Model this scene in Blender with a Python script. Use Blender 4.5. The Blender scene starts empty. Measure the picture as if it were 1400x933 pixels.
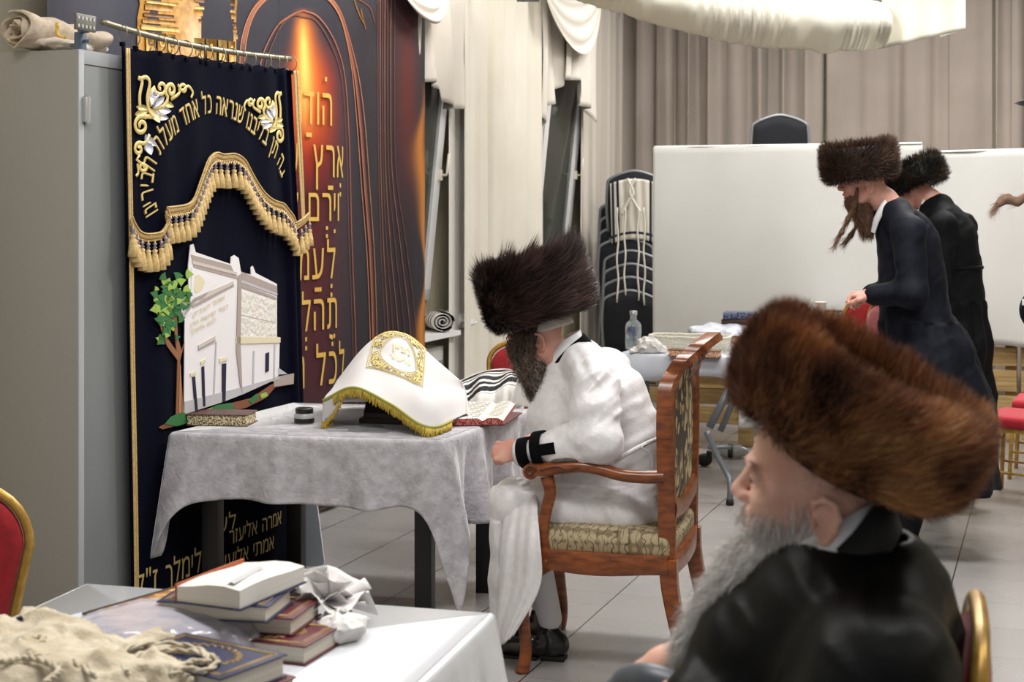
import bpy, bmesh, math, random
import numpy as np
from mathutils import Vector, Matrix
from mathutils.geometry import tessellate_polygon
rng = np.random.default_rng(11)
random.seed(5)
PI = math.pi
SC = bpy.context.scene
COL = SC.collection
# ---------------------------------------------------------------- survey of the room
FPX, HC, HY = 2050.0, 1.6, 285.0          # focal length in pixels, eye height, horizon row
A3 = lambda *a: np.array(a, dtype=float)
def P(x, y, Y): return A3((x-700)/FPX*Y, Y, HC-(y-HY)/FPX*Y)
TH = math.atan2(739, 2050)
U = A3(math.sin(TH), math.cos(TH), 0)     # along the left wall, away
V = A3(math.cos(TH), -math.sin(TH), 0)    # out of the left wall, into the room
Z3 = A3(0, 0, 1)
M0 = A3(-1.016, 7.83, 0)
def WP(a, o, z): return M0+a*U+o*V+z*Z3
def hit(x, y, O, D):
    """distance along D and height where the sight line of a survey point meets an upright plane"""
    k = (x-700)/FPX
    a = (k*O[1]-O[0])/(D[0]-k*D[1])
    Y = O[1]+a*D[1]
    return a, HC-(y-HY)/FPX*Y
def onwall(x, y, o): return hit(x, y, M0+o*V, U)
def lin(c):
    if isinstance(c, str):
        c = [int(c[i:i+2], 16)/255 for i in (0, 2, 4)]
    return tuple(((v/12.92) if v <= .04045 else ((v+.055)/1.055)**2.4) for v in c)
def unit(v): v = np.asarray(v, float); return v/(np.linalg.norm(v, axis=-1, keepdims=True)+1e-12)
def catmull(pts, n):
    p = np.asarray(pts, float); m = len(p)
    q = np.vstack([2*p[0]-p[1], p, 2*p[-1]-p[-2]])
    t = np.linspace(0, m-1-1e-9, n); i = t.astype(int); f = (t-i)[:, None]
    a, b, c, d = q[i], q[i+1], q[i+2], q[i+3]
    return .5*(2*b+(c-a)*f+(2*a-5*b+4*c-d)*f*f+(3*b-a-3*c+d)*f**3)
def rotm(axis, ang):
    return np.array(Matrix.Rotation(ang, 3, Vector(axis)))
def frame(z, x=None):
    z = unit(z); x = unit(np.cross([0, 1, 0.01], z)) if x is None else unit(x-np.dot(x, z)*z)
    return np.stack([x, np.cross(z, x), z], 1)
# ---------------------------------------------------------------- materials
MATS = {}
def mat(name, col, rough=.6, metal=0., col2=None, scale=8., detail=3., bump=0., bscale=None, stretch=None,
        sheen=0., coat=0., contrast=.5, trans=0., alpha=1., spec=.5, emis=None, sss=0., attr=None, sheen_r=.4):
    if name in MATS: return MATS[name]
    m = bpy.data.materials.new(name); m.use_nodes = True
    nt = m.node_tree; b = nt.nodes['Principled BSDF']; L = nt.links.new
    c = lin(col)+(1,)
    b.inputs['Base Color'].default_value = c
    b.inputs['Roughness'].default_value = rough
    b.inputs['Metallic'].default_value = metal
    b.inputs['Specular IOR Level'].default_value = spec
    if sheen: b.inputs['Sheen Weight'].default_value = sheen; b.inputs['Sheen Roughness'].default_value = sheen_r
    if coat: b.inputs['Coat Weight'].default_value = coat; b.inputs['Coat Roughness'].default_value = .12
    if trans: b.inputs['Transmission Weight'].default_value = trans
    if alpha < 1: b.inputs['Alpha'].default_value = alpha
    if sss:
        b.inputs['Subsurface Weight'].default_value = sss
        b.inputs['Subsurface Radius'].default_value = (1, .35, .2); b.inputs['Subsurface Scale'].default_value = .012
    if emis: b.inputs['Emission Color'].default_value = lin(emis[0])+(1,); b.inputs['Emission Strength'].default_value = emis[1]
    tc = nt.nodes.new('ShaderNodeTexCoord'); mp = nt.nodes.new('ShaderNodeMapping'); L(tc.outputs['Object'], mp.inputs[0])
    if stretch: mp.inputs['Scale'].default_value = stretch
    if attr:
        a = nt.nodes.new('ShaderNodeVertexColor'); a.layer_name = attr; L(a.outputs[0], b.inputs['Base Color'])
    if col2:
        n = nt.nodes.new('ShaderNodeTexNoise'); n.inputs['Scale'].default_value = scale; n.inputs['Detail'].default_value = detail
        L(mp.outputs[0], n.inputs['Vector'])
        r = nt.nodes.new('ShaderNodeValToRGB'); L(n.outputs[0], r.inputs[0])
        r.color_ramp.elements[0].position = .5-contrast*.3; r.color_ramp.elements[1].position = .5+contrast*.3
        r.color_ramp.elements[0].color = c; r.color_ramp.elements[1].color = lin(col2)+(1,)
        L(r.outputs[0], b.inputs['Base Color'])
    if bump:
        n2 = nt.nodes.new('ShaderNodeTexNoise'); n2.inputs['Scale'].default_value = bscale or scale*4; n2.inputs['Detail'].default_value = 4
        L(mp.outputs[0], n2.inputs['Vector'])
        bp = nt.nodes.new('ShaderNodeBump'); bp.inputs['Strength'].default_value = bump; bp.inputs['Distance'].default_value = .01
        L(n2.outputs[0], bp.inputs['Height']); L(bp.outputs[0], b.inputs['Normal'])
    MATS[name] = m
    return m
# ---------------------------------------------------------------- geometry collector
class G:
    def __init__(s): s.v = []; s.f = []; s.m = []; s.n = 0; s.c = []
    def add(s, v, f, mi=0, col=None):
        v = np.asarray(v, float).reshape(-1, 3); f = np.asarray(f, int)
        if len(f) == 0: return s
        s.v.append(v); s.f.append(f+s.n); s.n += len(v)
        mi = np.asarray(mi); s.m.append(np.full(len(f), int(mi)) if mi.ndim == 0 else mi)
        if col is not None: s.c.append(col)
        return s
    def xf(s, M, T=(0, 0, 0)):
        s.v = [v @ np.asarray(M).T+np.asarray(T) for v in s.v]; return s
    def box(s, c, size, R=None, mi=0, bev=0.):
        hx, hy, hz = np.asarray(size, float)/2
        b = min(bev, hx*.49, hy*.49, hz*.49)
        if b <= 0:
            v = np.array([(x, y, z) for x in (-hx, hx) for y in (-hy, hy) for z in (-hz, hz)])
            f = [(0, 1, 3, 2), (4, 6, 7, 5), (0, 4, 5, 1), (2, 3, 7, 6), (0, 2, 6, 4), (1, 5, 7, 3)]
            if R is not None: v = v @ np.asarray(R).T
            return s.add(v+np.asarray(c), f, mi)
        bm = bmesh.new(); bmesh.ops.create_cube(bm, size=1)
        for q in bm.verts: q.co = (q.co.x*2*hx, q.co.y*2*hy, q.co.z*2*hz)
        bmesh.ops.bevel(bm, geom=bm.edges[:], offset=b, segments=2, affect='EDGES', profile=.6)
        v = np.array([q.co[:] for q in bm.verts]); 
        if R is not None: v = v @ np.asarray(R).T
        v = v+np.asarray(c)
        base = s.n; s.v.append(v); s.n += len(v)
        by = {}
        for fc in bm.faces: by.setdefault(len(fc.verts), []).append([q.index for q in fc.verts])
        for k, fl in by.items(): s.f.append(np.array(fl)+base); s.m.append(np.full(len(fl), mi))
        bm.free(); return s
    def tube(s, pts, r, n=8, mi=0, flat=None, cap=True, closed=False):
        p = np.asarray(pts, float); m = len(p)
        r = np.full(m, r) if np.isscalar(r) else np.asarray(r, float)
        t = np.gradient(p, axis=0) if not closed else np.roll(p, -1, 0)-np.roll(p, 1, 0)
        t = unit(t)
        up = A3(0, 0, 1) if abs(t[0][2]) < .9 else A3(1, 0, 0)
        N = np.zeros_like(p); nn = unit(np.cross(t[0], up))
        for i in range(m):
            nn = unit(nn-np.dot(nn, t[i])*t[i]); N[i] = nn
        B = np.cross(t, N)
        an = np.arange(n)*2*PI/n
        off = (np.cos(an)[None, :, None]*N[:, None]+np.sin(an)[None, :, None]*B[:, None])*r[:, None, None]
        if flat is not None:
            d = unit(flat[0]); off = off-(1-flat[1])*(off@d)[..., None]*d
        v = (p[:, None]+off).reshape(-1, 3)
        f = []
        mm = m if closed else m-1
        for i in range(mm):
            j = (i+1) % m
            for k in range(n):
                l = (k+1) % n; f.append((i*n+k, i*n+l, j*n+l, j*n+k))
        s.add(v, f, mi)
        if cap and not closed:
            s.f.append(np.array([list(range(n))[::-1]])+s.n-len(v)); s.m.append(np.array([mi]))
            s.f.append(np.array([list(range((m-1)*n, m*n))])+s.n-len(v)); s.m.append(np.array([mi]))
        return s
    def lathe(s, prof, c=(0, 0, 0), R=None, n=20, mi=0, cap=True):
        pr = np.asarray(prof, float); an = np.arange(n)*2*PI/n
        v = np.stack([pr[:, 0][:, None]*np.cos(an), pr[:, 0][:, None]*np.sin(an), np.repeat(pr[:, 1][:, None], n, 1)], -1).reshape(-1, 3)
        if R is not None: v = v @ np.asarray(R).T
        f = [(i*n+k, i*n+(k+1) % n, (i+1)*n+(k+1) % n, (i+1)*n+k) for i in range(len(pr)-1) for k in range(n)]
        s.add(v+np.asarray(c), f, mi)
        if cap:
            b = s.n-len(v)
            s.f.append(np.array([list(range(n))[::-1]])+b); s.m.append(np.array([mi]))
            s.f.append(np.array([list(range((len(pr)-1)*n, len(pr)*n))])+b); s.m.append(np.array([mi]))
        return s
    def grid(s, pts, mi=0, wrap=False, col=None):
        p = np.asarray(pts, float); a, b = p.shape[:2]
        I = np.arange(a*b).reshape(a, b)
        if wrap: I = np.hstack([I, I[:, :1]])
        f = np.stack([I[:-1, :-1], I[:-1, 1:], I[1:, 1:], I[1:, :-1]], -1).reshape(-1, 4)
        return s.add(p.reshape(-1, 3), f, mi, col)
    def prism(s, poly, fn, t0, t1, mi=0):
        """outline of (a,b) pairs, fn(a,b,t)->xyz, filled between t0 and t1"""
        n = len(poly)
        tri = tessellate_polygon([[Vector((a, b, 0)) for a, b in poly]])
        v0 = np.array([fn(a, b, t0) for a, b in poly]); v1 = np.array([fn(a, b, t1) for a, b in poly])
        tri = np.array(tri)
        b0 = s.n
        s.v.append(np.vstack([v0, v1])); s.n += 2*n
        s.f.append(tri+b0); s.m.append(np.full(len(tri), mi))
        s.f.append(tri[:, ::-1]+b0+n); s.m.append(np.full(len(tri), mi))
        q = np.array([(i, (i+1) % n, n+(i+1) % n, n+i) for i in range(n)])+b0
        s.f.append(q); s.m.append(np.full(n, mi)); return s
    def ell(s, c, r, R=None, n=14, mi=0):
        a = np.linspace(0, PI, n); b = np.arange(2*n)*PI/n
        v = np.stack([np.sin(a)[:, None]*np.cos(b)*r[0], np.sin(a)[:, None]*np.sin(b)*r[1], np.repeat(np.cos(a)[:, None], 2*n, 1)*r[2]], -1)
        if R is not None: v = v @ np.asarray(R).T
        return s.grid(v+np.asarray(c), mi, wrap=True)
    def build(s, name, mats, parent=None, smooth=True, angle=None, solid=0., sub=0, origin=None, fixn=False, attr=None):
        if not isinstance(mats, (list, tuple)): mats = [mats]
        v = np.vstack(s.v)
        if parent is not None:
            Mi = np.array(WM[parent.name].inverted()); vl = v @ Mi[:3, :3].T+Mi[:3, 3]; W = WM[parent.name].copy(); loc = None
        else:
            lo, hi = v.min(0), v.max(0)
            loc = A3((lo[0]+hi[0])/2, (lo[1]+hi[1])/2, lo[2]) if origin is None else np.asarray(origin, float)
            vl = v-loc; W = Matrix.Translation(Vector(loc))
        me = bpy.data.meshes.new(name)
        nl = [f.shape[1] for f in s.f for _ in range(len(f))]
        loops = np.concatenate([f.reshape(-1) for f in s.f])
        me.vertices.add(len(v)); me.vertices.foreach_set('co', vl.astype(np.float32).reshape(-1))
        me.loops.add(len(loops)); me.loops.foreach_set('vertex_index', loops.astype(np.int32))
        nl = np.array(nl); me.polygons.add(len(nl))
        me.polygons.foreach_set('loop_start', np.concatenate([[0], np.cumsum(nl)[:-1]]).astype(np.int32))
        me.polygons.foreach_set('material_index', np.concatenate(s.m).astype(np.int32))
        me.polygons.foreach_set('use_smooth', np.full(len(nl), bool(smooth)))
        for m in mats: me.materials.append(m)
        if attr is not None:
            ca = me.color_attributes.new(attr, 'FLOAT_COLOR', 'POINT')
            c = np.vstack([x.reshape(-1, 3) for x in s.c]); c = np.hstack([c, np.ones((len(c), 1))])
            ca.data.foreach_set('color', c.astype(np.float32).reshape(-1))
        me.update(calc_edges=True); me.validate()
        if fixn:
            bm = bmesh.new(); bm.from_mesh(me); bmesh.ops.recalc_face_normals(bm, faces=bm.faces); bm.to_mesh(me); bm.free()
        o = bpy.data.objects.new(name, me); COL.objects.link(o)
        if parent is not None: o.parent = parent
        else: o.location = Vector(loc)
        WM[o.name] = W
        if smooth and angle:
            try: me.set_sharp_from_angle(angle=math.radians(angle))
            except Exception: pass
        if solid:
            md = o.modifiers.new('thickness', 'SOLIDIFY'); md.thickness = solid; md.offset = 0
        if sub:
            md = o.modifiers.new('subd', 'SUBSURF'); md.levels = sub; md.render_levels = sub
        return o
WM = {}
def tag(o, label=None, cat=None, group=None, kind=None):
    if label: o['label'] = label
    if cat: o['category'] = cat
    if group: o['group'] = group
    if kind: o['kind'] = kind
    return o
def thing(name, label, cat, loc=(0, 0, 0), rz=0., group=None):
    o = bpy.data.objects.new(name, None); COL.objects.link(o); o.empty_display_size = .1
    o.location = Vector(loc); o.rotation_euler = (0, 0, rz)
    WM[o.name] = Matrix.Translation(Vector(loc)) @ Matrix.Rotation(rz, 4, 'Z')
    return tag(o, label, cat, group)
def copy_tree(o, parent=None):
    c = o.copy(); COL.objects.link(c)
    if parent is not None: c.parent = parent
    WM[c.name] = WM[o.name].copy()
    for ch in list(o.children): 
        if ch.name != c.name: copy_tree(ch, c)
    return c
def struct(o, label=None): return tag(o, label, None, None, 'structure')
# ---------------------------------------------------------------- smooth noise on arrays
_L = rng.random((32, 32, 32))
def noise3(p):
    p = np.asarray(p, float); i = np.floor(p).astype(int); f = p-i; f = f*f*(3-2*f); i %= 32; j = (i+1) % 32
    x0, y0, z0 = i[..., 0], i[..., 1], i[..., 2]; x1, y1, z1 = j[..., 0], j[..., 1], j[..., 2]
    fx, fy, fz = f[..., 0], f[..., 1], f[..., 2]
    a = _L[x0, y0, z0]*(1-fx)+_L[x1, y0, z0]*fx; b = _L[x0, y1, z0]*(1-fx)+_L[x1, y1, z0]*fx
    c = _L[x0, y0, z1]*(1-fx)+_L[x1, y0, z1]*fx; d = _L[x0, y1, z1]*(1-fx)+_L[x1, y1, z1]*fx
    return ((a*(1-fy)+b*fy)*(1-fz)+(c*(1-fy)+d*fy)*fz)*2-1
# ---------------------------------------------------------------- one continuous skin from blended volumes
class Body:
    def __init__(s, xs, ys, zs):
        s.x, s.y, s.z = (np.asarray(a, float) for a in (xs, ys, zs)); s.F = np.full((len(xs), len(ys), len(zs)), 1.0)
    def _sub(s, lo, hi, pad):
        r = []
        for a, l, h in zip((s.x, s.y, s.z), lo, hi):
            i = max(0, np.searchsorted(a, l-pad)-1); j = min(len(a), np.searchsorted(a, h+pad)+1); r.append(slice(i, j))
        q = np.stack(np.meshgrid(s.x[r[0]], s.y[r[1]], s.z[r[2]], indexing='ij'), -1)
        return tuple(r), q
    def _mix(s, r, d, k, sub):
        f = s.F[r]
        if sub: h = np.clip(.5-.5*(f+d)/k, 0, 1); s.F[r] = f*(1-h)-d*h+k*h*(1-h)
        else: h = np.clip(.5+.5*(f-d)/k, 0, 1); s.F[r] = f*(1-h)+d*h-k*h*(1-h)
    def cap(s, a, b, r1, r2=None, k=.02, sub=False, flat=None):
        a, b = np.asarray(a, float), np.asarray(b, float); r2 = r1 if r2 is None else r2; R = max(r1, r2)
        r, q = s._sub(np.minimum(a, b)-R, np.maximum(a, b)+R, k+.03)
        if q.size == 0: return s
        ba = b-a; t = np.clip(((q-a)@ba)/(ba@ba+1e-12), 0, 1); w = q-a-t[..., None]*ba
        if flat is not None: w = w+(1/flat[1]-1)*(w@unit(flat[0]))[..., None]*unit(flat[0])
        d = np.linalg.norm(w, axis=-1)-(r1+(r2-r1)*t)
        s._mix(r, d, k, sub); return s
    def chain(s, pts, rad, k=.02, flat=None):
        for i in range(len(pts)-1): s.cap(pts[i], pts[i+1], rad[i], rad[i+1], k, flat=flat)
        return s
    def ell(s, c, rad, R=None, k=.02, sub=False):
        c = np.asarray(c, float); rad = np.asarray(rad, float); m = rad.max()
        r, q = s._sub(c-m, c+m, k+.03)
        if q.size == 0: return s
        q = q-c
        if R is not None: q = q@np.asarray(R)
        k0 = np.linalg.norm(q/rad, axis=-1); k1 = np.linalg.norm(q/rad**2, axis=-1)+1e-9
        s._mix(r, k0*(k0-1)/k1, k, sub); return s
    def box(s, c, half, rr=.01, R=None, k=.01, sub=False):
        c = np.asarray(c, float); half = np.asarray(half, float); m = np.linalg.norm(half)
        r, q = s._sub(c-m, c+m, k+.03); q = q-c
        if R is not None: q = q@np.asarray(R)
        w = np.abs(q)-half+rr
        d = np.linalg.norm(np.maximum(w, 0), axis=-1)+np.minimum(w.max(-1), 0)-rr
        s._mix(r, d, k, sub); return s
    def disp(s, fn, band=.04):
        I = np.nonzero(np.abs(s.F) < band)
        p = np.stack([s.x[I[0]], s.y[I[1]], s.z[I[2]]], -1); s.F[I] += fn(p); return s
    def cut(s, fn):
        q = np.stack(np.meshgrid(s.x, s.y, s.z, indexing='ij'), -1); s.F = np.maximum(s.F, fn(q)); return s
    def mesh(s):
        F, x, y, z = s.F.copy(), s.x, s.y, s.z
        F[0] = F[-1] = 1; F[:, 0] = F[:, -1] = 1; F[:, :, 0] = F[:, :, -1] = 1
        S = F < 0; nx, ny, nz = F.shape
        cnt = sum(S[i:nx-1+i, j:ny-1+j, k:nz-1+k].astype(np.int8) for i in (0, 1) for j in (0, 1) for k in (0, 1))
        act = (cnt > 0) & (cnt < 8); I = np.stack(np.nonzero(act), 1)
        idx = -np.ones(act.shape, int); idx[act] = np.arange(len(I))
        cs = [(i, j, k) for i in (0, 1) for j in (0, 1) for k in (0, 1)]
        val = {c: F[I[:, 0]+c[0], I[:, 1]+c[1], I[:, 2]+c[2]] for c in cs}
        pos = {c: np.stack([x[I[:, 0]+c[0]], y[I[:, 1]+c[1]], z[I[:, 2]+c[2]]], 1) for c in cs}
        acc = np.zeros((len(I), 3)); n = np.zeros(len(I))
        for c in cs:
            for ax in range(3):
                if c[ax] == 0:
                    e = list(c); e[ax] = 1; e = tuple(e)
                    m = (val[c] < 0) != (val[e] < 0)
                    t = np.where(m, val[c]/(val[c]-val[e]+1e-20), 0)[:, None]
                    acc += np.where(m[:, None], pos[c]+(pos[e]-pos[c])*t, 0); n += m
        v = acc/n[:, None]; fs = []
        for ax in range(3):
            a = [slice(None)]*3; b = [slice(None)]*3; a[ax] = slice(0, -1); b[ax] = slice(1, None)
            d = S[tuple(a)] != S[tuple(b)]
            J = np.stack(np.nonzero(d), 1); o1, o2 = [(1, 2), (2, 0), (0, 1)][ax]
            ok = (J[:, o1] > 0) & (J[:, o2] > 0) & (J[:, o1] < F.shape[o1]-1) & (J[:, o2] < F.shape[o2]-1); J = J[ok]
            q = []
            for (u_, w_) in ((1, 1), (0, 1), (0, 0), (1, 0)):
                K = J.copy(); K[:, o1] -= u_; K[:, o2] -= w_; q.append(idx[K[:, 0], K[:, 1], K[:, 2]])
            q = np.stack(q, 1); inside = S[J[:, 0], J[:, 1], J[:, 2]]
            q[~inside] = q[~inside][:, ::-1]; fs.append(q)
        f = np.vstack(fs); f = f[(f >= 0).all(1)]
        return v, f
    def g(s, mi=0): return G().add(*s.mesh(), mi)
def axis_steps(*segs):
    """(lo, hi, step) pieces -> increasing grid coordinates"""
    out = []
    for lo, hi, st in segs: out.append(np.arange(lo, hi, st))
    return np.concatenate(out+[[segs[-1][1]]])
# ---------------------------------------------------------------- hair strands as tapered ribbons
def strands(g, p0, d0, d1, length, width, nseg=3, shades=3, curl=0., gravity=0.):
    n = len(p0); length = np.broadcast_to(length, n); t = np.linspace(0, 1, nseg+1)
    d0, d1 = unit(d0), unit(d1)
    side = unit(np.cross(d0, rng.normal(size=(n, 3))))
    ph = rng.random(n)*2*PI; side2 = unit(np.cross(d0, side))
    P_, cur = [], np.array(p0, float)
    for i in range(nseg+1):
        q = cur.copy()
        if curl: q += (side*np.sin(ph+t[i]*9)[:, None]+side2*np.cos(ph+t[i]*9)[:, None])*curl*t[i]**.5
        P_.append(q); d = unit(d0*(1-t[i])+d1*t[i]); cur = cur+d*(length/nseg)[:, None]+np.array([0, 0, -gravity])*t[i]/nseg
    vs = []
    for i in range(nseg): w = width*(1-.75*t[i]**1.5); vs += [P_[i]-side*w/2, P_[i]+side*w/2]
    vs.append(P_[nseg])
    v = np.stack(vs, 1); k = 2*nseg+1; base = np.arange(n)[:, None]*k
    sh = rng.integers(0, shades, n)
    q = np.vstack([base+np.array([[2*i, 2*i+1, 2*i+3, 2*i+2]]) for i in range(nseg-1)]) if nseg > 1 else np.zeros((0, 4), int)
    tri = base+np.array([[2*nseg-2, 2*nseg-1, 2*nseg]])
    b0 = g.n; g.v.append(v.reshape(-1, 3)); g.n += n*k
    if len(q): g.f.append(q+b0); g.m.append(np.tile(sh, nseg-1))
    g.f.append(tri+b0); g.m.append(sh)
    return g
# ---------------------------------------------------------------- lettering
_GL = {}
def glyph(ch):
    if ch not in _GL:
        c = bpy.data.curves.new('glyph', 'FONT'); c.body = ch; c.size = 1; c.resolution_u = 3; c.dimensions = '3D'; c.offset = .026
        o = bpy.data.objects.new('glyph', c); COL.objects.link(o); bpy.context.view_layer.update()
        me = bpy.data.meshes.new_from_object(o.evaluated_get(bpy.context.evaluated_depsgraph_get()))
        vv = [q.co[:2] for q in me.vertices]; nb = {}
        for e in me.edges:
            for p, q in (e.vertices, tuple(e.vertices)[::-1]): nb.setdefault(p, []).append(q)
        seen, loops = set(), []
        for st in nb:
            if st in seen: continue
            lp, cur, prev = [], st, None
            while cur is not None and cur not in seen:
                seen.add(cur); lp.append(cur); nx_ = [q for q in nb[cur] if q != prev and q not in seen]; prev = cur; cur = nx_[0] if nx_ else None
            if len(lp) > 2: loops.append([vv[q] for q in lp])
        ar = [sum(p[0]*q[1]-q[0]*p[1] for p, q in zip(l, l[1:]+l[:1])) for l in loops]
        v, f = [], []
        if loops:
            sg = 1 if ar[int(np.argmax(np.abs(ar)))] > 0 else -1
            outs = [l for l, a_ in zip(loops, ar) if a_*sg > 0]; holes = [l for l, a_ in zip(loops, ar) if a_*sg <= 0]
            for l in outs:
                bx = (min(p[0] for p in l), max(p[0] for p in l), min(p[1] for p in l), max(p[1] for p in l))
                hs = [h for h in holes if bx[0] <= h[0][0] <= bx[1] and bx[2] <= h[0][1] <= bx[3]]
                tr = tessellate_polygon([[Vector((p[0], p[1], 0)) for p in q] for q in [l]+hs]); fl_ = [p for q in [l]+hs for p in q]
                f += [[q+len(v) for q in t] for t in tr]; v += fl_
        v = np.array(v).reshape(-1, 2)
        bpy.data.objects.remove(o); bpy.data.curves.remove(c); bpy.data.meshes.remove(me)
        x0 = v[:, 0].min() if len(v) else 0
        if len(v): v = v-[x0, 0]
        _GL[ch] = (v, f, v[:, 0].max() if len(v) else .3)
    return _GL[ch]
def lay(text, gap=.08, rtl=True):
    """letters with their pen positions, first letter at 0 and running left when rtl"""
    out, x = [], 0.
    for ch in text:
        w = glyph(ch)[2] if ch != ' ' else .28
        out.append((ch, (-x-w) if rtl else x)); x += w+gap
    return out, x
def letters(g, text, fn, mi=0, rtl=True, gap=.08, marks=''):
    """fn(x,y)->xyz, units of the font size"""
    L_, W = lay(text, gap, rtl)
    for i, (ch, x) in enumerate(L_):
        v, f, w = glyph(ch)
        if len(v):
            w3 = np.array([fn(x+a, b) for a, b in v]); 
            for q in f: g.add(w3[q], [list(range(len(q)))], mi)
        mk = marks[i] if i < len(marks) else ' '
        qs = {'.': [(.5, -.22)], ':': [(.5, -.15), (.5, -.32)], '^': [(.35, .85)], '-': [(.3, -.2), (.5, -.2), (.7, -.2)], 'T': [(.35, -.18), (.5, -.18), (.65, -.18), (.5, -.3), (.5, -.38)], ';': [(.3, -.15), (.7, -.15), (.5, -.3)]}.get(mk, [])
        for (a, b) in qs:
            cx, cy = x+a*w, b; h = .05
            g.add([fn(cx-h, cy-h*.8), fn(cx+h, cy-h*.8), fn(cx+h, cy+h*.8), fn(cx-h, cy+h*.8)], [(0, 1, 2, 3)], mi)
    return W
# ================================================================ setting
def floor_mat():
    m = bpy.data.materials.new('floor_tiles'); m.use_nodes = True; nt = m.node_tree; L = nt.links.new; b = nt.nodes['Principled BSDF']
    N = nt.nodes.new
    tc = N('ShaderNodeTexCoord'); sp = N('ShaderNodeSeparateXYZ'); L(tc.outputs['Object'], sp.inputs[0])
    def mth(op, a, c=None, d=None):
        n = N('ShaderNodeMath'); n.operation = op
        for i, q in enumerate((a, c, d)):
            if q is None: continue
            if isinstance(q, (int, float)): n.inputs[i].default_value = q
            else: L(q, n.inputs[i])
        return n.outputs[0]
    def line(src, off, step, w):
        q = mth('ADD', src, -off); q = mth('DIVIDE', q, step); fr = mth('FRACT', q); e = mth('ABSOLUTE', mth('SUBTRACT', fr, .5))
        return mth('GREATER_THAN', e, .5-w/2/step), mth('FLOOR', q)
    l1, i1 = line(sp.outputs[0], .025, .43, .0055); l2, i2 = line(sp.outputs[1], 5.61, .39, .004)
    cm = N('ShaderNodeCombineXYZ'); L(i1, cm.inputs[0]); L(i2, cm.inputs[1])
    wn = N('ShaderNodeTexWhiteNoise'); L(cm.outputs[0], wn.inputs[0])
    ns = N('ShaderNodeTexNoise'); ns.inputs['Scale'].default_value = 2; ns.inputs['Detail'].default_value = 1.5; L(tc.outputs['Object'], ns.inputs[0])
    r = N('ShaderNodeValToRGB'); L(mth('ADD', mth('MULTIPLY', wn.outputs[0], .35), mth('MULTIPLY', ns.outputs[0], .65)), r.inputs[0])
    r.color_ramp.elements[0].color = lin('8d8a88')+(1,); r.color_ramp.elements[1].color = lin('9f9c9a')+(1,)
    def mix(f, a, c):
        x = N('ShaderNodeMix'); x.data_type = 'RGBA'; L(f, x.inputs[0]); L(a, x.inputs[6]); x.inputs[7].default_value = lin(c)+(1,); return x.outputs[2]
    c = mix(mth('MULTIPLY', l2, .75), r.outputs[0], '77726e'); c = mix(l1, c, '3c3a3a')
    L(c, b.inputs['Base Color']); b.inputs['Roughness'].default_value = .22; b.inputs['Specular IOR Level'].default_value = .45
    L(mth('ADD', mth('MULTIPLY', ns.outputs[0], .15), .2), b.inputs['Roughness'])
    return m
g = G(); g.add([(-6, -2, 0), (8, -2, 0), (8, 17, 0), (-6, 17, 0)], [(0, 1, 2, 3)])
# floor mesh turned so that its own axes follow the tiles
R2 = np.stack([V, U, Z3], 1)
gg = G(); gg.add(np.array([(-7, -5, 0), (9, -5, 0), (9, 16, 0), (-7, 16, 0)]), [(0, 1, 2, 3)])
fl = gg.build('floor', floor_mat(), origin=(0, 0, 0), smooth=False); fl.rotation_euler = (0, 0, -TH); WM['floor'] = Matrix.Rotation(-TH, 4, 'Z'); struct(fl)
wallm = mat('wall_paint', 'd8cfb6', .85, col2='cfc6ae', scale=3)
white_pvc = mat('white_pvc', 'e6e6e6', .35)
nightglass = mat('night_glass', '3d413c', .12, spec=.6, col2='4c504a', scale=2)
def wallbox(g, a0, a1, o0, o1, z0, z1, mi=0):
    p = [WP(a, o, z) for a in (a0, a1) for o in (o0, o1) for z in (z0, z1)]
    g.add(p, [(0, 1, 3, 2), (4, 6, 7, 5), (0, 4, 5, 1), (2, 3, 7, 6), (0, 2, 6, 4), (1, 5, 7, 3)], mi); return g
HR = 3.95
OW = -.27                                  # window wall face behind the banner line
A_END = hit(830, 300, M0+OW*V, U)[0]
WIN = []
for (x0, x1) in ((520, 590), (724, 776)):
    a0 = onwall(x0, 300, OW+.04)[0]; a1 = onwall(x1, 300, OW+.04)[0]; WIN.append((a0, a1))
g = G(); z0w, z1w = .98, 2.75
segs = [(-8, WIN[0][0]), (WIN[0][1]+.0, WIN[1][0]), (WIN[1][1], A_END+.25)]
for a0, a1 in segs: wallbox(g, a0, a1, OW-.25, OW, 0, HR)
for a0, a1 in WIN: wallbox(g, a0, a1, OW-.25, OW, 0, z0w); wallbox(g, a0, a1, OW-.25, OW, z1w, HR)
wl = g.build('wall_left', wallm, smooth=False); struct(wl)
# back wall, right wall, ceiling
B0 = WP(A_END, OW, 0)
def BP(s, o, z): return B0+s*V-o*U+z*Z3     # o = distance towards the camera
g = G(); p = [BP(s, o, z) for s in (-.3, 9) for o in (-.2, 0) for z in (0, HR)]
g.add(p, [(0, 1, 3, 2), (4, 6, 7, 5), (0, 4, 5, 1), (2, 3, 7, 6), (0, 2, 6, 4), (1, 5, 7, 3)])
struct(g.build('wall_back', wallm, smooth=False))
g = G(); p = [WP(a, o, z) for a in (-9, A_END+.2) for o in (8.8, 9.0) for z in (0, HR)]
g.add(p, [(0, 1, 3, 2), (4, 6, 7, 5), (0, 4, 5, 1), (2, 3, 7, 6), (0, 2, 6, 4), (1, 5, 7, 3)])
struct(g.build('wall_right', wallm, smooth=False))
g = G(); p = [WP(a, o, z) for a in (-9, A_END+.2) for o in (OW-.2, 9.0) for z in (HR, HR+.1)]
g.add(p, [(0, 1, 3, 2), (4, 6, 7, 5), (0, 4, 5, 1), (2, 3, 7, 6), (0, 2, 6, 4), (1, 5, 7, 3)])
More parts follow.
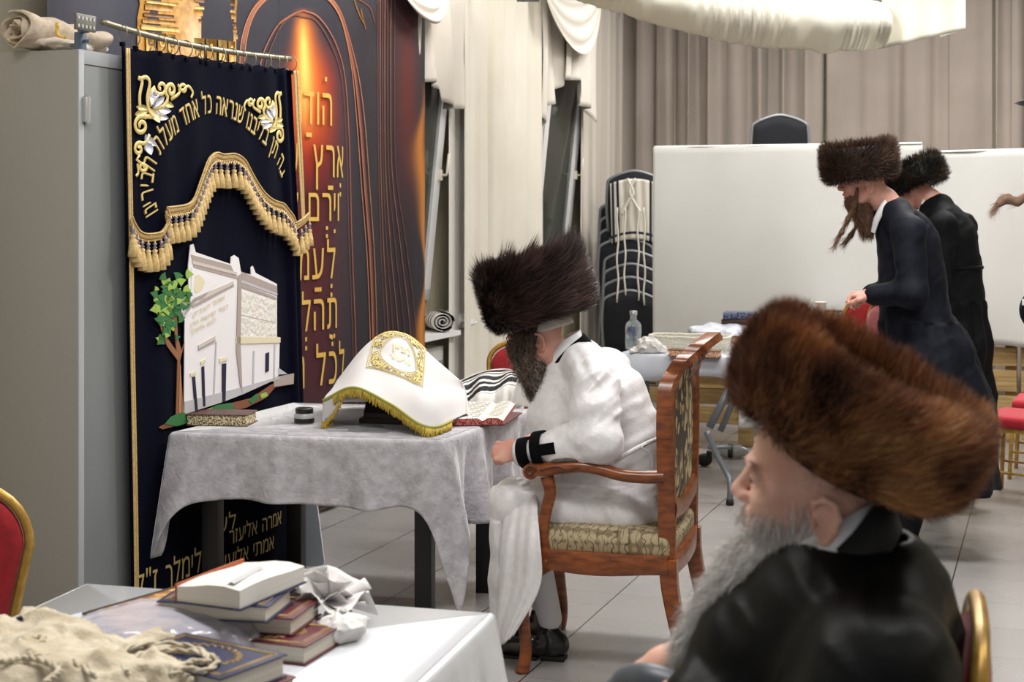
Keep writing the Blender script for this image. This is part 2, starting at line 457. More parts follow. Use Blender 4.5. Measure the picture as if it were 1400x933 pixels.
struct(g.build('ceiling', mat('ceiling_paint', 'ecebe6', .9), smooth=False))
# windows tilted into the room at the top
for k, (a0, a1) in enumerate(WIN):
    g = G(); 
    for (q0, q1, s0, s1) in ((a0, a0+.05, z0w, z1w), (a1-.03, a1, z0w, z1w), (a0, a1, z0w, z0w+.05), (a0, a1, z1w-.05, z1w)):
        wallbox(g, q0, q1, OW-.12, OW-.02, s0, s1)
    w = g.build('window_%d' % (k+1), white_pvc, smooth=False); struct(w)
    H = z1w-z0w; lean = .18
    def sp(a, d, z, a0=a0): return WP(a, OW-.02+d+lean*(z-z0w)/H, z)
    def sbox(g, q0, q1, d0, d1, s0, s1):
        p = [sp(a, d, z) for a in (q0, q1) for d in (d0, d1) for z in (s0, s1)]
        g.add(p, [(0, 1, 3, 2), (4, 6, 7, 5), (0, 4, 5, 1), (2, 3, 7, 6), (0, 2, 6, 4), (1, 5, 7, 3)])
    g = G(); b0, b1 = a0+.03, a1-.02; t = .10
    for (q0, q1, s0, s1) in ((b0, b0+t, z0w+.02, z1w-.02), (b1-t, b1, z0w+.02, z1w-.02), (b0, b1, z0w+.02, z0w+.09), (b0, b1, z1w-.09, z1w-.02)): sbox(g, q0, q1, 0, .05, s0, s1)
    sash = g.build('window_sash', white_pvc, w, smooth=False)
    g = G(); sbox(g, b0+t, b1-t, .02, .03, z0w+.09, z1w-.09); g.build('pane', nightglass, w, smooth=False)
    g = G(); zz = 1.6-(240-285)/FPX*WP(a1, OW, 0)[1]
    g.box(sp(b1-.03, .06, zz), (.025, .025, .07), R2, bev=.004); g.tube([sp(b1-.03, .07, zz), sp(b1-.03, .10, zz), sp(b1-.03, .105, zz+.015), sp(b1-.03, .105, zz+.14)], .009, 8, cap=True)
    g.build('handle', mat('handle_cream', 'e9e4d2', .3), w)
g = G(); wallbox(g, -3, A_END+.1, OW-.62, OW-.6, 0, 3.5); struct(g.build('night_backdrop_1', mat('night_outside', '2c302c', .8), smooth=False))  # dark panel added behind the windows, standing in for the night outside
# sill and radiator
def drape(name, P0, D, N, L, ztop, zbot, amp, freq, m, seed=0, lean=None, hem=.0, nz=30, parent=None, n=None):
    """pleated hanging cloth from P0 along D"""
    n = n or int(L*70)+20; a = np.linspace(0, 1, n); z = np.linspace(0, 1, nz); r = np.random.default_rng(seed)
    ph = np.cumsum(.6+.8*r.random(n)); ph = ph/ph[-1]*freq*L*2*PI
    am = amp*(.55+.6*r.random()*np.ones(n)); am = amp*(.85+.35*np.sin(ph*.31+seed)+.2*np.sin(ph*.17))
    w = np.sin(ph)*am+.3*am*np.sin(2.1*ph+1)
    pts = np.zeros((n, nz, 3))
    for j, t in enumerate(z):
        zz = ztop+(zbot-ztop)*t; k = .75+.25*np.sin(t*3+seed)+.1*np.sin(ph*.5+t*4)
        off = w*k; aa = a*L+.25*amp*np.sin(ph*1.3+t*2.)
        pts[:, j] = P0+aa[:, None]*D+off[:, None]*N+Z3*zz
        if hem: pts[:, j] += Z3*hem*t*np.sin(ph*.4+seed)[:, None]
    g = G(); g.grid(pts); return g.build(name, m, parent, solid=.003)
cream = mat('cream_drape', 'ded8cb', .75, col2='d6cfc0', scale=2, sheen=.2)
greige = mat('grey_beige_drape', '988d84', .8, col2='8e837a', scale=2, sheen=.15)
# white drapes between the windows
aS = [onwall(x, 300, -.06)[0] for x in (609, 639, 631, 742, 797, 836)]
tag(drape('curtain', WP(aS[2]-.05, -.035, 0), U, V, aS[3]-aS[2]+.05, 3.8, .15, .045, 3.4, cream, 3), 'wide cream window curtain hanging between the two tilted windows', 'curtain')
tag(drape('curtain', WP(onwall(613, 300, -.10)[0], -.10, 0), U, V, onwall(652, 300, -.10)[0]-onwall(613, 300, -.10)[0], 3.8, .15, .012, 3.0, mat('white_lining', 'dddbd3', .75, sheen=.2), 5), 'narrow white curtain strip beside the first window handle', 'curtain')
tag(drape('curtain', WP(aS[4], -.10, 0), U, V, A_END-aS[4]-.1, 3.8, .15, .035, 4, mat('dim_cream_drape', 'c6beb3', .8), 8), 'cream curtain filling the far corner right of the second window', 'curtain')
# drapes along the back wall
s_tot = 4.6
for (s0, L_, ac, fq, lab, sd) in ((.1, 1.9, .07, 4.6, 'grey-beige back wall curtain, pleated, above the stacked chairs', 1), (2.02, 1.05, .05, 2.8, 'grey-beige back wall curtain behind the leftmost fur hat', 4), (3.05, .35, .02, 2.4, 'flat narrow grey-beige curtain strip on the back wall', 6), (3.42, .62, .05, 7, 'tightly gathered grey-beige curtain section near the black hat brim', 9), (4.06, 1.6, .03, 1.6, 'smooth grey-beige curtain at the right end of the back wall', 12)):
    tag(drape('back_curtain', BP(s0, .14, 0), V, -U, L_, 3.9, .1, ac, fq, greige, sd), lab, 'curtain', 'curtains along the back wall')
# ---- swagged valances over the windows
def jabot(name, lab, px, zt_y, hem, o, folds, m):
    """cascade: px = (x_left,x_right) at top, hem = list of (x,y) hem points left to right"""
    hx = [h[0] for h in hem]; hy = [h[1] for h in hem]; n = 90; nz = 24
    X = np.linspace(hem[0][0], hem[-1][0], n); Yh = np.interp(X, hx, hy); pts = np.zeros((n, nz, 3))
    for i, (x, yh) in enumerate(zip(X, Yh)):
        t_ = i/(n-1); a, zh = onwall(x, yh, o); _, zt = onwall(x, zt_y, o)
        for j in range(nz):
            s = j/(nz-1); oo = o+folds*math.sin(t_*2*PI*3.5)*(.35+.65*s)+.02*math.sin(t_*9+s*3)
            pts[i, j] = WP(a, oo, zt+(zh-zt)*s)
    g = G(); g.grid(pts); return tag(g.build(name, m, solid=.004), lab, 'valance', 'cream valance cascades over the windows')
valm = mat('valance_cloth', 'd3ccc1', .65, sheen=.3)
jabot('valance_cascade', 'zigzag-hemmed cream cascade at the upper corner of the first window', None, -25, [(560, 80), (574, 93), (577, 112), (590, 112), (601, 122), (598, 135), (612, 149), (631, 149), (629, 100), (634, 98)], -.02, .05, valm)
jabot('valance_cascade', 'cream cascade with a long pointed tail left of the second window', None, -25, [(739, 160), (745, 174), (749, 145), (755, 140), (757, 125), (762, 118), (764, 108), (776, 107)], -.02, .04, valm)
jabot('valance_cascade', 'cream cascade with zigzag hem right of the second window', None, -25, [(772, 108), (788, 110), (777, 120), (789, 128), (790, 142), (800, 148), (806, 150), (812, 168), (815, 166)], .05, .04, valm)
g = G(); n = 50; nz = 26; pts = np.zeros((n, nz, 3))
for i in range(n):
    t = i/(n-1); x = 742+t*78
    for j in range(nz):
        s = j/(nz-1); sag = (1-(2*t-1)**2)
        y = -30+s*(20+85*sag**.8); a, z = onwall(x, y, .06)
        pts[i, j] = WP(a, .08+.07*sag*s+.022*math.sin(s*26)*sag, z)
g.grid(pts); tag(g.build('valance_swag', valm, solid=.004), 'half-round cream swag scooping over the second window', 'valance')
g = G(); n = 40; pts = np.zeros((n, nz, 3))
for i in range(n):
    t = i/(n-1); x = 545+t*62
    for j in range(nz):
        s = j/(nz-1); sag = (1-(2*t-1)**2); y = -30+s*(15+48*sag**.8); a, z = onwall(x, y, .04)
        pts[i, j] = WP(a, .06+.07*sag*s+.02*math.sin(s*22)*sag, z)
g.grid(pts); tag(g.build('valance_swag', valm, solid=.004), 'small cream swag beside the printed banner at the top', 'valance')
# sill
a0, a1 = WIN[0][0]-.3, onwall(642, 450, -.05)[0]
zs = onwall(600, 455, -.1)[1]
g = G(); wallbox(g, a0, onwall(600, 455, -.05)[0]+.35, OW, -.04, zs-.03, zs); tag(g.build('window_sill', white_pvc, smooth=False), 'white window sill carrying the rolled striped cloth', 'window sill')
g = G(); zr = zs-.1
r0, r1 = a0+.2, onwall(606, 480, -.14)[0]
wallbox(g, r0, r1, -.262, -.14, .15, zr)
for i in range(22):
    for j in range(4):
        aa = r0+(r1-r0)*(i+.5)/22
        wallbox(g, aa-.010, aa+.010, -.14, -.134, zr-.12-.05*j, zr-.09-.05*j, 1)
tag(g.build('radiator', [mat('radiator_white', 'dcdcd8', .4), mat('radiator_slot', '8a8a88', .6)], smooth=False), 'white slotted radiator below the window sill', 'radiator')
# ================================================================ printed banner on the left wall
def mural_o(a): return .018*np.sin(a*5.1+.6)+.012*np.sin(a*11.3)
def MP(x, y, off=.004):
    a, z = onwall(x, y, 0.); return WP(a, mural_o(a)+off, z)
mur_cols = {}
nx, ny = 300, 300
X = np.linspace(60, 577, nx)
yy = np.linspace(-30, 720, ny)
aL = np.array([onwall(x, 300, 0)[0] for x in X]); 
sc = FPX/(M0[1]+aL*U[1])                               # px per metre at each column
zt = 3.05
zb = .03
pts = np.zeros((nx, ny, 3)); colr = np.zeros((nx, ny, 3))
def gauss(d, s): return np.exp(-(d/s)**2)
for i in range(nx):
    z = np.linspace(zt, zb, ny); y = HY-(z-HC)*sc[i]; x = X[i]
    pts[i] = WP(aL[i], 0, 0)+mural_o(aL[i])*V+z[:, None]*Z3
    c = np.tile(np.array(lin('2f2e38')), (ny, 1))
    c += np.array(lin('3a3b49'))[None]*.5*max(0, gauss(x-160, 90))*np.clip((260-y)/260, 0, 1)[:, None]
    # browner towards the strings
    w = gauss(x-530, 60)*.6+gauss(x-385, 25)*0; c = c*(1-w)+np.array(lin('2c2324'))*w
    w = gauss(x-424, 34)*np.clip((y-60)/120, 0, 1)*np.clip(1.15-(y-100)/620, .35, 1); w = w[:, None]; c = c*(1-w*.95)+np.array(lin('601c1b'))*w*.95
    w = (gauss(x-422, 22)*np.clip((y-50)/60, 0, 1)*np.clip(1.2-np.abs(y-125)/115, 0, 1))[:, None]; c = c*(1-w)+np.array(lin('c23a20'))*w
    w = (gauss(x-(417+(y-20)*.03), 9+np.clip(y-30, 0, 130)*.09)*np.clip((y-10)/30, 0, 1)*np.clip(1.2-np.clip(y-60, 0, 999)/130, 0, 1))[:, None]; c = c*(1-w)+np.array(lin('f0802e'))*w
    w = (gauss(x-(417+(y-20)*.03), 4+np.clip(y-40, 0, 80)*.04)*np.clip((y-20)/40, 0, 1)*np.clip(1.2-np.clip(y-80, 0, 999)/90, 0, 1))[:, None]; c = c*(1-w)+np.array(lin('ffcf6a'))*w
    # flame-orange right border, wavering
    e = 574+3*np.sin(y*.022)+2*np.sin(y*.051+1); wd = 4+4*gauss(y-210, 60)+2*np.sin(y*.03)
    w = (gauss(x-e, wd)*np.clip((y-110)/70, 0, 1))[:, None]; c = c*(1-w)+np.array(lin('c87f35'))*w
    w = (gauss(x-556, 10)*gauss(y-130, 120)*.5)[:, None]; c = c*(1-w)+np.array(lin('7a2c1c'))*w
    colr[i] = c
g = G(); g.grid(pts, 0, col=colr)
def mline(px, w, mi, off=.004, n=60):
    q = catmull(px, n); L_ = np.array([MP(x, y, off) for x, y in q]); t = unit(np.gradient(L_, axis=0)); s = unit(np.cross(t, V))
    w = np.interp(np.linspace(0, 1, n), np.linspace(0, 1, len(w)), w) if not np.isscalar(w) else np.full(n, w)
    hw = (w/2)[:, None]/240.
    g.grid(np.stack([L_-s*hw, L_+s*hw], 1), mi, col=np.zeros((2*n, 3)))
COP, COPL, BRN, GLD, GLDD, GLDL = 1, 2, 3, 4, 5, 6
# pointed arches
for k, (dx, c_, w_) in enumerate(((0, BRN, 9), (1, COP, 4), (5, COPL, 1.6), (-5, COPL, 1.4))):
    mline([(330+dx, 96), (333+dx, 60), (345+dx*.7, 25), (362+dx*.5, 0), (395, -30)], w_, c_, .003+.001*k)
    mline([(415, -30), (445-dx*.4, 0), (468-dx*.6, 40), (484-dx*.8, 90), (493-dx, 160), (500-dx, 260), (507-dx, 360), (511-dx, 480), (513-dx, 620)], w_, c_, .003+.001*k)
for k, (d, c_, w_) in enumerate(((0, COP, 2.2), (9, BRN, 1.8))):
    mline([(357+d*.7, 96), (365+d*.7, 65), (380+d*.6, 35), (400+d*.3, 21), (417, 14+d)], w_, c_, .005)
    mline([(417, 14+d), (433-d*.3, 24+d*.5), (452-d*.7, 62), (468-d*.8, 110), (476-d*.7, 190), (481-d*.6, 330), (487-d*.5, 470), (490-d*.5, 640)], w_, c_, .005)
for k in range(7):      # strings
    x0 = 518+k*4.2; x2 = 527+k*5.5
    mline([(x0, -30), (x0-.5, 110), (x0+1, 230), (x0+5+k, 340), (x2+4, 470), (x2+8, 650)], 1.7, COP if k % 2 else BRN, .004)
mline([(478, -20), (490, 14), (497, 30), (494, 12), (500, 40)], 3, GLDD); mline([(470, -25), (486, -5), (505, 10), (512, 30)], 2, BRN)
# gilded capitals
def mpoly(px, mi, off=.004, thick=.002):
    n0 = g.n; g.prism([onwall(x, y, 0) for x, y in px], lambda a, z, t: WP(a, mural_o(a)+t, z), off, off+thick, mi); g.c.append(np.zeros((g.n-n0, 3)))
mpoly([(187, -30), (322, -30), (320, 8), (318, 20), (318, 92), (300, 96), (262, 88), (190, 72), (190, 25), (193, 5)], GLD, .003)
for (x0, x1, yb, tilt) in ((198, 256, 40, 6), (262, 316, 48, 6)):
    for j, (h, c_) in enumerate(((7, GLDL), (6, GLD), (5, GLDD), (8, GLD), (4, GLDL), (7, GLDD), (6, GLD), (5, GLDL), (6, GLD))):
        y = yb-j*9; sh = min(j, 4)*1.5
        mpoly([(x0-4+sh, y), (x1+4-sh, y+tilt), (x1+4-sh, y+tilt-h), (x0-4+sh, y-h)], c_, .0055)
    w = (x1-x0)/4
    for j in range(4):
        xx = x0+w*(j+.5); yy_ = yb+tilt*(j+.5)/4
        mpoly([(xx-w*.42, yy_+3), (xx+w*.42, yy_+4), (xx+w*.34, yy_+46), (xx-w*.34, yy_+44)], GLD if j % 2 else GLDL, .0055)
        sp_ = [(xx+(w*.38-k*.5)*math.cos(k*.7)*(1-k/14), yy_+14+(9-k*.5)*math.sin(k*.7)*(1-k/14)) for k in range(13)]
        mline(sp_, 2.2, GLDD if j % 2 == 0 else GLDL, .0085, 40)
        mline([(xx, yy_+24), (xx-2, yy_+34), (xx+1, yy_+44)], 2.5, GLDL if j % 2 else GLDD, .0085, 14)
mb = g.build('printed_banner', [mat('banner_print', '302f38', .55, attr='ink', spec=.25), mat('ink_copper', '9c5a3c', .5), mat('ink_copper_light', 'c4835a', .5), mat('ink_brown', '6b3a28', .5), mat('ink_gold', 'd0993f', .45, col2='a8732a', scale=30), mat('ink_gold_dark', '8a5a22', .5, col2='6a4018', scale=25), mat('ink_gold_light', 'eccb7c', .45, col2='d8a650', scale=30)], attr='ink', smooth=True)
tag(mb, 'tall dark printed banner with copper arches, red glow and gold Hebrew verse', 'banner')
for txt, mk, x1, yb, h in (('הודו על', '^ -  - ', 445, 172, 44), ('ארץ ושמים', ':-  : T .  ', 461, 243, 43), ('וירם קרן', ' .:   :  ', 454, 302, 38), ('לעמו', ':-  ', 449, 380, 42), ('תהלה', '; : ', 451, 448, 42), ('לכל חסידיו', ';^  :;.   ', 463, 520, 44)):
    g = G(); a1, zb_ = onwall(x1, yb, 0); s_ = FPX/(M0[1]+a1*U[1]); k = h/s_/.6
    kx = .135
    letters(g, txt, lambda x, y: WP(a1+x*kx*1.25, mural_o(a1+x*kx*1.25)+.012, zb_+y*k), rtl=True, gap=.16, marks=mk)
    o = g.build('lettering', mat('ink_letter', 'd9b056', .45), mb, smooth=False)
g = G(); zz = .10
wallbox(g, -6, A_END, -.1, -.02, 0, .09); tag(struct(g.build('baseboard_left', mat('cream_tile', 'b9ad9c', .4), smooth=False)))
# ================================================================ steel cabinet
steel = mat('grey_steel', '8f8c87', .42, spec=.5); steel_l = mat('grey_steel_edge', 'a5a8ac', .4); 
CAB = A3((106-700)/FPX*5.3, 5.3, 0); CH = HC+218*5.3/FPX
cab = thing('steel_cabinet', 'tall grey steel cabinet left of the embroidered navy curtain', 'cabinet', CAB-.17*V+.4*U)
R2c = np.stack([V, U, Z3], 1)
def cb(g, o0, o1, a0, a1, z0, z1, mi=0, bev=.003):
    g.box(CAB+V*(o0+o1)/2+U*(a0+a1)/2+Z3*(z0+z1)/2, (o1-o0, a1-a0, z1-z0), R2c, mi, bev)
g = G(); cb(g, -.345, 0, 0, .85, .04, CH); cb(g, -.33, -.02, .03, .8, 0, .04); g.build('cabinet_body', steel, cab, angle=40)
g = G(); cb(g, 0, .006, 0, .032, .04, CH, 0, .001); cb(g, 0, .006, .032, .85, CH-.05, CH, 0, .001); cb(g, 0, .006, .032, .85, .04, .1, 0, .001); g.build('door_frame', steel_l, cab, angle=40)
g = G(); cb(g, .0005, .004, .036, .44, .105, CH-.056, 0, .001); g.build('door', mat('steel_door', '7c7f80', .35), cab, angle=40)
zh = HC-(150-HY)*5.32/FPX
g = G(); cb(g, .004, .022, .018, .05, zh-.045, zh+.045, 0, .004); g.tube([CAB+V*.016+U*.034+Z3*(zh-.05), CAB+V*.016+U*.034+Z3*(zh+.05)], .009, 10); g.build('hinge', mat('hinge_grey', 'a9aaa8', .35, metal=.3), cab, angle=40)
# ================================================================ embroidered ark curtain on its rod
OC = .42
def conplane(x, y): return onwall(x, y, OC)
def CPw(a, z, off): return WP(a, OC+.004*np.sin(a*9+1)+.003*np.sin(a*23)+off, z)
def CP(x, y, off=.004): a, z = conplane(x, y); return CPw(a, z, off)
navy = mat('navy_velvet', '060817', .9, sheen=.012, spec=.04, sheen_r=.5)
goldt = mat('gold_trim', 'cdb078', .55, metal=.15, col2='b4935a', scale=120, bump=.3, bscale=300)
goldf = mat('gold_fringe', 'd8bd85', .6, col2='bd9d62', scale=90, bump=.3, bscale=200)
goldm = mat('gold_thread', 'd9c27e', .45, metal=.25); silv = mat('silver_thread', 'cfcfd8', .45, metal=.2)
def xl(y): return 167+14*np.clip((y-65)/750, 0, 1.1)
def xr(y): return 399+13*np.clip((y-95)/260, 0, 1)+6*np.clip((y-355)/200, 0, 1)
par = thing('ark_curtain', 'navy velvet ark curtain with gold Hebrew lettering and embroidered white building', 'curtain', WP(conplane(290, 400)[0], OC, .02))
aL_, zL_ = conplane(168, 63); aR_, zR_ = conplane(399, 95)
n = 120; nz = 60; pts = np.zeros((n, nz, 3))
for i in range(n):
    t = i/(n-1)
    for j in range(nz):
        s = j/(nz-1); 
        yL = 63+(860-63)*s; yR = 95+(757-95)*s
        a0_, z0_ = conplane(xl(yL), yL); a1_, z1_ = conplane(xr(yR), yR)
        sg = .006*abs(math.sin(t*PI*13))*(1-s)**4
        a = a0_+(a1_-a0_)*t; z = z0_+(z1_-z0_)*t-sg; z = max(z, .035)
        pts[i, j] = CPw(a, z, .002*math.sin(t*40+s*2)*(1-.5*s)+(.018*math.sin((t-.9)*60) if t > .9 else 0))
g = G(); g.grid(pts); vel = g.build('velvet_panel', navy, par, solid=.002)
def ribbon(g, px, wpx, off=.012, mi=0, thick=.006, n=60, straight=False):
    q = np.array(px, float) if straight else catmull(px, n)
    if straight:
        t = np.linspace(0, len(px)-1, n); q = np.stack([np.interp(t, range(len(px)), q[:, k]) for k in (0, 1)], 1)
    L_ = np.array([CP(x, y, off) for x, y in q]); s_ = wpx/2/350
    g.tube(L_, s_, 8, mi, flat=(V, thick/s_/2 if thick/s_/2 < 1 else 1))
g = G(); ribbon(g, [(170.5, 66), (172, 160), (175, 300), (177, 450), (180, 600), (182, 700), (184, 860)], 6); ribbon(g, [(173, 66), (174.5, 160), (177.5, 300), (179.5, 450), (182.5, 600), (184.5, 700), (186.5, 860)], 4, .014)
g.build('side_trim', goldt, par)
g = G(); ribbon(g, [(399, 97), (402, 160), (406, 230), (410, 300)], 8, .016); ribbon(g, [(403, 97), (406, 160), (410, 230), (413, 300)], 6, .014); g.build('side_trim', goldt, par)
# fringed valance
vb = [(219, 287), (233, 285.5), (246, 283.5), (253, 280), (259, 272), (265, 255), (272, 236), (277, 224), (283, 216), (291, 212), (300, 214.5), (311, 213.5), (319, 216), (328, 224), (337, 240), (346, 256), (354, 268), (363, 276), (372, 279.5), (381, 282), (388, 290), (394, 298), (397, 306)]
vl = [(173, 300), (177, 309), (184, 319), (193, 323), (204, 322.5), (213, 319), (221, 305), (219, 288)]
vr = [(396, 308), (403, 305), (410, 300), (417, 294)]
g = G()
for line in (vb, vl, vr):
    ribbon(g, line, 9, .024, thick=.009, n=120); ribbon(g, [(x, y+5) for x, y in line], 6, .02, thick=.008, n=120); ribbon(g, [(x, y-3.2) for x, y in line], 2.5, .030, thick=.006, n=120)
g.build('valance_band', goldt, par)
bead = mat('bead_mauve', '9a8f98', .3, metal=.3)
def tassel(x, y, L=34):
    g = G(); T = CP(x, y, .028); k = 2.65e-3; f_ = lambda d: T-Z3*d*k
    sc_ = L/34
    g.lathe([(.002, 0), (.004, -.003), (.002, -.012)], T, n=6, mi=0)
    g.lathe([(.002, -.006), (.0095, -.013), (.003, -.020), (.0095, -.027), (.002, -.034)], T, n=8, mi=1)
    g.lathe([(.003, -.032), (.0115, -.038), (.0085, -.047), (.011, -.053), (.0155, -.072*sc_), (.0195, -.108*sc_), (.016, -.111*sc_)], T, n=10, mi=0)
    g.build('tassel', [goldf, bead], par)
def along(line, step, phase=0):
    q = catmull(line, 300); d = np.concatenate([[0], np.cumsum(np.linalg.norm(np.diff(q, axis=0), axis=1))]); 
    for s in np.arange(phase, d[-1], step): yield np.interp(s, d, q[:, 0]), np.interp(s, d, q[:, 1])
for x, y in along(vb, 8.4, 3): tassel(x, y+7)
for x, y in along(vl[:-1], 8.0, 2): tassel(x, y+6, 36)
for x, y in ((398, 312), (405, 309), (411, 304), (417, 299)): tassel(x, y+4)
g = G()
for x, y in along(vb, 3.0, 1): g.tube([CP(x-1.3, y+7, .03), CP(x, y+10.5, .03), CP(x+1.3, y+7, .03)], .0022, 5)
g.build('loop_braid', goldf, par)
# lettering round the arch
def path_letters(text, line, size, kx, ky, off, par_, mt, name='lettering'):
    q = catmull(line, 400); W = np.array([conplane(x, y) for x, y in q]); d = np.concatenate([[0], np.cumsum(np.linalg.norm(np.diff(W, axis=0), axis=1))])
    L_, tot = lay(text, .1, False); k = d[-1]/tot
    g = G()
    for ch, x in L_:
        v, f, w = glyph(ch)
        if not len(v): continue
        xm = (x+w/2)*k; c = A3(np.interp(xm, d, W[:, 0]), np.interp(xm, d, W[:, 1])); e = A3(np.interp(xm+.01, d, W[:, 0]), np.interp(xm+.01, d, W[:, 1]))-A3(np.interp(xm-.01, d, W[:, 0]), np.interp(xm-.01, d, W[:, 1]))
        t = e/np.linalg.norm(e); nn = A3(t[1], -t[0])
        w3 = [CPw(*(c-t*(a-w/2)*k*kx+nn*b*size), off) for a, b in v]
        for q3 in f: g.add([w3[i] for i in q3], [(0, 1, 2)], 0)
    return g.build(name, mt, par_, smooth=False)
arc = [(384, 243), (377, 226), (366, 207), (350, 189), (331, 172), (312, 161), (291, 155), (277, 157), (259, 166), (240, 182), (224, 199), (214, 216), (208, 238), (207, 262), (213, 290)]
path_letters('בה תן בליבנו שנראה כל אחד מעלת חבירינו', arc, .125, 1.0, 1, .008, par, goldm)
path_letters('בה תן בליבנו שנראה כל אחד מעלת חבירינו', [(x-.7, y+.9) for x, y in arc], .125, 1.0, 1, .006, par, mat('brown_thread', '5f4520', .6), 'lettering_outline_stitch')  # brown outline stitching behind the gold letters
for txt, x1, yb, s_, kx in (('אלימלך ז"ל', 284, 776, .135, .068), ('אמרה אליעזר ב"ר', 383, 716, .095, .050), ('אמתי אליעשרה', 371, 750, .095, .054), ('לע', 320, 722, .10, .07)):
    a1, z1 = conplane(x1, yb); g = G(); letters(g, txt, lambda x, y: CPw(a1+x*kx*1.6, z1+y*s_, .008), gap=.1); g.build('lettering', goldm, par, smooth=False)
# corner scrollwork
def scroll(g, cx, cy, r, a0, turns, w, mi, kx=.62, out=None, n=40):
    t = np.linspace(0, 1, n); rr = r*(1-.8*t); an = a0+turns*2*PI*t
    px = [(cx+kx*q*math.cos(b), cy+q*math.sin(b)) for q, b in zip(rr, an)]
    if out: px = [out]+px
    ribbon(g, px, w, .008, mi, thick=.005, n=n)
def leaf(g, x0, y0, x1, y1, w, mi, bend=0):
    dx, dy = x1-x0, y1-y0; L_ = math.hypot(dx, dy); nx_, ny_ = -dy/L_, dx/L_; poly = []
    for s in np.linspace(0, 1, 9): b = bend*math.sin(s*PI); poly.append((x0+dx*s+nx_*(b+w*math.sin(s*PI)**.8), y0+dy*s+ny_*(b+w*math.sin(s*PI)**.8)))
    for s in np.linspace(1, 0, 9)[1:-1]: b = bend*math.sin(s*PI); poly.append((x0+dx*s+nx_*(b-w*math.sin(s*PI)), y0+dy*s+ny_*(b-w*math.sin(s*PI))))
    g.prism([conplane(x, y) for x, y in poly], lambda a, z, t: CPw(a, z, t), .005, .010, mi)
def flourish(mir):
    g = G(); X0 = 184 if not mir else 386; sx = 1 if not mir else -.72; Y0 = 100 if not mir else 122; sy = 1 if not mir else .88
    T = lambda x, y: (X0+sx*x, Y0+sy*y)
    def sc_(cx, cy, r, a0, tn, w, mi, out=None):
        if mir and cy > 80: return
        w *= 1.45
        c = T(cx, cy); t = np.linspace(0, 1, 36); rr = r*(1-.82*t); an = a0+tn*2*PI*t
        px = [T(cx+.75*q*math.cos(b), cy+q*math.sin(b)) for q, b in zip(rr, an)]
        if out: px = [T(*o) for o in out]+px
        ribbon(g, px, w, .008, mi, thick=.005, n=50)
    def lf(x0, y0, x1, y1, w, mi, b=0):
        if mir and y0 > 80: return
        w *= 1.2; p, q = T(x0, y0), T(x1, y1); leaf(g, p[0], p[1], q[0], q[1], w*(1 if not mir else .8), mi, b)
    ribbon(g, [T(4, 6), T(9, 12), T(6, 30), T(7, 48), T(14, 62)], 6.5, .008, 0, .005)
    ribbon(g, [T(6, 8), T(14, 6), T(18, 14), T(15, 34), T(17, 50), T(22, 60)], 6, .009, 0, .005)
    sc_(32, 20, 11, PI, -1.2, 4, 0, [(20, 46), (17, 30)]); sc_(24, 28, 7, 0, 1.1, 3, 1, [(22, 44)])
    sc_(8, 72, 13, -1.5, -1.35, 4.5, 0, [(24, 60)]); sc_(5, 104, 9, -1.2, -1.2, 4, 0, [(18, 84), (14, 96)]); sc_(10, 128, 7, 0, 1.2, 3.5, 0, [(6, 112), (2, 120)])
    if not mir: ribbon(g, [T(3, 124), T(4, 136), T(1, 141)], 4.5, .008, 0, .005)
    sc_(46, 24, 11, 2.2, 1.3, 4.5, 0, [(24, 50), (38, 44)]); sc_(64, 22, 8, 2.6, 1.1, 3.5, 0, [(46, 36), (56, 30)]); ribbon(g, [T(56, 16), T(62, 24), T(70, 18), T(76, 26), T(74, 34)], 4.5, .009, 0, .005)
    lf(22, 46, 46, 52, 5, 1, 2); lf(16, 50, 2, 46, 4, 0); lf(16, 52, 0, 58, 4, 0); lf(18, 48, 30, 68, 5, 0, -2); lf(20, 44, 20, 22, 4, 1); lf(24, 46, 36, 32, 3, 1)
    lf(14, 84, 26, 100, 4, 1, 2); lf(16, 92, 20, 112, 4, 1, 1); lf(24, 54, 42, 62, 4, 1, 2); lf(34, 40, 50, 46, 3.5, 0)
    g.build('scroll_embroidery', [goldm, silv], par)
flourish(False); flourish(True)
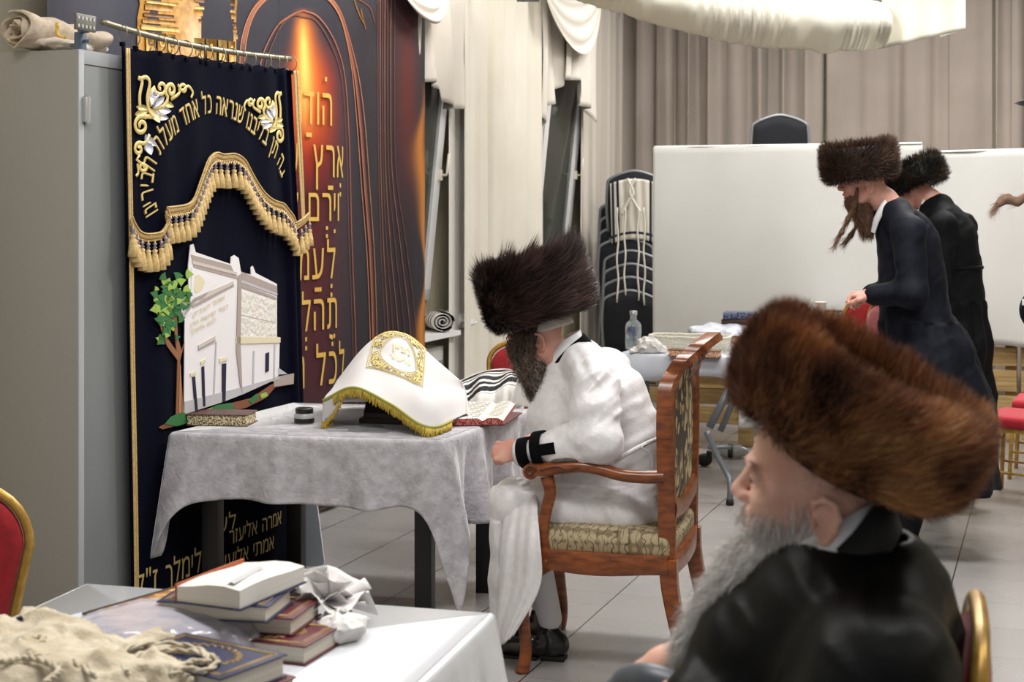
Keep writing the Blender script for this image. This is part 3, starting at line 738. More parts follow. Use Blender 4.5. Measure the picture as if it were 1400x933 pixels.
# appliqued building and tree
def ap(name, shapes, mats_, base=.005):
    g = G()
    for px, mi, lv in shapes:
        g.prism([conplane(x, y) for x, y in px], lambda a, z, t: WP(a, OC+.006+t, z), base+lv*.0012, base+lv*.0012+.003, mi)
    return g.build(name, mats_, par, smooth=False)
S = lambda *p: [(160+x/3.11, 300+y/3.11) for x, y in p]
wsat = mat('white_satin_patch', 'e2dedf', .4, sheen=.2); gst = mat('taupe_patch', 'a3968f', .55); gsl = mat('pale_taupe_patch', 'c4bab3', .5); lgr = mat('grey_patch', 'b5b3b6', .5); crm = mat('cream_patch', 'd9cfae', .5)
qu = mat('quilted_patch', 'dcd8cf', .45, bump=.8, bscale=45)
sh = [
 (S((272, 830), (275, 430), (262, 400), (258, 355), (275, 335), (292, 330), (290, 200), (298, 110), (312, 105), (322, 140), (470, 190), (472, 160), (487, 152), (505, 165), (515, 225), (558, 235), (556, 205), (565, 198), (577, 228), (668, 275), (668, 500), (680, 502), (676, 662), (650, 685), (525, 742), (440, 775)), 0, 0),
 (S((300, 150), (470, 195), (500, 255), (312, 205)), 1, 1), (S((305, 175), (495, 225), (498, 238), (308, 190)), 2, 2), (S((303, 205), (408, 270), (300, 395), (272, 420), (268, 400), (298, 350)), 0, 2),
 (S((262, 395), (312, 335), (480, 262), (484, 285), (318, 352), (270, 418)), 2, 2), (S((300, 365), (480, 275), (480, 283), (305, 378)), 1, 3), (S((318, 240), (330, 232), (348, 250), (358, 268), (345, 300), (320, 315), (312, 300)), 3, 3),
 (S((515, 222), (668, 285), (668, 312), (515, 255)), 1, 1), (S((515, 256), (668, 314), (668, 324), (515, 270)), 4, 2), (S((515, 272), (664, 332), (664, 342), (515, 290)), 1, 2),
 (S((514, 305), (662, 350), (662, 440), (512, 405)), 5, 2), (S((512, 412), (662, 446), (664, 502), (508, 505)), 5, 2), (S((490, 500), (680, 502), (680, 524), (492, 530)), 3, 3),
 (S((500, 240), (515, 230), (510, 530), (518, 740), (508, 700), (492, 560)), 1, 3), (S((330, 535), (402, 495), (402, 520), (332, 556)), 2, 3), (S((332, 548), (402, 510), (402, 516), (332, 553)), 1, 4),
 (S((296, 655), (318, 645), (320, 660), (298, 668)), 3, 3), (S((340, 605), (360, 592), (362, 605), (342, 618)), 3, 3), (S((420, 592), (452, 585), (454, 598), (422, 610)), 3, 3),
 (S((305, 672), (316, 668), (328, 815), (316, 812)), 6, 3), (S((345, 628), (355, 624), (360, 795), (350, 795)), 6, 3), (S((432, 615), (449, 612), (446, 775), (432, 777)), 6, 3),
 (S((618, 570), (632, 565), (631, 645), (617, 650)), 6, 3), (S((272, 775), (520, 712), (525, 742), (440, 775), (274, 828)), 7, 2), (S((520, 712), (676, 668), (676, 680), (640, 690), (525, 742)), 7, 2), (S((405, 520), (410, 520), (400, 745), (395, 745)), 7, 2), (S((565, 560), (571, 558), (568, 700), (562, 702)), 7, 2), (S((655, 530), (660, 530), (656, 690), (651, 690)), 7, 2),
 (S((270, 330), (284, 345), (280, 365), (264, 370), (258, 355)), 1, 3)]
ap('building_patch', sh, [wsat, gst, gsl, crm, lgr, qu, mat('navy_patch', '0d1230', .6), lgr])
gc = mat('cream_stitch', 'cdbd8e', .5)
for txt, (x1, y1), (x0, y0) in (('אוהל הצדיק', (302, 409), (260, 433)), ('כבוד קדושת מרן', (307, 421), (257, 447)), ('רבינו אלימלך', (290, 440), (256, 458))):
    g = G(); a1, z1 = conplane(x1, y1); a0, z0 = conplane(x0, y0); _, W_ = lay(txt); 
    letters(g, txt, lambda x, y: WP(a1+(a1-a0)*x/W_, OC+.018, z1+(z1-z0)*x/W_*1.0+y*.028), gap=.1); g.build('lettering', gc, par, smooth=False)
trunk = S((238, 830), (245, 600), (200, 540), (175, 470), (165, 410), (190, 490), (240, 560), (225, 400), (205, 320), (240, 340), (245, 500), (262, 560), (275, 520), (255, 600), (262, 700), (270, 830))
ap('tree_trunk_patch', [(trunk, 0, 0), (S((248, 830), (252, 620), (256, 620), (257, 830)), 1, 2)], [mat('trunk_patch', '8a5a3a', .6), mat('trunk_light', 'a87850', .6)])
r_ = np.random.default_rng(3); sh = []
for k in range(95):
    if k < 62: x, y = 215+r_.normal()*38, 330+r_.normal()*52
    else: x, y = 190+r_.normal()*28, 440+r_.normal()*45
    x = np.clip(x, 145, 288); y = np.clip(y, 232, 540)
    s = 12+r_.random()*13; an = r_.random()*6.3; n_ = 7
    sh.append((S(*[(x+s*(1 if i % 2 else .55)*math.cos(an+i*2*PI/n_), y+s*(1 if i % 2 else .6)*math.sin(an+i*2*PI/n_)) for i in range(n_)]), int(r_.random() < .38)+0, 1+r_.integers(0, 4)))
ap('leaf_patch', sh, [mat('leaf_green', '2e6b38', .6), mat('leaf_lime', '8fb04c', .6)], .006)
ap('ground_patch', [(S((165, 885), (230, 850), (300, 822), (440, 790), (560, 760), (650, 700), (740, 655), (740, 700), (660, 715), (620, 760), (540, 800), (420, 830), (280, 868), (180, 893)), 0, 0), (S((655, 672), (740, 655), (738, 700), (655, 712)), 3, 1),
  (S((190, 870), (215, 840), (260, 820), (300, 830), (305, 860), (240, 880)), 1, 2), (S((380, 805), (410, 790), (470, 780), (490, 800), (440, 825), (385, 822)), 1, 2), (S((545, 770), (580, 742), (590, 760), (560, 785)), 1, 2), (S((595, 745), (620, 735), (630, 750), (600, 762)), 2, 2), (S((360, 812), (390, 800), (395, 818), (365, 825)), 2, 2),
  (S((672, 660), (672, 630), (712, 658)), 4, 1)], [mat('earth_patch', '7d4a30', .6), mats_ if False else MATS['leaf_green'], MATS['leaf_lime'], gst, lgr])
# rod, rings, bracket
RA = [CP(x, y, .0) for x, y in ((141, 30), (200, 47.5), (262, 62), (330, 73), (397, 80.5))]
rod = thing('curtain_rod', 'thin metal curtain rod above the navy embroidered curtain', 'curtain rod', RA[2])
chrome = mat('brushed_steel', '8f8a78', .42, metal=.75)
g = G(); g.tube(catmull(RA, 40), .0115, 12); g.build('rod', chrome, rod)
g = G(); c0 = CP(120, 31, -.01); g.box(c0, (.012, .115, .058), R2c, 0, .003)
for i in range(5):
    for j in range(2): g.box(c0+U*(-.045+.022*i)+Z3*(-.014+.028*j)+V*.007, (.002, .009, .011), R2c, 1)
g.build('bracket_plate', [mat('bracket_grey', '6d6c66', .45, metal=.6), mat('slot_light', 'b9b8b0', .5)], rod, angle=40)
rx = [168, 187, 217, 236, 254, 274, 283, 302, 317, 331, 342, 361, 376, 388, 398]
for x in rx:
    y = np.interp(x, (141, 200, 262, 330, 397), (30, 47.5, 62, 73, 80.5)); c = CP(x, y, 0)-Z3*.020; an = np.linspace(0, 2*PI, 22)[:-1]
    tw = .35*math.sin(x); nv = unit(U*math.sin(tw)+V*math.cos(tw)); g = G(); g.tube([c+nv*.027*math.cos(b)+Z3*.033*math.sin(b) for b in an], .0022, 6, closed=True); r0 = g
    g.box(c-Z3*.040, (.012, .022, .016), R2c, 1, .002)
    g.build('ring', [chrome, navy], rod)
g = G(); g.box(CAB+U*.03+V*-.01+Z3*(CH+.02), (.03, .035, .085), R2c, 0, .004); g.box(CAB+U*.03+V*.004+Z3*(CH+.075), (.04, .02, .03), R2c, 0, .004); g.box(CAB+U*.03+V*-.03+Z3*(CH+.018), (.04, .02, .012), R2c, 0, .003); g.tube([CAB+U*.03+V*.0+Z3*(CH+.03), CAB+U*.03+V*.03+Z3*(CH+.03)], .006, 8)
tag(g.build('clamp', mat('clamp_blue_grey', '5f6f84', .4, metal=.3), angle=40), 'small blue-grey clamp fixed on the cabinet top corner', 'clamp')
# a thin wire up to the ceiling
g = G(); q = CP(381, 70, 0); g.tube([q, q+Z3*(HR-q[2])], .0014, 5); tag(g.build('hanging_wire', chrome), 'thin wire running up from the right end of the curtain rod', 'wire')
# things on the cabinet
def lump(bounds, step, prims, k=.02, nz=None, amp=.0, fr=20.):
    (x0, x1), (y0, y1), (z0, z1) = bounds; b = Body(np.arange(x0, x1, step), np.arange(y0, y1, step), np.arange(z0, z1, step))
    for p in prims: getattr(b, p[0])(*p[1:], k=k)
    if amp: b.disp(lambda q: amp*(noise3(q*fr)+.5*noise3(q*fr*2.3+5)+.0))
    return b
g = G(); cc = CAB-V*.19+U*.12
# rolled cream cloth: spiral strip rolled along its length
roll = []
for i in range(110):
    t = i/109; an = t*2*PI*3.3; r = .018+.066*t*(1+.06*math.sin(an*1.7))
    roll.append((1.3*r*math.cos(an), r*.85*math.sin(an)))
ends = []
ax = unit(U*.80+V*.40); sd = unit(np.cross(ax, Z3)); base = P(20, 42, 5.36)
for k in range(16):
    s = k/15*.34; wv = .006*math.sin(k*1.3)
    ends.append([base+ax*(s+.012*math.sin(i*.45))+sd*(a*(1+.3*wv))*(1-.35*k/15)+Z3*(max(b*(1-.45*k/15)-.02*k/15+wv, CH-base[2]+.004)) for i, (a, b) in enumerate(roll)])
g.grid(np.array(ends)); tag(g.build('rolled_cloth', mat('cream_wool', 'cfc0ae', .9, col2='bba992', scale=40, sheen=.3, bump=.3, bscale=180), solid=.006), 'cream woollen cloth rolled up on top of the cabinet', 'cloth')
b = lump(((-1.9, -1.45), (5.25, 5.75), (CH-.005, CH+.1)), .006, [('ell', P(78, 60, 5.42), (.085, .10, .022)), ('ell', P(98, 66, 5.45), (.06, .10, .016)), ('ell', P(60, 55, 5.46), (.07, .09, .03))], .02, amp=.007, fr=30); b.cut(lambda q: (CH+.001)-q[..., 2])
tag(b.g().build('folded_shawl', mat('cream_wool2', 'd9ccbd', .9, bump=.3, bscale=180)), 'loose cream shawl end lying beside the rolled cloth', 'cloth')
b = lump(((-1.7, -1.3), (5.4, 5.95), (CH-.005, CH+.1)), .006, [('ell', P(126, 66, 5.62), (.05, .09, .016)), ('ell', P(112, 66, 5.5), (.04, .08, .02))], .02, amp=.006, fr=30); b.cut(lambda q: (CH+.001)-q[..., 2])
tag(b.g().build('white_paper', mat('white_paper', 'dcd8d2', .7)), 'crumpled white paper at the right corner of the cabinet top', 'paper')
g = G(); q = P(78, 44, 5.36); g.tube(catmull([q+A3(-.001, 0, .028), q+A3(.004, 0, .02), q+A3(-.001, 0, .01), q+A3(.002, 0, -.008), q+A3(.02, .002, -.02), q+A3(.032, .004, -.016)], 24), .0055, 8); g.box(q+A3(0, 0, .03), (.012, .006, .01), None, 0, .002)
tag(g.build('yellow_tag', mat('yellow_plastic', 'd9b23c', .5)), 'small yellow plastic clip standing on the cream cloth', 'clip')
# ================================================================ main table
TF_R, TF_L, TB_R = A3(-.259, 5.48, 0), A3(-1.288, 5.68, 0), A3(.071, 6.34, 0); TB_L = TF_L+TB_R-TF_R; TZ = .75
tbl = thing('table', 'white-clothed table with black legs before the embroidered curtain', 'table', (TF_R+TB_L)/2)
blk = mat('black_laminate', '0d0a09', .45)
g = G(); cs = [TF_L, TF_R, TB_R, TB_L]; cen = sum(cs)/4; c2 = [c+(cen-c)*.03 for c in cs]
v = [c+Z3*(TZ-.03) for c in c2]+[c+Z3*(TZ-.006) for c in c2]; g.add(v, [(3, 2, 1, 0), (4, 5, 6, 7), (0, 1, 5, 4), (1, 2, 6, 5), (2, 3, 7, 6), (3, 0, 4, 7)]); g.build('tabletop', blk, tbl, smooth=False)
tv = unit(TF_R-TF_L); tu = unit(TB_L-TF_L); RT = np.stack([tv, np.cross(Z3, tv), Z3], 1)
for c, px in ((A3(*P(291, 500, 5.80)[:2], 0), 0), (A3(*P(581, 500, 5.57)[:2], 0), 0), (A3(*P(663, 500, 6.26)[:2], 0), 0), (A3(*P(405, 500, 6.45)[:2], 0), 0)):
    g = G(); g.box(c+Z3*(TZ-.03)/2, (.065, .065, TZ-.03), RT, 0, .003); g.build('leg', blk, tbl, angle=40)
# crushed-velvet cloth: top sheet and draped skirt
def velvet_mat():
    m = mat('crushed_velvet', 'a5a1a7', .42, sheen=1.0, col2='c0bdc3', scale=22, bump=.25, bscale=30, sheen_r=.3)
    nt = m.node_tree; b = nt.nodes['Principled BSDF']; L = nt.links.new
    n = nt.nodes.new('ShaderNodeTexNoise'); n.inputs['Scale'].default_value = 34; n.inputs['Detail'].default_value = 6; n.inputs['Distortion'].default_value = 1.2
    tc = nt.nodes.new('ShaderNodeTexCoord'); L(tc.outputs['Object'], n.inputs[0])
    r = nt.nodes.new('ShaderNodeValToRGB'); L(n.outputs[0], r.inputs[0]); r.color_ramp.elements[0].position = .42; r.color_ramp.elements[1].position = .72
    r.color_ramp.elements[0].color = (.6, .6, .6, 1); r.color_ramp.elements[1].color = (.16, .16, .16, 1); L(r.outputs[0], b.inputs['Roughness'])
    bp = nt.nodes.new('ShaderNodeBump'); bp.inputs['Strength'].default_value = .8; bp.inputs['Distance'].default_value = .006; L(n.outputs[0], bp.inputs['Height']); L(bp.outputs[0], b.inputs['Normal'])
    return m
vm = velvet_mat()
edge = []; nper = 110
for k in range(4):
    a, b_ = cs[k], cs[(k+1) % 4]
    for i in range(nper): edge.append((k, i/nper, a+(b_-a)*i/nper))
N_ = len(edge); lev = 22
out = []; 
outn = [unit(A3((b_-a)[1], -(b_-a)[0], 0)) for a, b_ in zip(cs, cs[1:]+cs[:1])]
rad = .022
skirt = np.zeros((N_, lev+4, 3))
for i, (k, t, p) in enumerate(edge):
    Lk = np.linalg.norm(cs[(k+1) % 4]-cs[k]); d0, d1 = t*Lk, (1-t)*Lk
    w0, w1 = math.exp(-(d0/.09)**2), math.exp(-(d1/.09)**2); nrm = unit(outn[k]*1.0+outn[k-1]*w0*.95+outn[(k+1) % 4]*w1*.95)
    corner = max(w0, w1); ci = k if w0 > w1 else (k+1) % 4       # 0:FL 1:FR 2:BR 3:BL
    drop = {0: .245+.012*math.sin(t*9), 1: .40+.06*math.sin(t*7+2.4), 2: .26+.02*math.sin(t*8), 3: .27}[k]
    if k == 1 : drop = np.interp(t, (0, .12, .3, .45, .7, 1), (.33, .27, .36, .36, .40, .45))
    if k == 0: drop = np.interp(t, (0, .2, .5, .75, .85, 1), (.27, .243, .25, .262, .245, .25))
    cw = {0: (.20, .055), 1: (.28, .05), 2: (.2, .1), 3: (.15, .1)}[ci]
    dd = d0 if w0 > w1 else d1; drop += cw[0]*math.exp(-(dd/cw[1])**2)
    for j in range(lev+4):
        if j < 4:
            an = j/4*PI/2; skirt[i, j] = p+nrm*(rad*math.sin(an)-rad*.4)+Z3*(TZ+.002-rad+rad*math.cos(an))
        else:
            s = (j-3)/lev; h = s*(drop-rad)
            wav = .020*s*math.sin(i*.17+k*2)+.012*s*math.sin(i*.31+1)
            if k == 1: wav = (.038*math.sin(t*19+.5)+.02*math.sin(t*41))*s**.8
            cwv = (.085 if ci in (1,) else .05)*math.exp(-(dd/.1)**2)*s
            skirt[i, j] = p+nrm*(rad*.6+wav+cwv+.012*s)+Z3*(TZ+.002-rad-h)
g = G(); g.grid(skirt.transpose(1, 0, 2), wrap=True)
g.add(np.vstack([skirt[:, 0], [cen+Z3*(TZ+.002)]]), [(i, N_, (i+1) % N_) for i in range(N_)][0:0] or [((i+1) % N_, N_, i) for i in range(N_)])
tag(g.build('tablecloth', vm, solid=.002, fixn=True), 'white crushed velvet tablecloth hanging low at its front corners', 'tablecloth')
# ================================================================ people
class Fig:
    """local frame: x the way the person faces, y their left hand, z up; O on the floor below"""
    def __init__(s, O, f):
        s.O = A3(O[0], O[1], 0); s.f = unit(A3(f[0], f[1], 0)); s.l = np.cross(Z3, s.f); s.M = np.stack([s.f, s.l, Z3], 1)
    def L(s, x, y, l=0.):
        a, z = hit(x, y, s.O+l*s.l, s.f); return A3(a, l, z)
    def W(s, p): return s.M@np.asarray(p, float)+s.O
    def put(s, g): return g.xf(s.M, s.O)
skin = mat('skin', 'e8bba8', .5, col2='dda48f', scale=14, sss=.12, spec=.35, bump=.06, bscale=160)
skin_p = mat('skin_pale', 'd8a898', .5, col2='cc8f7e', scale=16, sss=.12, spec=.35)
def hm(a=0, b=0, c=0):   # pitch (nose down +), yaw (to left +), roll
    return np.array(Matrix.Rotation(b, 3, 'Z')@Matrix.Rotation(a, 3, 'Y')@Matrix.Rotation(c, 3, 'X'))
def head(b, T, R, s=1., ears=True):
    q = lambda *p: T+R@(A3(*p)*s)
    e = lambda c, r, k=.012, sub=False, rot=None: b.ell(q(*c), np.array(r)*s, R if rot is None else R@rot, k, sub)
    c_ = lambda p1, p2, r1, r2, k=.01, sub=False: b.cap(q(*p1), q(*p2), r1*s, r2*s, k, sub)
    e((.006, 0, .066), (.098, .077, .092), .02); e((.048, 0, -.002), (.058, .056, .086), .03); e((.056, 0, .088), (.044, .060, .052), .02)
    for y in (-1, 1):
        c_((.012, y*.056, -.034), (.085, y*.022, -.074), .020, .016, .03); e((.070, y*.036, .014), (.032, .026, .026), .02)
        e((.109, y*.033, .047), (.016, .018, .013), .012, True); e((.091, y*.032, .048), (.0145, .017, .0135), .004)
        c_((.103, y*.050, .064), (.109, y*.014, .068), .006, .008, .012)
        e((.115, y*.0135, .014), (.012, .0075, .0085), .006)
        e((.117, y*.0075, .0055), (.005, .0035, .003), .003, True)
        c_((.106, y*.024, -.004), (.099, y*.033, -.022), .004, .004, .012)
    c_((.104, 0, .060), (.124, 0, .026), .0075, .010, .012); e((.1265, 0, .020), (.0105, .0105, .0095), .008)
    e((.104, 0, -.012), (.016, .026, .012), .012); e((.112, 0, -.0135), (.0085, .019, .0055), .005); e((.110, 0, -.0265), (.009, .017, .0065), .005); e((.121, 0, -.0195), (.012, .026, .0016), .003, True)
    e((.098, 0, -.064), (.021, .024, .018), .02)
    if ears:
        for y in (-1, 1):
            tl = np.array(Matrix.Rotation(-y*.35, 3, 'Z'))
            e((-.004, y*.079, .002), (.0205, .0065, .033), .006, rot=tl)
            e((.001, y*.0865, -.003), (.0105, .007, .018), .004, True, rot=tl)
            hx = [(.012, .079, .018), (.010, .087, .029), (-.004, .092, .035), (-.018, .093, .028), (-.0235, .092, .010), (-.019, .088, -.010), (-.008, .082, -.027), (.004, .079, -.030)]
            b.chain([q(p[0], y*p[1], p[2]) for p in hx], [.0035*s, .0042*s, .0046*s, .0046*s, .0042*s, .004*s, .0058*s, .005*s], .004)
            e((.011, y*.080, -.002), (.0045, .006, .006), .004)
def hand(b, T, R, s=1., curl=(.5, .6, .7, .75), thumb=(.5, .3), spread=.07, left=True):
    """wrist at T, fingers along x, palm facing -z, thumb on y side"""
    y = 1 if left else -1
    q = lambda *p: T+R@(A3(*p)*s)
    b.cap(q(-.03, 0, 0), q(.01, 0, 0), .0255*s, .026*s, .02, flat=(R@A3(0, 0, 1), .75))
    b.ell(q(.048, 0, 0), (.052*s, .041*s, .0165*s), R, .012)
    b.ell(q(.030, y*.026, -.006), (.034*s, .018*s, .016*s), R, .012)
    for i, (yy, L_) in enumerate(((.030, .072), (.010, .080), (-.011, .074), (-.030, .058))):
        p = A3(.086-.006*abs(i-1), yy*y, .003); an = 0.; a2 = (1.5-i)*spread*y; pts = [q(*p)]; d = p
        for k, seg in enumerate((.45, .32, .23)):
            an += curl[i]*(1, 1.15, .7)[k]; d = d+A3(math.cos(an)*math.cos(a2), math.sin(a2)*math.cos(an), -math.sin(an))*L_*seg; pts.append(q(*d))
        b.chain([q(.05, yy*y*.8, .003)]+pts, [.008*s, .0098*s, .0092*s, .0084*s, .0074*s], .005)
    t0 = A3(.012, y*.030, -.006); t1 = t0+A3(.030, y*.028*math.cos(thumb[0]), -.02*math.sin(thumb[0])); t2 = t1+A3(.030, y*.012*(1-thumb[1]*2), -.012); t3 = t2+A3(.022, -y*.008*thumb[1]*2, -.008)
    b.chain([q(*t0), q(*t1), q(*t2), q(*t3)], [.015*s, .0125*s, .0108*s, .0088*s], .010)
# ---- fur hats -------------------------------------------------------
def fur_hat(person, c, up, R, H, mats_, n, L0, lift=.35, wmm=1.1, comb=1., rnd=.35, name='fur_hat', nout=.45, n0=1., zx=1., lean=(0, 0, 0), core=None, ragged=0., velvet=True, top_l=None, clump=.5, seed=1, spin=0.):
    F_ = frame(up, A3(0, 1, .001)); Rr = np.random.default_rng(seed)
    core = core or mats_[0]
    r0, h = R-L0*.45, H-L0*.35
    prof = [(.02, -h*.46), (r0*.62, -h*.47), (r0*.88, -h*.5), (r0*.98, -h*.40), (r0, -h*.15), (r0, h*.2), (r0*.975, h*.42), (r0*.90, h*.5), (r0*.76, h*.46), (r0*.66, h*.30), (.02, h*.22)]
    g = G(); g.lathe(prof, c, F_, 64, cap=False); hat = g.build(name, core, person)
    g = G()
    # sides, top rim and lower rim: strands grow outward and are combed round
    th = Rr.random(n)*2*PI; s = Rr.random(n)
    per = np.array([(r0*.64, -h*.47), (r0*.88, -h*.5), (r0*.98, -h*.40), (r0, -h*.15), (r0, h*.2), (r0*.975, h*.42), (r0*.90, h*.5), (r0*.76, h*.46), (r0*.66, h*.32)])
    nr = np.array([(.1, -1), (.35, -.9), (.8, -.5), (1, -.1), (1, .1), (.85, .5), (.3, .95), (-.2, .9), (-.6, .7)])
    seg = np.linalg.norm(np.diff(per, axis=0), axis=1)*np.array([.25, .8, 1, 1, 1.1, 1.3, 1, .7]); cs_ = np.concatenate([[0], np.cumsum(seg)]); cs_ /= cs_[-1]
    pr = np.interp(s, cs_, per[:, 0]); pz = np.interp(s, cs_, per[:, 1]); nr_ = np.interp(s, cs_, nr[:, 0]); nz_ = np.interp(s, cs_, nr[:, 1])
    er = np.stack([np.cos(th), np.sin(th), 0*th], 1); et = np.stack([-np.sin(th), np.cos(th), 0*th], 1); ez = np.array([0, 0, 1.])
    lp = er*pr[:, None]+ez*pz[:, None]; N = unit(er*nr_[:, None]+ez*nz_[:, None])
    cl = noise3(lp*26+seed*3)[:, None]; c2 = noise3(lp*60+seed*7)[:, None]; c3 = noise3(lp*14+seed)[:, None]
    d0 = N*n0+et*(.3*comb)+ez*(lift*.5)+clump*.5*cl*et+clump*.3*c2*ez+Rr.normal(size=(n, 3))*rnd*.4
    d1 = N*nout+et*comb*(.7+.5*c3)+ez*(lift+.35*cl)+clump*.7*c2*et+Rr.normal(size=(n, 3))*rnd
    W0 = unit(d0)@F_.T; W1 = unit(d1)@F_.T+np.asarray(lean)
    ln = L0*(.65+.6*Rr.random(n))*(1+.25*cl[:, 0])
    if ragged: 
        topz = np.clip((pz/h-.25)*4, 0, 1); sp_ = np.clip(noise3(np.stack([th*6.5, th*0+seed, pz*0], 1))+.35, 0, 1.2); ln = ln*(1+ragged*topz*sp_); W1 = W1+topz[:, None]*(F_@A3(0, 0, 1))*.9
    sh_f = np.clip(((cl+c3)[:, 0]*.6+Rr.normal(size=n)*.30)*1.2+1.5, 0, 2.99)
    nm = len(mats_)-1
    g2 = G(); strands(g2, lp@F_.T+c, W0, W1, ln, wmm*1e-3, 4, shades=1)
    shd = (sh_f/3*nm).astype(int); g2.m = [np.tile(shd, 3), shd]
    g2.build('fur', list(mats_[1:]), hat)
    if velvet:
        g = G(); a = np.linspace(0, 1, 12); g.lathe([(r0*.64*math.cos(q*PI/2)+.0005, h*.18+.03*math.sin(q*PI/2)) for q in a], c, F_, 32); g.build('velvet_crown', mat('black_velvet', '09090b', .9, sheen=.02, spec=.1), hat)
    return hat
def fmat(n_, c, r=.5): return mat(n_, c, r, spec=.35)
furA = [fmat('fur_base_a', '1b1211'), fmat('fur_a1', '1e1413'), fmat('fur_a2', '2c1d1b', .42), fmat('fur_a3', '47322d', .4), fmat('fur_a4', '5a423c', .4)]
furB = [fmat('fur_base_b', '24130b'), fmat('fur_b1', '33201a'), fmat('fur_b2', '6b4430', .55), fmat('fur_b3', 'a06c46', .55), fmat('fur_b4', 'd09c66', .55)]
furC = [fmat('fur_base_c', '251a14'), fmat('fur_c1', '2e2019'), fmat('fur_c2', '4a362a', .5), fmat('fur_c3', '60483a', .5)]
furD = [fmat('fur_base_d', '0f0d0c'), fmat('fur_d1', '12100f'), fmat('fur_d2', '1d1814', .5), fmat('fur_d3', '4b3a20', .5)]
def beard(person, b, n, nodes, length, mats_, wid=.8, curl=.004, name='beard', spread=.35, seed=0, cam=None):
    """mass blended from nodes [(p, r)], strands follow the line of nodes"""
    pts = np.array([p for p, r in nodes]); rad = np.array([r for p, r in nodes]); Rr = np.random.default_rng(seed)
    lo = (pts-rad[:, None]).min(0)-.02; hi = (pts+rad[:, None]).max(0)+.02
    B_ = Body(np.arange(lo[0], hi[0], .004), np.arange(lo[1], hi[1], .004), np.arange(lo[2], hi[2], .004))
    B_.chain(pts, rad*.72, .03); B_.disp(lambda q: .004*noise3(q*70))
    v, f = B_.mesh(); hold = G().add(v, f)
    fig = person['_fig']; 
    o = fig.put(hold).build(name, mats_[0], person[ 'o'])
    t = Rr.random(n)**.85*(len(pts)-1.001); i = t.astype(int); fr = (t-i)[:, None]; c = pts[i]*(1-fr)+pts[i+1]*fr; r = rad[i]*(1-fr[:, 0])+rad[i+1]*fr[:, 0]
    d = unit(pts[i+1]-pts[i]); d2 = unit(pts[np.minimum(i+2, len(pts)-1)]-pts[i]+1e-5)
    off = Rr.normal(size=(n, 3)); off = unit(off-(off*d).sum(1)[:, None]*d)
    p0 = c+off*(r*(.55+.3*Rr.random(n)))[:, None]
    cl = noise3(p0*45)[:, None]
    d0 = d+off*spread+Rr.normal(size=(n, 3))*.2+cl*off*.5; d1 = d2*1.1+off*spread*.4+Rr.normal(size=(n, 3))*.3+cl*np.cross(d, off)*.6+A3(0, 0, -.15)
    g = G(); strands(g, p0, d0, d1, length*(.6+.7*Rr.random(n)), wid*1e-3, 4, shades=len(mats_)-1, curl=curl)
    fig.put(g); g.build('beard_strands', list(mats_[1:]), o)
    return o
def cloth_noise(v, amp, fr, st=(1, 1, 1)): return amp*(noise3(v*np.array(st)*fr)+.45*noise3(v*np.array(st)*fr*2.1+9))
# ================================================================ the reader in white (A)
bdir = unit(A3(.965, -.262, 0)); wdir = unit(A3(.262, .965, 0)); FN = A3(.043, 5.165, 0)
OA = FN+wdir*.275+bdir*.25
FA = Fig(OA, -bdir); LA = FA.L
hA = LA(744, 467, 0)                                            # ear line
RA_ = hm(.42, 0, 0)
neckA = hA+A3(-.075, 0, -.05)
shN, shF = LA(812, 522, .185), LA(805, 512, -.185); shF[0] = shN[0]+.02; shF[2] = shN[2]
elN, wrN = LA(818, 604, .275), LA(712, 620, .235)
elF, wrF = A3(shF[0]+.06, -.25, elN[2]-.02), A3(shF[0]+.20, -.10, elN[2]-.05)
pelv = LA(865, 700, 0)
knN, knF = LA(706, 690, .13), LA(716, 688, -.11)
anN, anF = LA(752, 846, .10), LA(742, 826, -.13)
b = Body(axis_steps((-.35, .02, .012), (.02, .40, .0032), (.40, .75, .006)), axis_steps((-.34, -.11, .012), (-.11, .11, .0034), (.11, .36, .006)), axis_steps((.04, .70, .010), (.70, .95, .0045), (.95, 1.32, .0034)))
head(b, hA, RA_, 1.0)
b.chain([hA+A3(-.02, 0, -.02), neckA+A3(0, 0, -.03), LA(800, 510, 0)], [.058, .060, .075], .03)
b.chain([LA(800, 520, 0), LA(840, 590, 0), pelv], [.11, .12, .13], .03)
for s_, e_, w_ in ((shN, elN, wrN), (shF, elF, wrF)): b.chain([s_, e_, w_], [.05, .04, .028], .02)
for k_, a_ in ((knN, anN), (knF, anF)): b.chain([pelv+A3(.03, np.sign(k_[1])*.09, .0), k_, a_], [.085, .060, .04], .02)
hdir = unit(LA(678, 618, .225)-wrN)
RH = np.stack([hdir, unit(np.cross(Z3, hdir))*1., np.cross(hdir, unit(np.cross(Z3, hdir)))], 1)
hand(b, wrN+hdir*.012, RH@hm(0, 0, -1.0), 1.0, curl=(1.15, 1.25, 1.3, 1.35), thumb=(.9, .9), left=False)
hand(b, wrF, np.eye(3)@hm(.1, .2, 0), 1.0, curl=(.4, .4, .45, .5), left=False)
pA = FA.put(b.g()).build('person', skin_p, origin=FA.O)
tag(pA, 'seated person in white satin robe and tall dark fur hat reading at the table', 'person', 'seated and standing worshippers')
del pA['group']
PA = {'o': pA, '_fig': FA}
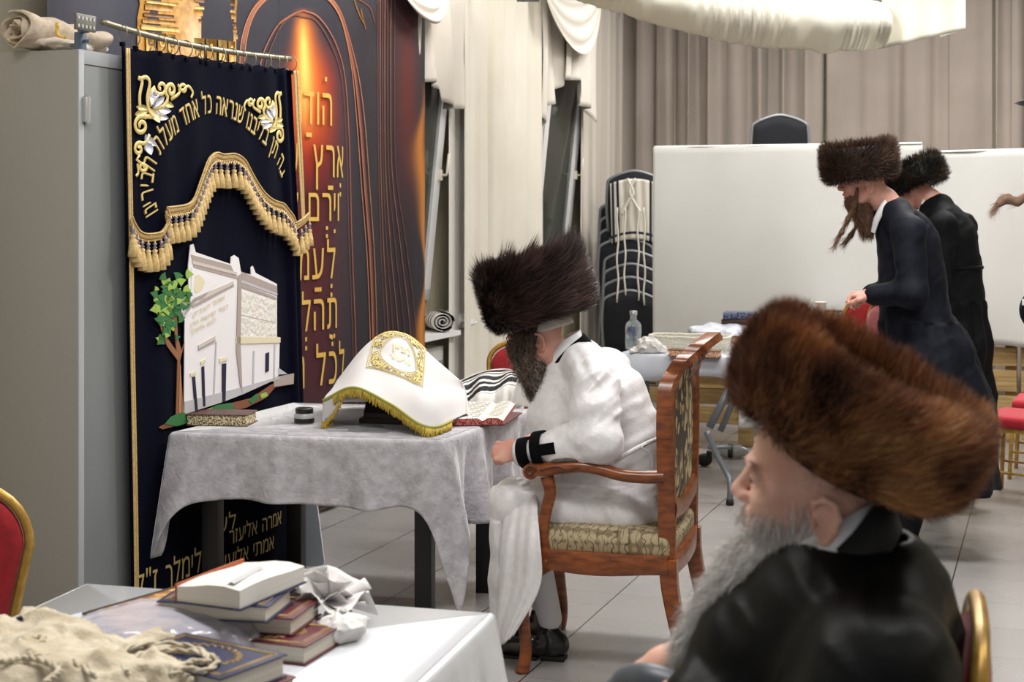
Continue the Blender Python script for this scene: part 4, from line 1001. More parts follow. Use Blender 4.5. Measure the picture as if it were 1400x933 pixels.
# robe
whs = mat('white_brocade', 'dcd9db', .38, col2='e4e2e4', scale=50, bump=.14, bscale=110, sheen=.3)
b = Body(axis_steps((-.36, .66, .0065)), axis_steps((-.34, .36, .0075)), axis_steps((.13, 1.13, .0065)))
b.chain([LA(798, 500, 0), LA(822, 545, 0), LA(846, 605, 0), LA(856, 660, 0), pelv+A3(.01, 0, .01)], [.085, .145, .150, .150, .145], .06, flat=(A3(0, 1, 0), 1.0))
b.ell(LA(820, 560, 0), (.135, .185, .17), None, .05); b.ell(LA(838, 660, 0), (.165, .215, .15), None, .05); b.ell(LA(800, 600, 0), (.15, .19, .12), None, .05)
b.cap(LA(775, 512, 0), LA(765, 570, 0), .085, .12, .05); b.chain([LA(790, 487, .0), LA(800, 497, .09), shN+A3(-.005, -.01, 0)], [.055, .06, .072], .04); b.chain([LA(790, 487, .0), LA(800, 497, -.09), shF], [.055, .06, .072], .04)
b.chain([shN, (shN+elN)/2+A3(.0, .012, 0), elN, (elN+wrN)/2+A3(0, 0, .005), wrN+A3(-.012, 0, 0)], [.082, .078, .080, .062, .043], .03)
b.chain([shF, elF, wrF+A3(-.02, 0, 0)], [.08, .075, .05], .03)
for sgn, k_ in ((1, knN), (-1, knF)): b.chain([pelv+A3(.02, sgn*.10, .02), (pelv+k_)/2+A3(0, sgn*.05, .02), k_], [.125, .11, .088], .05)
b.chain([knN+A3(.01, .01, .0), LA(694, 735, .14), LA(687, 790, .13), LA(682, 838, .13)], [.082, .062, .058, .040], .04, flat=(A3(0, 1, 0), .85))
b.chain([knN+A3(-.03, .02, .0), LA(727, 735, .16), LA(724, 785, .15), LA(706, 850, .15)], [.075, .050, .036, .020], .03)
b.chain([LA(690, 845, .13), LA(697, 872, .14)], [.030, .010], .02)
b.chain([knF, LA(706, 740, -.10), LA(700, 800, -.10)], [.080, .065, .055], .04)
b.chain([LA(765, 765, -.12), LA(765, 822, -.12)], [.05, .022], .04, flat=(A3(0, 1, 0), .5))
zcut = pelv[2]-.135
b.cut(lambda q: np.where(q[..., 0] < LA(742, 700, 0)[0]-.02, (FA_SEAT-q[..., 2]), -1.)) if False else None
seatz = .505
b.disp(lambda q: np.where((q[:, 0] < LA(745, 700, 0)[0]) & (q[:, 2] < seatz+.05) & (np.abs(q[:, 1]) < .27), np.maximum(0, seatz+.005-q[:, 2])*1.2, 0), .2)
def foldsA(q):
    d = .0045*(noise3(q*np.array([9, 9, 9]))+.5*noise3(q*23))
    arm = np.exp(-((q[:, 1]-.24)/.10)**2)*(q[:, 2] > .62)
    tt = (q[:, 0]*.8+q[:, 2]*.9); d += arm*(.010*np.abs(noise3(np.stack([tt*26, q[:, 1]*7, (q[:, 0]-q[:, 2])*9], 1)))-.003)
    bk = (q[:, 2] > .6)*(q[:, 0] < .05); d += bk*.006*noise3(np.stack([q[:, 0]*8, q[:, 1]*10, q[:, 2]*30+q[:, 0]*14], 1))
    d += arm*.012*np.maximum(0, noise3(np.stack([(q[:, 0]-q[:, 2])*22, q[:, 1]*6, (q[:, 0]+q[:, 2])*9], 1)))
    lap = (q[:, 2] < .64); d += lap*.009*noise3(np.stack([q[:, 0]*30-q[:, 2]*12, q[:, 1]*14, q[:, 2]*7], 1))
    sk = (q[:, 2] < .5); d += sk*.008*np.sin(q[:, 0]*95+q[:, 1]*30+4*noise3(q*4))
    return d
b.disp(foldsA)
FA.put(b.g()).build('robe', whs, pA)
# flap of the robe falling over the seat corner
fl_l = [(694, 682), (690, 740), (684, 800), (681, 850), (690, 880)]; fl_r = [(734, 676), (739, 735), (739, 790), (724, 832), (703, 870)]; lL, lR = [.17, .20, .21, .20, .20], [.21, .335, .350, .350, .345]
qL = catmull([LA(x, y, l) for (x, y), l in zip(fl_l, lL)], 40); qR = catmull([LA(x, y, l) for (x, y), l in zip(fl_r, lR)], 40)
fp = np.array([[A3(qL[i][0]*(1-t)+qR[i][0]*t, qL[i][1]+(qR[i][1]-qL[i][1])*t**.4, qL[i][2]*(1-t)+qR[i][2]*t)+A3(.005*math.sin(i*.2), .010*math.sin(t*9+i*.07)*min(1, i/12)*(1-t*.6)+.003*math.sin(t*23+i*.2), 0) for t in np.linspace(0, 1, 30)] for i in range(40)])
g = G(); g.grid(fp); FA.put(g).build('robe_flap', whs, pA, solid=.006)
# belt tie across the back
g = G(); g.tube(catmull([LA(905, 598, .06), LA(885, 606, .17), LA(862, 618, .215), LA(840, 632, .232)], 30), .008, 8, flat=(A3(0, 1, 0), .5)); g.tube(catmull([LA(884, 607, .185), LA(878, 612, .20), LA(890, 622, .18), LA(893, 640, .17)], 20), .003, 6)
FA.put(g).build('belt', whs, pA)
# velvet collar, shirt collar, cuffs
bv = mat('black_velvet', '09090b', .9, sheen=.02, spec=.1)
def band(fig, pts, half, thick, m, name, parent, nrm, n=40):
    q = catmull(pts, n); t = unit(np.gradient(q, axis=0)); N = catmull(nrm, n); N = unit(N-(N*t).sum(1)[:, None]*t); S = np.cross(t, N)
    hw = np.interp(np.linspace(0, 1, n), np.linspace(0, 1, len(half)), half)[:, None]
    ring = np.stack([q-S*hw-N*thick/2, q+S*hw-N*thick/2, q+S*hw+N*thick/2, q-S*hw+N*thick/2], 1)
    g = G(); g.grid(ring, wrap=True); g.add(ring[0], [(0, 1, 2, 3)]); g.add(ring[-1], [(3, 2, 1, 0)]); return fig.put(g).build(name, m, parent, fixn=True)
band(FA, [LA(790, 466, -.07), LA(803, 464, 0), LA(801, 468, .055), LA(785, 480, .082), LA(766, 497, .078), LA(754, 515, .058)], [.022, .026, .026, .024, .018, .014], .010, bv, 'collar', pA, [(-.3, -.8, .5), (-.8, 0, .7), (-.6, .6, .5), (0, .9, .4), (.3, .9, .3), (.6, .7, .2)])
band(FA, [LA(778, 462, -.06), LA(794, 459, 0), LA(790, 463, .045), LA(773, 475, .066), LA(756, 495, .060), LA(744, 515, .04)], [.014, .02, .02, .022, .018, .012], .008, mat('white_shirt', 'e9e9ea', .6), 'shirt_collar', pA, [(-.3, -.8, .3), (-.9, 0, .3), (-.6, .7, .3), (0, .9, .3), (.3, .9, .3), (.6, .7, .2)])
ax_ = unit(wrN-elN); FC = frame(ax_)
def cuff(t0, t1, r, m, name, a0=0, a1=2*PI):
    n = 40; an = np.linspace(a0, a1, n); g = G(); rows = []
    for t in (t0, t0, (t0+t1)/2, t1, t1):
        c = wrN-ax_*t
        rows.append([c+FC@A3(math.cos(a)*r, math.sin(a)*r, 0) for a in an])
    rows[0] = [(np.array(p)-(wrN-ax_*t0))*.93+(wrN-ax_*t0) for p in rows[0]]; rows[-1] = [(np.array(p)-(wrN-ax_*t1))*.93+(wrN-ax_*t1) for p in rows[-1]]
    g.grid(np.array(rows)); FA.put(g).build(name, m, pA, solid=.002)
cuff(.003, .043, .052, bv, 'velvet_cuff'); cuff(.062, .098, .066, bv, 'velvet_cuff')
g = G()
cc_ = wrN-ax_*.115+A3(0, .064, .008); g.box(cc_, (.062, .008, .040), np.stack([-ax_, A3(0, 1, 0), np.cross(-ax_, A3(0, 1, 0))], 1), 0, .003); FA.put(g).build('velvet_cuff', bv, pA, angle=40)
g = G(); g.lathe([(.036, -.015), (.040, -.008), (.046, .004), (.044, .012)], wrN+ax_*.0, FC, 24, cap=False); FA.put(g).build('sleeve_edge', whs, pA, solid=.003)
# knitted cap below the hat, hair, beard
Fh = RA_
g = G(); a = np.linspace(0, PI/2, 14); 
g.lathe([(.100*math.cos(q), .085*math.sin(q)) for q in a]+[(.0005, .0852)], hA+RA_@A3(-.028, 0, .031), RA_@hm(-.12, 0, 0)@np.diag([1.0, .86, 1.0]), 56)
FA.put(g).build('knitted_cap', mat('white_knit', 'dcd8d0', .85, bump=.8, bscale=110, stretch=(4, 4, .4)), pA)
hairA = [fmat('beard_a0', '3a2e27', .6), fmat('beard_a1', '3c2e26', .6), fmat('beard_a2', '5f4d40', .6), fmat('beard_a3', '857567', .6), fmat('beard_a4', 'b0a69b', .6)]
beard(PA, None, 11000, [(hA+RA_@A3(.062, .0, .055), .078), (hA+RA_@A3(.066, 0, -.01), .088), (LA(734, 500, 0), .086), (LA(741, 526, 0), .066), (LA(745, 550, 0), .032)], .042, hairA, 1.5, .010, seed=3, spread=.5)
beard(PA, None, 1200, [(LA(706, 440, .045), .026), (LA(712, 458, .066), .028), (LA(712, 480, .07), .022)], .035, hairA[:4], 1.4, .007, name='temple_hair', seed=14, spread=.3)
beard(PA, None, 2500, [(LA(735, 440, .066), .022), (LA(726, 462, .076), .026), (LA(720, 490, .076), .024), (LA(722, 520, .066), .016)], .035, hairA[:4], 1.4, .007, name='sidelock', seed=4, spread=.2)
g = G(); ec = hA+RA_@A3(.112, .035, .048); g.tube([ec+RA_@(A3(0, math.cos(t), math.sin(t))*.020) for t in np.linspace(0, 2*PI, 20)[:-1]], .0016, 6, closed=True); g.tube([ec+RA_@A3(0, .02, .004), hA+RA_@A3(.0, .082, .03)], .0018, 6); g.tube([ec+RA_@(A3(0, -.07+math.cos(t)*.02, math.sin(t)*.02)) for t in np.linspace(0, 2*PI, 20)[:-1]], .0016, 6, closed=True); g.tube([ec+RA_@A3(.004, -.02, .003), ec+RA_@A3(.004, -.05, .003)], .0016, 6)
FA.put(g).build('glasses', mat('dark_wire', '1c1a1a', .3, metal=.6), pA)
def hatpos(fig, x, y, l=0.): return fig.W(fig.L(x, y, l))
hat_up = lambda fig, a, s_=0.: fig.M@unit(A3(a, s_, 1))
fur_hat(pA, hatpos(FA, 733, 396), hat_up(FA, .30, .02), .216, .232, furA, 32000, .055, lift=.16, wmm=1.4, comb=1.0, rnd=.08, nout=.0, n0=.3, lean=(.0, 0, .12), ragged=.75, seed=2, clump=.4)
# stockings and shoes
stk = mat('white_stocking', 'd8d8dc', .7); shoe_m = mat('black_leather', '101012', .28, coat=.3)
for k_, a_, sg in ((knN, anN, 1), (knF, anF, -1)):
    b = Body(np.arange(min(k_[0], a_[0])-.09, max(k_[0], a_[0])+.09, .008), np.arange(a_[1]-.1 if sg > 0 else k_[1]-.12, max(k_[1], a_[1])+.1, .008), np.arange(a_[2]-.06, k_[2]+.06, .008))
    b.chain([k_+A3(0, 0, -.05), k_*.55+a_*.45+A3(-.012, 0, 0), a_], [.055, .056, .043], .02); FA.put(b.g()).build('stocking', stk, pA)
    hl = a_+A3(-.035, 0, 0); hl[2] = .0
    b = Body(np.arange(hl[0]-.06, hl[0]+.32, .005), np.arange(hl[1]-.07, hl[1]+.07, .005), np.arange(-.002, .16, .005))
    ank = A3(a_[0]-.005, a_[1], min(a_[2], .1))
    b.ell(hl+A3(.02, 0, .055), (.055, .036, .05), None, .02); b.chain([hl+A3(.02, 0, .045), hl+A3(.12, 0, .038), hl+A3(.22, 0, .032)], [.034, .040, .034], .03, flat=(Z3, .85)); b.cap(hl+A3(.03, 0, .06), hl+A3(.04, 0, .092), .042, .040, .02)
    b.cut(lambda q: .004-q[..., 2]); FA.put(b.g()).build('shoe', shoe_m, pA)
    g = G(); g.box(hl+A3(.02, 0, .009), (.085, .066, .018), None, 0, .006); g.box(hl+A3(.16, 0, .006), (.17, .078, .010), None, 0, .004); FA.put(g).build('shoe_sole', mat('rubber_sole', '0c0c0c', .7), pA, angle=40)
# ================================================================ the foreground listener (B)
OB = A3(.452, 2.14, 0); FB = Fig(OB, -bdir); LB = FB.L
hB = LB(1128, 700, 0); RB = hm(-.04, 0, 0)
shNb, shFb = LB(1208, 925, .185), None; shFb = shNb*A3(1, -1, 1)
elNb, wrNb = A3(hB[0]+.06, .26, .78), LB(925, 955, .12)
elFb, wrFb = A3(hB[0]+.08, -.25, .80), LB(905, 935, -.02)
pel = A3(hB[0]-.06, 0, .56)
b = Body(axis_steps((pel[0]-.2, hB[0]-.11, .012), (hB[0]-.11, hB[0]+.145, .0019), (hB[0]+.145, hB[0]+.26, .0028), (hB[0]+.26, hB[0]+.60, .009)), axis_steps((-.33, -.11, .010), (-.11, .11, .0022), (.11, .33, .010)), axis_steps((.04, .86, .014), (.86, 1.06, .0032), (1.06, 1.13, .004), (1.13, hB[2]+.05, .0019), (hB[2]+.05, hB[2]+.19, .004)))
head(b, hB, RB, .985)
b.chain([hB+A3(-.025, 0, -.02), hB+A3(-.045, 0, -.09), hB+A3(-.06, 0, -.15)], [.058, .060, .075], .03)
b.chain([hB+A3(-.06, 0, -.20), pel+A3(0, 0, .25), pel], [.11, .12, .13], .03)
for s_, e_, w_ in ((shNb, elNb, wrNb), (shFb, elFb, wrFb)): b.chain([s_, e_, w_], [.05, .042, .028], .02)
for sg in (1, -1): b.chain([pel+A3(0, sg*.09, 0), pel+A3(.42, sg*.13, 0), A3(pel[0]+.42, sg*.14, .09)], [.085, .06, .04], .02); b.ell(A3(pel[0]+.48, sg*.14, .045), (.11, .042, .03), None, .02)
hd = unit(LB(838, 948, -.03)-LB(900, 905, -.03)); ydir = unit(np.cross(A3(0, 1, .3), hd)); 
wrist = LB(905, 912, -.02)
Rh = frame(np.cross(hd, unit(A3(0, 1, 0))), hd)
Rh = np.stack([hd, unit(np.cross(A3(.3, .35, 1), hd)), np.cross(hd, unit(np.cross(A3(.3, .35, 1), hd)))], 1)
b.chain([wrFb, wrist], [.028, .027], .02)
hand(b, wrist, Rh, 1.05, curl=(.45, .5, .55, .6), thumb=(.5, .4), left=False)
hand(b, LB(905, 985, .1), np.eye(3)@hm(.5, .3, 0), 1.0, curl=(.5, .5, .5, .5), left=True)
pB = FB.put(b.g()).build('person', skin, origin=FB.O)
tag(pB, 'grey-bearded person in black satin coat and big reddish-brown fur hat in the foreground', 'person')
PB = {'o': pB, '_fig': FB}
# eyes, brows
for sg in (1, -1):
    ec = hB+RB@(A3(.0935, sg*.032, .0475)*.985); g = G(); g.ell(ec, (.0128, .0128, .0128), None, 12); g.ell(ec+A3(.0085, sg*.002, -.0035), (.0052, .0056, .0056), None, 8, 1); FB.put(g).build('eye', [mat('eye_white', 'cfc4bc', .25), mat('eye_iris', '2a1c14', .2)], pB)
    g = G(); m_ = 260; t = rng.random(m_); p0 = np.stack([.108-.012*t+rng.normal(size=m_)*.001, sg*(.012+.040*t), .066+.006*np.sin(t*2.6)+rng.normal(size=m_)*.002], 1)*.985+hB
    strands(g, p0, np.tile([.5, sg*.6, .2], (m_, 1))+rng.normal(size=(m_, 3))*.2, np.tile([.1, sg*1., -.1], (m_, 1))+rng.normal(size=(m_, 3))*.2, .010, .0006, 2, shades=2); FB.put(g).build('eyebrow', [fmat('brow_dark', '3b2c24'), fmat('brow_grey', '6d6058')], pB)
hairB = [fmat('beard_b0', 'c0bab4', .7), fmat('beard_b1', 'a8a29c', .55), fmat('beard_b2', 'd4cfca', .55), fmat('beard_b3', 'ebe8e5', .5), fmat('beard_b4', 'f4f2f0', .5), fmat('beard_b5', 'c4beb8', .5)]
BN = [(LB(1092, 738, 0), .046), (LB(1064, 756, 0), .050), (LB(1042, 776, .005), .054), (LB(1012, 800, .01), .046), (LB(980, 838, .01), .036), (LB(955, 880, .01), .026), (LB(938, 915, .01), .014)]
beard(PB, None, 16000, BN, .045, hairB, .8, .007, seed=5, spread=.35)
# short cheek hair and sideburn
def stubble(n, boxes, ln, w, mats_, name, seed, dirv):
    Rr = np.random.default_rng(seed); me = pB.data; v = np.empty(len(me.vertices)*3, np.float32); me.vertices.foreach_get('co', v); v = v.reshape(-1, 3); nn = np.empty(len(v)*3, np.float32); me.vertices.foreach_get('normal', nn); nn = nn.reshape(-1, 3)
    vl = v@FB.M; nl = nn@FB.M; h = (vl-hB)/.985
    k = np.zeros(len(v))
    for fn in boxes: k = np.maximum(k, fn(h))
    k *= (h[:, 2] > -.12)*(np.abs(h[:, 1]) < .1)
    idx = Rr.choice(len(v), n, p=k/k.sum()); p0 = vl[idx]+Rr.normal(size=(n, 3))*.0012
    g = G(); d = np.tile(dirv, (n, 1)); strands(g, p0, nl[idx]*.7+d+Rr.normal(size=(n, 3))*.2, d*1.2+nl[idx]*.1+Rr.normal(size=(n, 3))*.35, ln*(.5+Rr.random(n)), w, 3, shades=len(mats_), curl=.0015)
    FB.put(g).build(name, mats_, pB)
sm = lambda x, a, b_: np.clip((x-a)/(b_-a), 0, 1)
stubble(9000, [lambda h: sm(-h[:, 2], -.01+0, .02)*sm(h[:, 0], .0, .02)*sm(-h[:, 0], -.104, -.094)+0, lambda h: sm(h[:, 0], .015, .024)*sm(-h[:, 0], -.055, -.035)*sm(-h[:, 2], -.035, .0)*(np.abs(h[:, 1]) > .04)*.7, lambda h: (h[:, 0] > .100)*(h[:, 2] < .003)*(h[:, 2] > -.010)*(np.abs(h[:, 1]) < .034)*.8, lambda h: (h[:, 2] < -.036)*(h[:, 0] > .02)*1.0], .022, .0006, hairB[1:5], 'cheek_beard', 9, A3(-.15, 0, -1))
stubble(3600, [lambda h: sm(-h[:, 0], -.03, .0)*(h[:, 2] > .015)*(h[:, 2] < .12)*(h[:, 0] > -.11)*(np.hypot(h[:, 0]+.005, h[:, 2]) > .045)], .006, .0005, [fmat('crop_hair1', '8a7c70'), fmat('crop_hair2', 'a59a90')], 'cropped_hair', 10, A3(-.5, 0, -.4))
# coat
bs = mat('black_satin', '070708', .5, bump=.12, bscale=40, spec=.18); blk_c = mat('black_wool', '0c0c0d', .75, sheen=.15)
b = Body(axis_steps((-.30, .62, .0075)), axis_steps((-.36, .36, .0085)), axis_steps((.40, 1.22, .0075)))
nk = hB+A3(-.062, 0, -.085)
b.chain([hB+A3(-.075, 0, -.135), LB(1165, 850, 0), pel+A3(0, 0, .2), pel], [.075, .135, .16, .175], .06)
b.ell(LB(1160, 905, 0), (.145, .20, .17), None, .06)
b.chain([hB+A3(-.075, 0, -.115), hB+A3(-.07, .08, -.175), shNb], [.062, .066, .090], .06); b.chain([hB+A3(-.075, 0, -.115), hB+A3(-.07, -.08, -.175), shFb], [.062, .066, .090], .06)
b.chain([hB+A3(.0, .02, -.16), LB(1030, 900, .05)], [.08, .09], .05)
b.chain([shNb, elNb+A3(0, 0, .03), wrNb+A3(-.03, 0, -.015)], [.088, .080, .056], .04); b.chain([shFb, elFb+A3(0, 0, .02), wrFb+A3(-.04, 0, -.03)], [.085, .075, .048], .04)
for sg in (1, -1): b.chain([pel+A3(0, sg*.09, 0), pel+A3(.42, sg*.13, 0)], [.13, .09], .05)
b.cap(nk+A3(-.10, 0, .13), nk+A3(.12, 0, -.02), .001, .001) if False else None
b.disp(lambda q: cloth_noise(q, .006, 9)+.008*np.abs(noise3(np.stack([q[:, 0]*14+q[:, 2]*12, q[:, 1]*9, (q[:, 2]-q[:, 0])*22], 1)))-.003)
# neck opening
b.ell(hB+A3(-.03, 0, -.06), (.088, .080, .098), hm(.35), .012, sub=True)
FB.put(b.g()).build('coat', bs, pB)
band(FB, [LB(1200, 715, -.07), LB(1222, 708, 0), LB(1212, 712, .05), LB(1182, 754, .080), LB(1136, 792, .090), LB(1080, 820, .090), LB(1020, 835, .078), LB(975, 885, .07)], [.02, .024, .026, .028, .026, .026, .026, .026], .014, blk_c, 'coat_collar', pB, [(-.5, -.8, .3), (-1, 0, .3), (-.6, .7, .2), (0, 1, .2), (.2, .95, .3), (.3, .9, .35), (.3, .9, .3), (.3, .9, .3)])
band(FB, [LB(1190, 708, -.06), LB(1208, 702, 0), LB(1196, 712, .050), LB(1166, 732, .074), LB(1122, 754, .082), LB(1082, 776, .080), LB(1050, 796, .070)], [.016, .022, .022, .026, .024, .018, .012], .008, MATS['white_shirt'], 'shirt_collar', pB, [(-.5, -.8, .3), (-1, 0, .3), (-.6, .7, .3), (0, 1, .3), (.2, .95, .3), (.3, .9, .3), (.4, .8, .3)])
g = G(); c0 = LB(872, 955, .05); g.tube(catmull([LB(960, 975, .10), LB(905, 945, .08), LB(868, 940, .05), LB(835, 965, .03)], 24), [.035]*6+[.034]*6+[.033]*6+[.03]*6, 20, flat=(A3(0, 1, 0), .8)); FB.put(g).build('sleeve_cuff', mat('slate_satin', '3c424c', .4, sheen=.2), pB)
# velvet rim below the fur and the hat
hc = hatpos(FB, 1171, 564); hu = hat_up(FB, -.555, .08)
g = G(); g.lathe([(.088, -.010), (.096, -.008), (.100, .015), (.100, .05)], hc-hu*.080-FB.f*.006, frame(hu, A3(0, 1, 0))@np.diag([1., 1., 1.]), 48); g.build('hat_rim', bv, pB)
fur_hat(pB, hc, hu, .187, .126, furB, 60000, .040, lift=.8, wmm=1.0, comb=.45, rnd=.2, nout=.2, n0=.6, seed=4, clump=1.0)
# ================================================================ standing figures
blue_blk = mat('midnight_cloth', '0a0d16', .65, spec=.15, col2='10141f', scale=30, bump=.15, bscale=25); blk_f = mat('charcoal_cloth', '0c0d10', .75, spec=.15, bump=.12, bscale=25)
def standing(fig, hp, pitch, chain, sh, el, wr, el2, wr2, hem, coatm, label, headyaw=0, hand_curl=(.8, .9, .9, 1.), footx=None, step=.010, sleeveR=.066):
    """hp ear point; chain torso spine [(p,r)]; hem [(p,r)] down the skirt"""
    footx = hem[-1][0][0]+.06 if footx is None else footx
    Rq = hm(pitch, headyaw, 0); zt_ = hp[2]+.19
    lo = np.min([p for p, r in chain+hem]+[wr, wr2, hp], 0)-.28; hi = np.max([p for p, r in chain+hem]+[wr, wr2, hp], 0)+.28
    b = Body(axis_steps((lo[0], hp[0]-.12, .012), (hp[0]-.12, hp[0]+.15, .0045), (hp[0]+.15, hi[0]+.02, .008)), axis_steps((-.34, -.1, .010), (-.1, .1, .0045), (.1, .34, .010)), axis_steps((0, .9, .014), (.9, hp[2]-.13, .008), (hp[2]-.13, zt_, .0045)))
    head(b, hp, Rq, 1.)
    nb = chain[0][0]
    b.chain([hp+Rq@A3(-.02, 0, -.02), (hp+nb)/2+A3(-.02, 0, 0), nb], [.057, .058, .08], .03); b.chain([p for p, r in chain], [r*.72 for p, r in chain], .04)
    for s_, e_, w_ in ((sh, el, wr), (sh*A3(1, -1, 1), el2, wr2)): b.chain([s_, e_, w_], [.048, .04, .028], .02)
    pv = chain[-1][0]
    for sg in (1, -1): b.chain([pv+A3(0, sg*.09, -.03), pv*A3(.5, 0, 0)+hem[-1][0]*A3(.5, 0, 0)+A3(.02, sg*.1, .48), A3(footx-.06, sg*.11, .10)], [.085, .058, .042], .02); b.ell(A3(footx, sg*.11, .048), (.13, .045, .044), None, .03)
    for w_, e_, lf in ((wr, el, True), (wr2, el2, False)):
        d = unit(w_-e_); yv = unit(np.cross(Z3, d)); hand(b, w_, np.stack([d, yv, np.cross(d, yv)], 1), 1., hand_curl, left=lf)
    o = fig.put(b.g()).build('person', skin_p, origin=fig.O); tag(o, label, 'person')
    bt_ = Body(axis_steps((min(footx, pv[0])-.3, max(footx, pv[0])+.3, .012)), axis_steps((-.3, .3, .012)), axis_steps((.06, pv[2]+.05, .012)))
    for sg in (1, -1): bt_.chain([pv+A3(0, sg*.09, -.03), pv*A3(.5, 0, 0)+hem[-1][0]*A3(.5, 0, 0)+A3(.02, sg*.1, .48), A3(footx-.06, sg*.11, .08)], [.10, .072, .058], .02)
    fig.put(bt_.g()).build('trousers', blk_f, o)
    b = Body(axis_steps((lo[0], hi[0], step)), axis_steps((-.38, .38, step)), axis_steps((.16, hp[2], step)))
    b.chain([p for p, r in chain], [r for p, r in chain], .06)
    b.ell((chain[1][0]+chain[2][0])/2, (.12, .19, .2), None, .06)
    for y in (1, -1):
        s2 = sh*A3(1, y, 1); b.chain([nb, (nb+s2)/2+A3(0, 0, .012), s2], [.065, .062, .078], .04)
    b.chain([sh, el, wr-unit(wr-el)*.02], [.080, sleeveR, .052], .03); s2 = sh*A3(1, -1, 1); b.chain([s2, el2, wr2-unit(wr2-el2)*.02], [.080, sleeveR, .052], .03)
    hh = [(chain[-1][0], chain[-1][1])]+hem
    for (p, r), (p2, r2) in zip(hh[:-1], hh[1:]): b.cap(p, p2, r, r2, .06, flat=(A3(0, 1, 0), 1.15))
    b.cut(lambda q: (hem[-1][0][2]-q[..., 2]))
    zb_ = chain[-1][0][2]
    b.disp(lambda q: cloth_noise(q, .007, 8)+np.where(q[:, 2] < zb_, .010*np.sin(np.arctan2(q[:, 1], q[:, 0]-chain[-1][0][0])*9+3*noise3(q*3)), 0)+.008*np.abs(noise3(np.stack([q[:, 0]*12, q[:, 1]*9, q[:, 2]*18+q[:, 0]*12], 1))))
    b.ell(hp+Rq@A3(-.02, 0, -.04), (.075, .068, .075), None, .01, sub=True)
    fig.put(b.g()).build('coat', coatm, o)
    for sg in (1, -1):
        g = G(); f0 = A3(footx, sg*.11, .0); bb = Body(np.arange(f0[0]-.19, f0[0]+.2, .008), np.arange(f0[1]-.07, f0[1]+.07, .008), np.arange(-.002, .16, .008)); bb.chain([f0+A3(-.09, 0, .055), f0+A3(.0, 0, .045), f0+A3(.11, 0, .038)], [.052, .048, .040], .03); bb.cap(f0+A3(-.07, 0, .05), f0+A3(-.07, 0, .11), .05, .048, .02); bb.cut(lambda q: .002-q[..., 2]); fig.put(bb.g()).build('shoe', shoe_m, o)
    return o, Rq
# C: the taller standing man
FCm = Fig(A3((1250-700)/FPX*7.0, 7.0, 0), (-.985, .17)); LC = FCm.L
hp = LC(1186, 256, 0)
pC, Rq = standing(FCm, hp, .22, [(LC(1222, 296, 0), .09), (LC(1240, 330, 0), .13), (LC(1248, 385, 0), .145), (LC(1252, 440, 0), .155)], LC(1243, 318, .175), LC(1248, 402, .25), LC(1192, 404, .16), LC(1240, 400, -.24), LC(1188, 402, -.04), [(LC(1268, 490, 0), .20), (LC(1285, 560, 0), .235), (LC(1290, 665, 0), .25)], blue_blk, 'tall standing person in dark blue coat with brown beard and wide brown fur hat', footx=LC(1215, 700, 0)[0])
PC = {'o': pC, '_fig': FCm}
hairC = [fmat('beard_c0', '5b4030', .6), fmat('beard_c1', '4a3326', .6), fmat('beard_c2', '6e4e3a', .6), fmat('beard_c3', '8a6a50', .6)]
beard(PC, None, 2600, [(hp+Rq@A3(.05, 0, -.02), .062), (hp+Rq@A3(.065, 0, -.06), .068), (LC(1184, 300, 0), .058), (LC(1186, 320, 0), .026)], .045, hairC, 1.8, .004, seed=7, spread=.2)
for l_, px in ((.07, [(1172, 258), (1168, 280), (1160, 300), (1150, 318), (1141, 336)]), (-.06, [(1176, 268), (1172, 290), (1174, 305), (1163, 322), (1155, 332)])):
    beard(PC, None, 500, [(LC(x, y, l_), r) for (x, y), r in zip(px, (.010, .012, .010, .008, .004))], .05, hairC, 1.6, .003, name='sidelock', seed=8, spread=.1)
band(FCm, [LC(1212, 272, -.06), LC(1224, 268, 0), LC(1218, 272, .045), LC(1208, 284, .068), LC(1199, 300, .065), LC(1194, 318, .05)], [.014, .018, .018, .018, .014, .010], .012, MATS['white_shirt'], 'shirt_collar', pC, [(-.5, -.8, .3), (-1, 0, .3), (-.6, .7, .3), (0, 1, .3), (.2, .95, .3), (.4, .8, .3)])
fur_hat(pC, hatpos(FCm, 1175, 222), hat_up(FCm, .12, .03), .182, .17, furC, 12000, .035, lift=.5, wmm=2.0, comb=.8, rnd=.3, seed=6, clump=.7, ragged=.3)
# D: the one behind, head bowed
FD = Fig(A3((1300-700)/FPX*7.9, 7.9, 0), (-.86, .51)); LD = FD.L
hp = LD(1252, 262, 0)
pD, Rq = standing(FD, hp, .55, [(LD(1282, 288, 0), .09), (LD(1296, 325, 0), .14), (LD(1300, 365, 0), .145), (LD(1303, 410, 0), .15)], LD(1290, 312, .185), LD(1282, 385, .25), LD(1250, 400, .12), LD(1270, 385, -.24), LD(1245, 400, -.1), [(LD(1303, 470, 0), .18), (LD(1303, 540, 0), .20), (LD(1303, 640, 0), .21)], blk_f, 'standing person in charcoal coat with bowed head and dark rounded fur hat', footx=LD(1255, 700, 0)[0])
PD = {'o': pD, '_fig': FD}
band(FD, [LD(1262, 270, -.06), LD(1274, 262, 0), LD(1270, 268, .045), LD(1262, 280, .068)], [.012, .016, .016, .014], .010, MATS['white_shirt'], 'shirt_collar', pD, [(-.5, -.8, .3), (-1, 0, .3), (-.6, .7, .3), (0, 1, .3)])
fur_hat(pD, hatpos(FD, 1252, 240), hat_up(FD, .45, 0), .165, .15, furD, 8000, .035, lift=.5, wmm=2.2, comb=.6, rnd=.35, seed=8, clump=.6)
